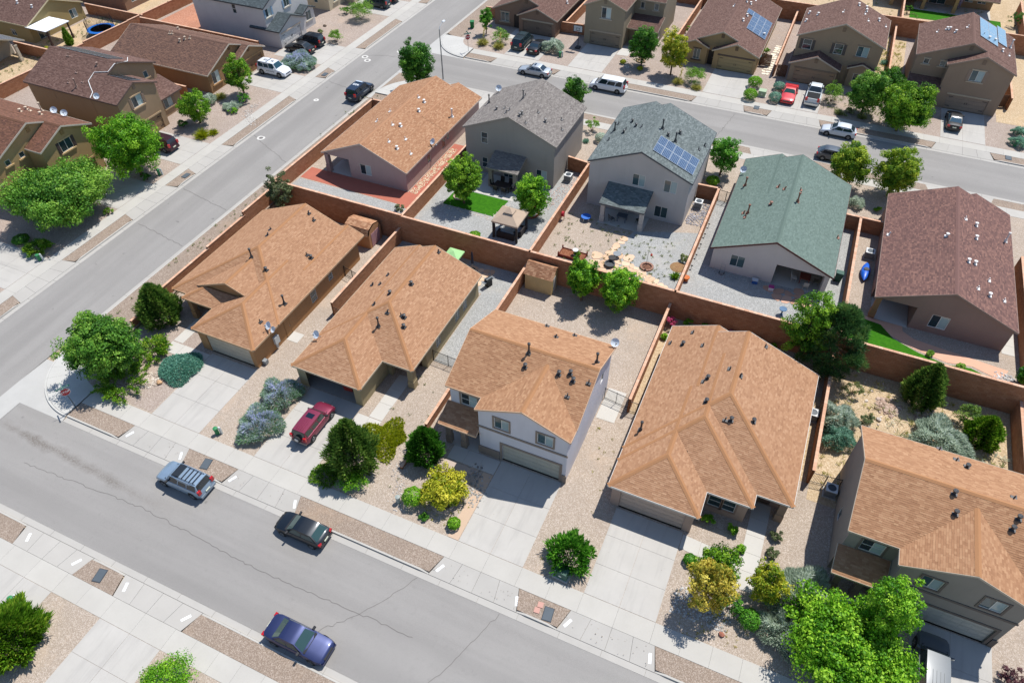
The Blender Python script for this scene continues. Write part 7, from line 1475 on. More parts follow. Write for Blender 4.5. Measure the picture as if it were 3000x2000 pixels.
def saltbox(x, y, z, label):
    o = empty('garden_shed', (x, y, z), 0, label, 'shed'); L, W = 2.9, 1.5; n = 16; m = plain('#b39a6c', .8)
    for i in range(n): mb = MB(); mb.box(-L / 2 + L * i / n + .008, -W / 2 - .02, 0, -L / 2 + L * (i + 1) / n - .008, -W / 2, 2.0); mb.build('siding_plank', m, o)
    mb = MB(); mb.poly([(L / 2, -W / 2, 0), (L / 2, W / 2, 0), (L / 2, W / 2, 2.5), (L / 2, .2, 2.85), (L / 2, -W / 2, 2.0)]); mb.poly([(-L / 2, -W / 2, 0), (-L / 2, W / 2, 0), (-L / 2, W / 2, 2.5), (-L / 2, .2, 2.85), (-L / 2, -W / 2, 2.0)]); mb.poly([(-L / 2, -W / 2, 0), (L / 2, -W / 2, 0), (L / 2, -W / 2, 2), (-L / 2, -W / 2, 2)]); mb.poly([(-L / 2, W / 2, 0), (L / 2, W / 2, 0), (L / 2, W / 2, 2.5), (-L / 2, W / 2, 2.5)]); mb.build('wall', m, o)
    rf = MB(); rg = random.Random(8)
    for (a, b), (c, d) in (((-W / 2 - .12, 1.95), (.2, 2.9)), ((.2, 2.9), (W / 2 + .1, 2.5))):
        k = max(2, int(math.hypot(c - a, d - b) / .14))
        for i in range(k):
            for j in range(10):
                u0, u1 = -L / 2 - .12 + j * .314, -L / 2 - .12 + (j + 1) * .314; t0, t1 = i / k, (i + 1) / k; l0, l1 = (.02, .003) if d > b else (.003, .02)
                rf.poly([(u0, a + (c - a) * t0, b + (d - b) * t0 + l0), (u1, a + (c - a) * t0, b + (d - b) * t0 + l0), (u1, a + (c - a) * t1, b + (d - b) * t1 + l1), (u0, a + (c - a) * t1, b + (d - b) * t1 + l1)], rg.random())
    tag(rf.build('roof', shingle('#8a6046', '#ad8062', '#c69c7a'), o), kind='stuff')
    mb = MB(); mb.box(L / 2 + .005, -.35, .05, L / 2 + .03, .35, 1.85); mb.build('door', plain('#a9a7a2', .7), o)
saltbox(-19.5, 50.6, 0, 'plank sided tan shed in the white house back yard')
def gazebo(x, y, z, label):
    o = empty('gazebo', (x, y, z), 0, label, 'gazebo'); w, d = 1.5, 1.5; dk = plain('#2e2b2a', .6); cv = plain('#a8937e', .85)
    for sx_ in (-1, 1):
        for sy_ in (-1, 1):
            mb = MB(); mb.box(sx_ * 1.36 - .07, sy_ * 1.36 - .07, 0, sx_ * 1.36 + .07, sy_ * 1.36 + .07, 2.25); mb.build('post', dk, o)
    mb = MB(); C = [(-w, -d), (w, -d), (w, d), (-w, d)]; I = [(-.42, -.42), (.42, -.42), (.42, .42), (-.42, .42)]
    for i in range(4):
        a, b, c, e = C[i], C[(i + 1) % 4], I[(i + 1) % 4], I[i]; mb.poly([(*a, 2.2), (*b, 2.2), (*c, 2.82), (*e, 2.82)]); mb.poly([(*a, 2.2), (*b, 2.2), (*b, 2.02), (*a, 2.02)])
    mb.build('canopy', cv, o)
    mb = MB(); J = [(-.55, -.55), (.55, -.55), (.55, .55), (-.55, .55)]
    for i in range(4): a, b = J[i], J[(i + 1) % 4]; mb.poly([(*a, 2.92), (*b, 2.92), (0, 0, 3.28)])
    mb.build('vent_cap', cv, o)
    for sx_, sy_ in ((-1, -1), (1, -1), (1, 1), (-1, 1)):
        mb = MB(); mb.tube([(sx_ * 1.28, sy_ * 1.3, 2.1), (sx_ * 1.25, sy_ * 1.22, 1.2), (sx_ * 1.3, sy_ * 1.28, .1)], [.12, .09, .15], 8); mb.build('curtain', plain('#3a3634', .9), o)
gazebo(*M['gaz'], 'beige canopy gazebo in the grey gravel yard')
def sofa(x, y, z, rz, w, label):
    o = empty('patio_sofa', (x, y, z), rz, label, 'sofa'); dk = plain('#2a2625', .8)
    mb = MB(); mb.box(-w / 2, -.4, 0, w / 2, .4, .32); mb.build('base', dk, o); mb = MB(); mb.box(-w / 2, -.45, .0, w / 2, -.3, .8); mb.build('backrest', dk, o)
    for s in (-1, 1): mb = MB(); mb.box(s * w / 2 - .08, -.4, 0, s * w / 2 + .08, .4, .6); mb.build('arm', dk, o)
    n = max(1, int(w / .7))
    for i in range(n): mb = MB(); mb.box(-w / 2 + .09 + (w - .18) * i / n + .01, -.29, .325, -w / 2 + .09 + (w - .18) * (i + 1) / n - .01, .38, .45); mb.build('cushion', plain('#8b9096', .9), o)
sofa(M['gaz'][0] - .1, M['gaz'][1] - .75, PAD, 0, 1.9, 'dark wicker sofa under the gazebo'); sofa(M['gaz'][0] + .95, M['gaz'][1] + .35, PAD, R(90), 1.3, 'dark wicker loveseat under the gazebo')
def table(x, y, z, w, d, h, label, col, n=4, chairs=()):
    o = empty('patio_table', (x, y, z), 0, label, 'table'); m = plain(col, .6)
    mb = MB(); mb.box(-w / 2, -d / 2, h - .05, w / 2, d / 2, h); mb.build('table_top', m, o)
    for sx_ in (-1, 1):
        for sy_ in (-1, 1): mb = MB(); mb.box(sx_ * (w / 2 - .1) - .04, sy_ * (d / 2 - .1) - .04, 0, sx_ * (w / 2 - .1) + .04, sy_ * (d / 2 - .1) + .04, h - .05); mb.build('leg', m, o)
def chair(x, y, z, rz, label, col, group=None):
    o = empty('patio_chair', (x, y, z), rz, label, 'chair', group); m = plain(col, .7)
    mb = MB(); mb.box(-.25, -.25, .4, .25, .25, .45); mb.build('seat', m, o); mb = MB(); mb.hexa([(-.25, -.27, .45), (.25, -.27, .45), (.25, -.23, .45), (-.25, -.23, .45), (-.25, -.38, .98), (.25, -.38, .98), (.25, -.34, .98), (-.25, -.34, .98)]); mb.build('backrest', m, o)
    for sx_ in (-1, 1):
        for sy_ in (-1, 1): mb = MB(); mb.box(sx_ * .22 - .02, sy_ * .22 - .02, 0, sx_ * .22 + .02, sy_ * .22 + .02, .4); mb.build('leg', m, o)
tx, ty, tz = M['table_m2']
table(tx, ty, tz, 1.9, 1.0, .74, 'dark dining table under the grey house patio roof', '#3a2f2a')
for k, (dx, dy, r) in enumerate(((-.55, -.75, 0), (.5, -.75, 0), (-.5, .78, math.pi), (.55, .78, math.pi), (-1.2, 0, -math.pi / 2), (1.2, .05, math.pi / 2))): chair(tx + dx, ty + dy, tz + .02, r, 'dark chair under the patio roof, ' + ('yard side of the table, left', 'yard side of the table, right', 'house side of the table, left', 'house side of the table, right', 'left end of the table', 'right end of the table')[k], '#2c2624', 'chairs round the dark patio table')
px, py, pz = M['patio4']
table(px, py, pz + .02, 1.0, 1.0, .7, 'reddish patio table in the cream house porch', '#7a3c30')
for k, (dx, dy, r, c, l) in enumerate(((-1.0, -.2, -1.4, '#c9c6bc', 'pale chair left of the reddish patio table'), (1.1, .1, 1.5, '#6f6a58', 'olive chair right of the reddish patio table'), (.2, -1.0, .2, '#b9b4a8', 'pale chair in front of the reddish patio table'))): chair(px + dx, py + dy, pz + .02, r, l, c)
def umbrella(x, y, z, label, col, open_=True, h=2.4):
    o = empty('patio_umbrella', (x, y, z), 0, label, 'umbrella'); mb = MB(); mb.lathe([(.28, 0), (.26, .08), (.05, .1)], 12); mb.build('base', DARK(), o); mb = MB(); mb.tube([(0, 0, .05), (0, 0, h)], .022, 6); mb.build('pole', METAL(), o)
    mb = MB()
    if open_:
        C = [(.85, .85), (-.85, .85), (-.85, -.85), (.85, -.85)]
        for i in range(4): a, b = C[i], C[(i + 1) % 4]; mb.poly([(*a, h - .45), (*b, h - .45), (0, 0, h)]); mb.poly([(*a, h - .45), (*b, h - .45), (*b, h - .6), (*a, h - .6)])
    else: mb.lathe([(.04, h), (.1, h - .3), (.13, h - 1.2), (.16, h - 1.5)], 10)
    mb.build('canopy', plain(col, .8), o)
umbrella(-28.9, 49.7, 0, 'open lime green patio umbrella behind the tan roof', '#93bd80'); umbrella(-27.1, 50.3, 0, 'closed navy patio umbrella behind the tan roof', '#1b2236', False)
def grill(x, y, z, rz, label):
    o = empty('barbecue_grill', (x, y, z), rz, label, 'grill'); mb = MB(); mb.box(-.3, -.25, 0, .3, .25, .7); mb.build('cabinet', DARK(), o); mb = MB(); mb.tube([(-.38, 0, .85), (.38, 0, .85)], .24, 12); mb.build('hood', plain('#4c5052', .35, .7), o)
    for s in (-1, 1): mb = MB(); mb.box(s * .55 - .17, -.22, .72, s * .55 + .17, .22, .76); mb.build('side_shelf', plain('#7d8082', .4, .6), o)
grill(-24.5, 48.7, 0, 1.2, 'grey gas grill on the flagstone edge')
# flagstones
def flags(cx, cy, rx, ry, n, seed, root, col, dz=.03, keep=lambda x, y: True):
    """irregular stones: cells of a jittered lattice pulled apart"""
    rg = random.Random(seed); z = gz(cx, cy); s = math.sqrt(4 * rx * ry / n); G = {}
    nx, ny = int(2 * rx / s) + 1, int(2 * ry / s) + 1; L = Vector(root.location)
    for i in range(nx + 1):
        for j in range(ny + 1): G[i, j] = (cx - rx + i * s + rg.uniform(-.3, .3) * s, cy - ry + j * s + rg.uniform(-.3, .3) * s)
    for i in range(nx):
        for j in range(ny):
            q = [G[i, j], G[i + 1, j], G[i + 1, j + 1], G[i, j + 1]]; mx, my = sum(p[0] for p in q) / 4, sum(p[1] for p in q) / 4
            if ((mx - cx) / rx) ** 2 + ((my - cy) / ry) ** 2 > 1.02 or not keep(mx, my): continue
            q = [(mx + (x - mx) * .94, my + (y - my) * .94) for x, y in q]; oct_ = []
            for a, b in zip(q, q[1:] + q[:1]): oct_ += [(a[0] * .78 + b[0] * .22, a[1] * .78 + b[1] * .22), (a[0] * .22 + b[0] * .78, a[1] * .22 + b[1] * .78)]
            mb = MB(); mb.prism([(x - L.x, y - L.y) for x, y in oct_], z - L.z, z - L.z + dz + rg.uniform(0, .02)); mb.build('flagstone', plain(col[rg.randrange(len(col))], .9), root)
FL = ['#c9a88a', '#d3b497', '#c3a284', '#cdae92']
fp = empty('flagstone_patio', (M['fire'][0], M['fire'][1], PAD), kind='structure'); flags(M['fire'][0] - .05, M['fire'][1] + .45, 2.1, 2.1, 18, 3, fp, FL)
fw = empty('flagstone_path', (M['fire'][0], M['fire'][1] + 2, PAD), kind='structure')
for k in range(5): flags(M['fire'][0] - .3 + .06 * k, M['fire'][1] + 1.75 + .72 * k, .42, .34, 1, 30 + k, fw, FL)
fe = empty('flagstone_path', (-9.4, 54.5, PAD), kind='structure')
for k in range(9): flags(-11.4 + .48 * k, 55.3 - .22 * k, .42, .5, 3, 50 + k, fe, FL)
f2 = empty('flagstone_patio', (-25.5, 49.6, 0), kind='structure'); flags(-25.9, 49.7, 1.5, 1.5, 18, 7, f2, FL)
f3 = empty('flagstone_patio', (3.4, 57.8, PAD), kind='structure'); flags(3.6, 57.4, 2.2, 1.1, 12, 9, f3, ['#b98f78', '#a9806c', '#c39a82'])
f4 = empty('stepping_stone_walk', (-6.9, 110, PAD), kind='structure')
for k in range(14): flags(-6.9 + .09 * k * .4, 104.6 + .78 * k, .5, .36, 2, 70 + k, f4, ['#cfc3ae', '#d8cdb8'])
def bowl(nm, x, y, z, prof, col, label, cat, inner=None):
    o = empty(nm, (x, y, z), 0, label, cat); mb = MB(); mb.lathe(prof, 18); mb.build('rim', plain(col, .7), o, True)
    if inner: mb = MB(); mb.lathe([(prof[-1][0] * .8, prof[-1][1] - .06), (.02, prof[-1][1] - .04)], 18); mb.build('filling', plain(inner, .95), o)
    return o
bowl('fire_pit', M['fire'][0], M['fire'][1] - .1, PAD + .04, [(.45, 0), (.55, .05), (.55, .28), (.42, .28), (.4, .12)], '#3c3f42', 'dark round fire pit on the flagstones', 'fire pit', '#211d1b')
bowl('low_table', M['bench1'][0] + .1, M['bench1'][1] - .3, PAD + .04, [(.06, 0), (.06, .42), (.42, .44), (.42, .48)], '#7b7f82', 'round grey side table on the flagstones', 'table'); bowl('low_table', M['bench2'][0] + .1, M['bench2'][1] - .35, PAD + .04, [(.06, 0), (.06, .36), (.4, .38), (.4, .42)], '#2e2b29', 'round dark side table on the flagstones', 'table')
def raised_bed(x, y, z, w, d, rz, label):
    o = empty('planter_bed', (x, y, z), rz, label, 'planter'); red = plain('#6a2a20', .85)
    for a in ((-w / 2, -d / 2, w / 2, -d / 2 + .06), (-w / 2, d / 2 - .06, w / 2, d / 2), (-w / 2, -d / 2 + .061, -w / 2 + .06, d / 2 - .061), (w / 2 - .06, -d / 2 + .061, w / 2, d / 2 - .061)): mb = MB(); mb.box(a[0], a[1], 0, a[2], a[3], .32); mb.build('board', red, o)
    for sx_ in (-1, 1):
        for sy_ in (-1, 1): mb = MB(); mb.box(sx_ * w / 2 - .06, sy_ * d / 2 - .06, 0, sx_ * w / 2 + .06, sy_ * d / 2 + .06, .55); mb.build('corner_post', red, o)
    mb = MB(); mb.poly([(-w / 2, -d / 2, .22), (w / 2, -d / 2, .22), (w / 2, d / 2, .22), (-w / 2, d / 2, .22)]); mb.build('soil', gravel('#7a4a34', '#8a5a42', '#9a6c52', 14.), o)
raised_bed(*M['planter'], 2.7, 1.25, -.02, 'dark red timber planter bed in the slate roof house yard')
plant('planted_herb', 'shrub', 'broad', M['planter'][0] + .5, M['planter'][1], .35, .5, 'leafy plant in the red planter bed', 'plant', 501, z=PAD + .22)
bowl('bird_bath', M['planter'][0] + .25, M['planter'][1] + .1, PAD + .22, [(.2, 0), (.06, .1), (.06, .5), (.28, .55), (.3, .62), (.2, .6)], '#c3c4c0', 'white bird bath in the red planter bed', 'bird bath')
bowl('bird_bath', M['bowl'][0], M['bowl'][1] - 1.2, PAD, [(.18, 0), (.07, .1), (.07, .6), (.34, .66), (.36, .74), (.22, .7)], '#4d6a86', 'blue bird bath on the pink flagstones', 'bird bath', '#3a78a8')
bowl('flower_pot', -6.0, 55.6, PAD, [(.2, 0), (.3, .42), (.33, .42), (.33, .5), (.26, .48)], '#b5622c', 'orange clay pot by the green roof yard wall', 'pot', '#c9a06c')
for k in range(5):
    o = empty('garden_light', (-5.95, 57.6 + 1.9 * k, PAD), 0, ('first', 'second', 'third', 'fourth', 'fifth')[k] + ' black path light along the yard wall, counted from the orange pot', 'light', 'path lights along the yard wall'); mb = MB(); mb.tube([(0, 0, 0), (0, 0, .42)], .02, 5); mb.build('stake', BLACK(), o); mb = MB(); mb.lathe([(.04, .4), (.12, .44), (.03, .5)], 8); mb.build('shade', BLACK(), o)
def play_table(x, y, z, label):
    o = empty('play_table', (x, y, z), .4, label, 'table'); mb = MB(); mb.lathe([(.5, .38), (.55, .4), (.55, .48), (.42, .48), (.4, .42), (.02, .42)], 14); mb.build('basin', plain('#1f5fb0', .5), o)
    for k in range(4): mb = MB(); a = R(45 + 90 * k); mb.tube([(.38 * math.cos(a), .38 * math.sin(a), 0), (.4 * math.cos(a), .4 * math.sin(a), .4)], .05, 8); mb.build('leg', plain('#d8cfc0', .6), o)
play_table(*M['playtable'], 'blue plastic water play table in the shaded yard')
def hose_reel(x, y, z, label):
    o = empty('hose_reel', (x, y, z), 0, label, 'hose reel'); mb = MB(); mb.lathe([(.3, -.12), (.3, .12)], 14); me = mb.mesh('drum', plain('#a01828', .6)); me.transform(Matrix.Rotation(R(90), 4, 'Y')); put('drum', me, o, (0, 0, .75))
    mb = MB()
    for s in (-.18, .18): mb.tube([(s, -.25, 0), (s, 0, .75), (s, .25, 0)], .025, 5)
    mb.build('stand', plain('#b8a080', .6), o)
hose_reel(-20.9, 60.2, PAD, 'red hose reel against the yard wall')
def kayak(x, y, z, rz, label):
    o = empty('kayak', (x, y, z), rz, label, 'kayak'); mb = MB(); rings = []
    for t in np.linspace(-1, 1, 11):
        w = .42 * (1 - abs(t) ** 2.2) + .03; rings.append([(t * 1.5, w * math.cos(a), .35 + .3 * math.sin(a) * (1 - abs(t) ** 3)) for a in np.linspace(0, 2 * math.pi, 11)])
    loft(mb, rings); mb.build('hull', plain('#1456b8', .4), o, True); mb = MB(); mb.lathe([(.2, 0), (.26, .03)], 12); q = mb.build('cockpit_rim', BLACK(), o, loc=(0, 0, .66))
kayak(*M['kay'], R(88), 'blue kayak stored beside the mottled brown roofed house')
def hand_truck(x, y, z, label):
    o = empty('hand_truck', (x, y, z), 0, label, 'hand truck'); mb = MB()
    for s in (-.2, .2): mb.tube([(s, 0, .1), (s, .12, 1.15)], .02, 6)
    for zz in (.4, .75, 1.1): mb.tube([(-.2, zz * .11, zz), (.2, zz * .11, zz)], .015, 5)
    mb.build('frame', METAL(), o); mb = MB(); mb.box(-.22, -.25, .05, .22, 0, .08); mb.build('toe_plate', METAL(), o)
    for s in (-.24, .24): mb = MB(); mb.lathe([(.11, -.03), (.11, .03)], 12); me = mb.mesh('wheel', BLACK()); me.transform(Matrix.Rotation(R(90), 4, 'Y')); put('wheel', me, o, (s, .06, .11))
hand_truck(-3.0, 58.1, PAD, 'grey hand truck leaning by the cream wall')
def box_thing(nm, x, y, z, w, d, h, col, label, cat, lidc=None):
    o = empty(nm, (x, y, z), .1, label, cat); mb = MB(); mb.hexa([(-w / 2, -d / 2, 0), (w / 2, -d / 2, 0), (w / 2, d / 2, 0), (-w / 2, d / 2, 0), (-w * .55, -d * .55, h), (w * .55, -d * .55, h), (w * .55, d * .55, h), (-w * .55, d * .55, h)]); mb.build('body', plain(col, .6), o)
    mb = MB(); mb.box(-w * .58, -d * .58, h + .003, w * .58, d * .58, h + .05); mb.build('lid', plain(lidc or col, .6), o)
box_thing('storage_tub', .3, 58.0, PAD, .5, .4, .4, '#2c5a9a', 'blue storage tub by the cream wall', 'tub', '#b9bcc0'); box_thing('storage_tub', 1.95, 57.6, PAD, .45, .4, .4, '#d2d0d6', 'white storage tub with pink lid by the patio', 'tub', '#b03a7a')
box_thing('storage_tub', -17.0, 61.6, PAD, .3, .3, .55, '#b9cfe0', 'pale blue urn on the slate roof house patio', 'urn')
def trampoline(x, y, z, label):
    o = empty('trampoline', (x, y, z), .3, label, 'trampoline'); r = 2.05; mb = MB(); mb.lathe([(r, .8), (r + .06, .87), (r - .45, .93), (r - .47, .86)], 32); mb.build('pad_ring', plain('#1566b8', .5), o)
    mb = MB(); mb.lathe([(r - .46, .86), (.05, .84)], 32); mb.build('mat', plain('#3d4248', .7), o)
    for k in range(6):
        a = k * math.pi / 3; p = ((r + .06) * math.cos(a), (r + .06) * math.sin(a)); mb = MB(); mb.tube([(*p, 0), (*p, 2.6)], .03, 6); mb.build('pole', DARK(), o)
    net = MB(); m = 60
    for k in range(m):
        a0 = 2 * math.pi * k / m; net.tube([(r * math.cos(a0), r * math.sin(a0), .9), (r * math.cos(a0), r * math.sin(a0), 2.4 - .12 * abs(math.sin(3 * a0)))], .011, 4)
    for zz in np.linspace(1.0, 2.3, 8): net.tube([(r * math.cos(2 * math.pi * k / 36), r * math.sin(2 * math.pi * k / 36), zz) for k in range(37)], .011, 4)
    tag(net.build('safety_net', BLACK(), o), kind='stuff')
trampoline(*M['tramp'], 'blue edged trampoline with a safety net')
def hoop(x, y, z, rz, label):
    o = empty('basketball_hoop', (x, y, z), rz, label, 'basketball hoop'); mb = MB(); mb.hexa([(-.4, -.5, 0), (.4, -.5, 0), (.4, .4, 0), (-.4, .4, 0), (-.3, -.4, .25), (.3, -.4, .25), (.3, .3, .25), (-.3, .3, .25)]); mb.build('base', DARK(), o); mb = MB(); mb.tube([(0, 0, .2), (0, 0, 2.6), (0, -.35, 2.9)], .045, 8); mb.build('pole', BLACK(), o)
    mb = MB(); mb.box(-.7, -.45, 2.6, .7, -.42, 3.5); mb.build('backboard', plain('#9aa2a6', .3), o)
    mb = MB()
    for a in ((-.74, 2.55, .74, 2.62), (-.74, 3.46, .74, 3.53), (-.74, 2.621, -.66, 3.459), (.66, 2.621, .74, 3.459), (-.3, 2.75, .3, 2.8), (-.3, 3.1, .3, 3.15), (-.3, 2.801, -.25, 3.099), (.25, 2.801, .3, 3.099)): mb.box(a[0], -.47, a[1], a[2], -.452, a[3])
    mb.build('board_frame', BLACK(), o); mb = MB(); mb.tube([(.23 * math.cos(t), -.72 + .23 * math.sin(t), 2.75) for t in np.linspace(0, 6.283, 17)], .012, 5); mb.build('rim', plain('#b0401c', .5), o)
hoop(M['hoop'][0], M['hoop'][1] - .6, PAD, .0, 'black basketball hoop beside the greige house')
# garage clutter in the open garage
for k, (x, y, w, h, c, l) in enumerate(((-32.6, 31.6, .6, 1.0, '#8a1f24', 'red chest just inside the open garage'), (-31.2, 32.4, .9, .6, '#2a2a2e', 'dark crate inside the open garage'), (-29.9, 31.2, .8, .5, '#b03a2c', 'orange red crate inside the open garage'), (-28.6, 31.6, .5, 1.1, '#3a3f44', 'grey cabinet inside the open garage'))): box_thing('garage_crate', x, y, 0.0, w, .5, h, c, l, 'crate')
mb = MB(); mb.box(-34, 30.1, .0, -27.9, 36.0, .015); tag(mb.build('garage_floor', concrete('#9a958d')), kind='structure')
# ring of stones round the yellow tree, rock beds, boulders
def in_rect(x0, y0, x1, y1): return lambda rng: (rng.uniform(x0, x1), rng.uniform(y0, y1))
def in_ring(cx, cy, r0, r1):
    def f(rng): a = rng.uniform(0, 6.283); r = rng.uniform(r0, r1); return (cx + r * math.cos(a), cy + r * math.sin(a))
    return f
def on_path(pts, w):
    def f(rng): i = rng.integers(len(pts) - 1); t = rng.random(); return (pts[i][0] + (pts[i + 1][0] - pts[i][0]) * t + rng.normal(0, w), pts[i][1] + (pts[i + 1][1] - pts[i][1]) * t + rng.normal(0, w))
    return f
stones('river_stones', '', in_ring(-46.9, 24.9, 0, 1.0), 220, .10, .26, ('#a79684', '#d3c7b8'), 1)
stones('river_stones', '', in_rect(-8.5, 64.9, -6.5, 69.3), 420, .1, .26, ('#6f6c70', '#b1aeb2'), 2)
stones('river_stones', '', in_rect(-38.95, 58.0, -38.0, 68.5), 800, .08, .2, ('#c3ab8a', '#e0d2b8'), 3)
stones('river_stones', '', on_path([(-23.5, 61.5), (-23.0, 66.5), (-22.2, 69.0)], .45), 260, .09, .22, ('#a58c80', '#d3c0b4'), 4)
stones('river_stones', '', on_path([(-34.5, 57.3), (-28, 57.2), (-27.5, 60.3)], .22), 200, .07, .18, ('#b09f90', '#d8cabb'), 5)
stones('river_stones', '', on_path([(-22, 26.2), (-20.6, 24.2), (-19.8, 22.4)], .35), 170, .06, .18, ('#9a9088', '#cfc8bf'), 6)
stones('river_stones', '', on_path([(-16.0, 28.3), (-14.8, 26.6), (-14.8, 25.2)], .4), 130, .08, .26, ('#77736e', '#b3afa8'), 7)
stones('river_stones', '', in_rect(1.4, 23.1, 5.4, 25.2), 420, .08, .22, ('#8f8c88', '#c6c2bc'), 8)
stones('rock_pile', '', in_ring(13.9, 48.2, 0, 1.1), 160, .15, .42, ('#8f7565', '#c9b3a2'), 9); stones('rock_pile', '', in_ring(17.2, 48.4, 0, 1.2), 110, .15, .4, ('#8f7565', '#c9b3a2'), 10); stones('rock_pile', '', on_path([(16, 43.5), (21, 43.0)], .5), 150, .12, .4, ('#8f7d70', '#cfc2b6'), 11)
stones('scattered_rocks', '', in_rect(10.5, 42, 22.5, 51), 150, .1, .35, ('#a08a78', '#d6c9ba'), 12)
stones('river_stones', '', in_rect(21.6, 52.3, 23.3, 54.6), 160, .1, .25, ('#9b9894', '#cfccc8'), 13)
stones('river_stones', '', on_path([(-27, 101.5), (-25.5, 98.5)], .25), 160, .08, .2, ('#a79d92', '#d6cfc6'), 14)
stones('river_stones', '', on_path([(sx(-70.8, 68), 68.3), (sx(-70.2, 65), 65.5), (sx(-67.4, 64), 64)], .35), 220, .08, .2, ('#a79d92', '#d6cfc6'), 15)
stones('weed_litter', '', in_rect(-21, 53, -7, 62), 90, .04, .12, ('#5d7a3a', '#9aa868'), 16)
def ring_border(cx, cy, r, n, label, col='#b9a592', z=None):
    z = gz(cx, cy); o = empty('stone_ring', (cx, cy, z), 0, label, 'tree ring'); 
    for k in range(n):
        a0, a1 = 2 * math.pi * k / n + .02, 2 * math.pi * (k + 1) / n - .02; mb = MB(); q = [(rr * math.cos(a), rr * math.sin(a)) for rr, a in ((r, a0), (r + .2, a0), (r + .2, a1), (r, a1))]; mb.hexa([(*p, 0) for p in q] + [(*p, .16) for p in q]); mb.build('stone', plain(col, .9), o)
ring_border(-16.9, 24.3, .75, 12, 'stone ring round the small yellow tree'); ring_border(-33.25, 59.6, .55, 10, 'stone ring round the lawn tree'); ring_border(-24.4, 101.4, .5, 10, 'stone ring round the dark green far tree', '#a08468'); ring_border(-24.75, 59.9, 1.0, 12, 'terracotta ring round the gazebo tree', '#9c5a44')
def boulder(x, y, s, label, col, seed):
    me = rock_mesh(seed); me.materials.append(plain(col, .9)); o = put('boulder', me, None, (x, y, gz(x, y) + s * .2)); o.scale = (s, s * .8, s * .9); tag(o, label, 'rock')
boulder(-45.9, 24.9, .7, 'upright tan boulder by the blue green ground cover', '#b8926c', 3); boulder(5.0, 22.9, .5, 'reddish flat rock near the sidewalk', '#8f5a48', 4); boulder(17.0, 45.9, .8, 'flat grey rock in the sandy yard', '#9a938b', 5); boulder(13.3, 46.4, .6, 'pale rock in the sandy yard', '#c4b8ac', 6); boulder(sx(-77.4, 95), 93.5, .7, 'dark boulder before the white west house', '#6a5a4c', 7)
# timber edging by the white house driveway and the low flagged pad
mb = MB(); mb.box(-15.25, 21.95, -.02, -14.4, 28.1, .03); tag(mb.build('tan_edging', concrete('#bfa58d')), kind='structure')
mb = MB(); mb.prism([(-18.9, 26.3), (-16.4, 26.0), (-16.0, 28.0), (-18.6, 28.1)], -.02, .035); tag(mb.build('stone_pad', concrete('#b3a193')), kind='structure')
# someone standing on the shaded terrace patio
def person(x, y, z, rz, label):
    o = empty('person', (x, y, z), rz, label, 'person'); pts = [(0, 0, .95), (0, 0, 1.2), (0, 0, 1.42), (0, 0, 1.52), (0, .01, 1.64), (0, .01, 1.74), (.1, 0, .92), (.12, .02, .5), (.12, 0, .08), (.12, .14, .04), (-.1, 0, .92), (-.12, .0, .5), (-.12, -.03, .08), (-.12, .1, .04), (.2, 0, 1.4), (.26, .03, 1.12), (.24, .16, .9), (-.2, 0, 1.4), (-.26, .02, 1.12), (-.24, .12, .88)]
    ed = [(0, 1), (1, 2), (2, 3), (3, 4), (4, 5), (0, 6), (6, 7), (7, 8), (8, 9), (0, 10), (10, 11), (11, 12), (12, 13), (2, 14), (14, 15), (15, 16), (2, 17), (17, 18), (18, 19)]
    rad = [.15, .14, .15, .06, .1, .08, .1, .07, .05, .04, .1, .07, .05, .04, .07, .05, .035, .07, .05, .035]
    me = bpy.data.meshes.new('body'); me.from_pydata(pts, ed, []); me.materials.append(plain('#8a7f96', .9)); b = put('body', me, o); b.modifiers.new('s', 'SKIN'); sv = me.skin_vertices[0].data
    for v, r in zip(sv, rad): v.radius = (r, r)
    sv[0].use_root = True; b.modifiers.new('u', 'SUBSURF').levels = 2
    mb = MB(); mb.lathe([(.02, 1.86), (.08, 1.84), (.11, 1.76), (.1, 1.7)], 12); mb.build('hair', plain('#2a211c', .9), o)
person(M['person'][0], M['person'][1], M['person'][2] + .02, R(200), 'person in pale clothes standing on the shaded terrace patio')

# more of the slate roof house yard
table(-14.9, 62.6, PAD + .02, 1.1, .8, .72, 'grey cluttered table on the slate roof house patio', '#4c5660'); chair(-13.1, 62.9, PAD + .02, 2.2, 'dark chair on the slate roof house patio', '#33302e'); chair(-15.9, 62.0, PAD + .02, -.6, 'grey chair left on the slate roof house patio', '#54585a')
ring_border(M['bird'][0], M['bird'][1] - .6, .5, 12, 'ring of small stones round a mulch bed in the grey yard', '#8f6a58')
def mulch(x, y, r, label, col):
    o = empty('mulch_bed', (x, y, gz(x, y)), 0, label, 'mulch'); mb = MB(); mb.lathe([(r, 0), (r * .7, .08), (.05, .12)], 16); mb.build('mound', gravel(col, '#7a5644', '#94705a'), o)
mulch(M['bird'][0], M['bird'][1] - .6, .5, 'brown mulch mound inside the small stone ring', '#66463a')
def bird_pole(x, y, label):
    o = empty('bird_feeder', (x, y, gz(x, y)), 0, label, 'bird feeder'); mb = MB(); mb.tube([(0, 0, 0), (0, 0, 1.8), (.2, 0, 1.95), (.35, 0, 1.75)], .02, 5); mb.build('pole', BLACK(), o); mb = MB(); mb.lathe([(.03, 1.75), (.12, 1.68), (.1, 1.5)], 8, (.35, 0, 0)); mb.build('feeder', plain('#b5402c', .6), o)
bird_pole(M['bird'][0] - .1, M['bird'][1] - .5, 'black pole with red bird feeder over the mulch bed')
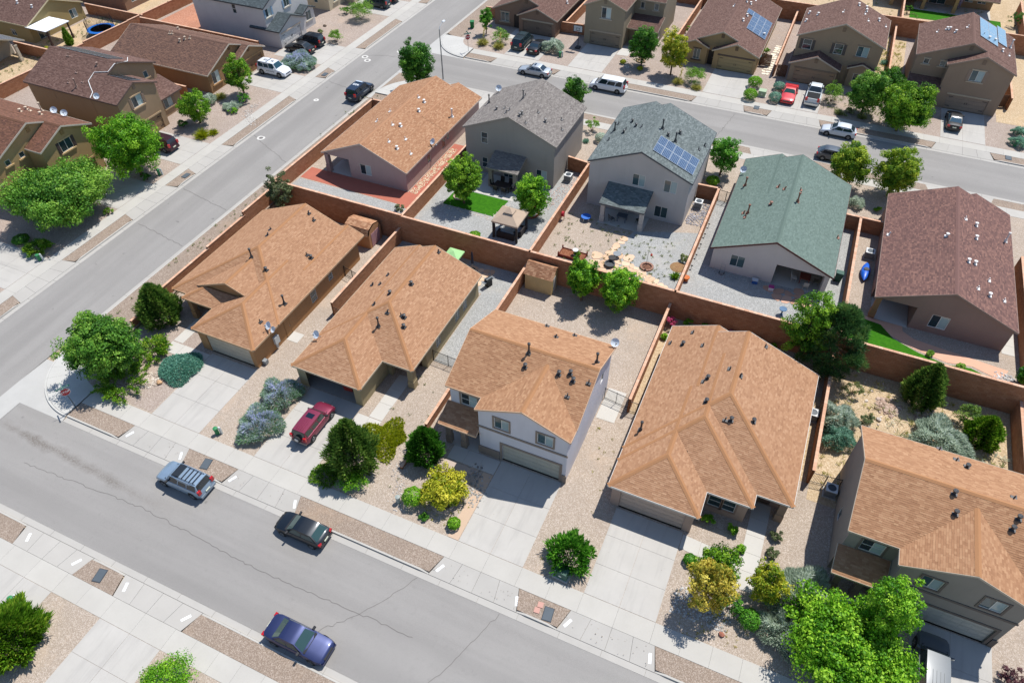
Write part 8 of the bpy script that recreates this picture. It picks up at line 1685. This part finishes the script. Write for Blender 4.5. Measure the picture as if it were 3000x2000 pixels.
mulch(-7.2, 57.3, .9, 'straw coloured mound against the yard wall', '#a58a5c'); plant('weed_patch', 'shrub', 'scrub', -7.0, 58.6, .6, .7, 'green weeds behind the straw mound', 'plant', 611); plant('weed_patch', 'grass', 'broad', -7.1, 55.6, .5, .6, 'green weeds before the straw mound', 'plant', 612, dens=.3)
# dry weeds and seedlings nobody could count
def weeds(name, fn, n, pal, seed, L=.22):
    rng = np.random.default_rng(seed); P = []; D = []
    for _ in range(n):
        x, y = fn(rng); k = rng.integers(6, 16); a = rng.uniform(0, 6.283, k); e = rng.uniform(.4, 1.3, k); P.append(np.stack([x + rng.normal(0, .05, k), y + rng.normal(0, .05, k), np.full(k, gz(x, y) + .02)], 1)); D.append(np.stack([np.cos(a) * np.cos(e), np.sin(a) * np.cos(e), np.sin(e)], 1))
    P = np.concatenate(P); D = np.concatenate(D); tag(put(name, blades(P, D, L, .05, rng, rng.random(len(P)), leaf(*PAL[pal]))), kind='stuff')
weeds('desert_brush', in_rect(9.4, 41, 23, 50.8), 70, 'scrub', 21, .6); weeds('desert_brush', in_rect(12, 41.5, 23, 47), 40, 'sage', 22, .55); weeds('dry_weeds', in_rect(9.2, 37.5, 23, 51), 240, 'grass', 1, .34); weeds('yard_weeds', in_rect(-20.5, 53.5, -8, 61.5), 150, 'scrub', 2); weeds('verge_weeds', in_rect(-56.5, 30, -53.6, 78), 90, 'scrub', 3, .2); weeds('gravel_weeds', in_rect(-26, 22.5, -21, 36), 24, 'scrub', 4, .13); weeds('gravel_weeds', in_rect(-8.3, 22.5, -5.8, 37), 20, 'grass', 5, .12); weeds('side_yard_weeds', in_rect(7.2, 104, 11, 124), 160, 'grass', 6, .4); weeds('terrace_weeds', in_rect(-20, 127, 40, 145), 260, 'scrub', 7, .4); weeds('dirt_yard_weeds', in_rect(-113, 56, -103, 82), 200, 'scrub', 8, .35); weeds('far_gravel_weeds', in_rect(2, 96.2, 12.5, 103), 160, 'scrub', 9, .3); weeds('fallen_leaves', in_ring(4.0, 24.6, .5, 3.0), 120, 'amber', 10, .08); weeds('fallen_leaves', in_ring(-16.9, 24.5, .4, 2.2), 80, 'yellow', 11, .08)
stones('loose_pebbles', '', in_rect(-52, 22.0, 8, 37), 900, .03, .08, ('#8a7b6e', '#cfc4b8'), 31); stones('loose_pebbles', '', in_rect(-44, 18.95, 20, 20.4), 260, .03, .07, ('#7d6f62', '#c4b8aa'), 32)
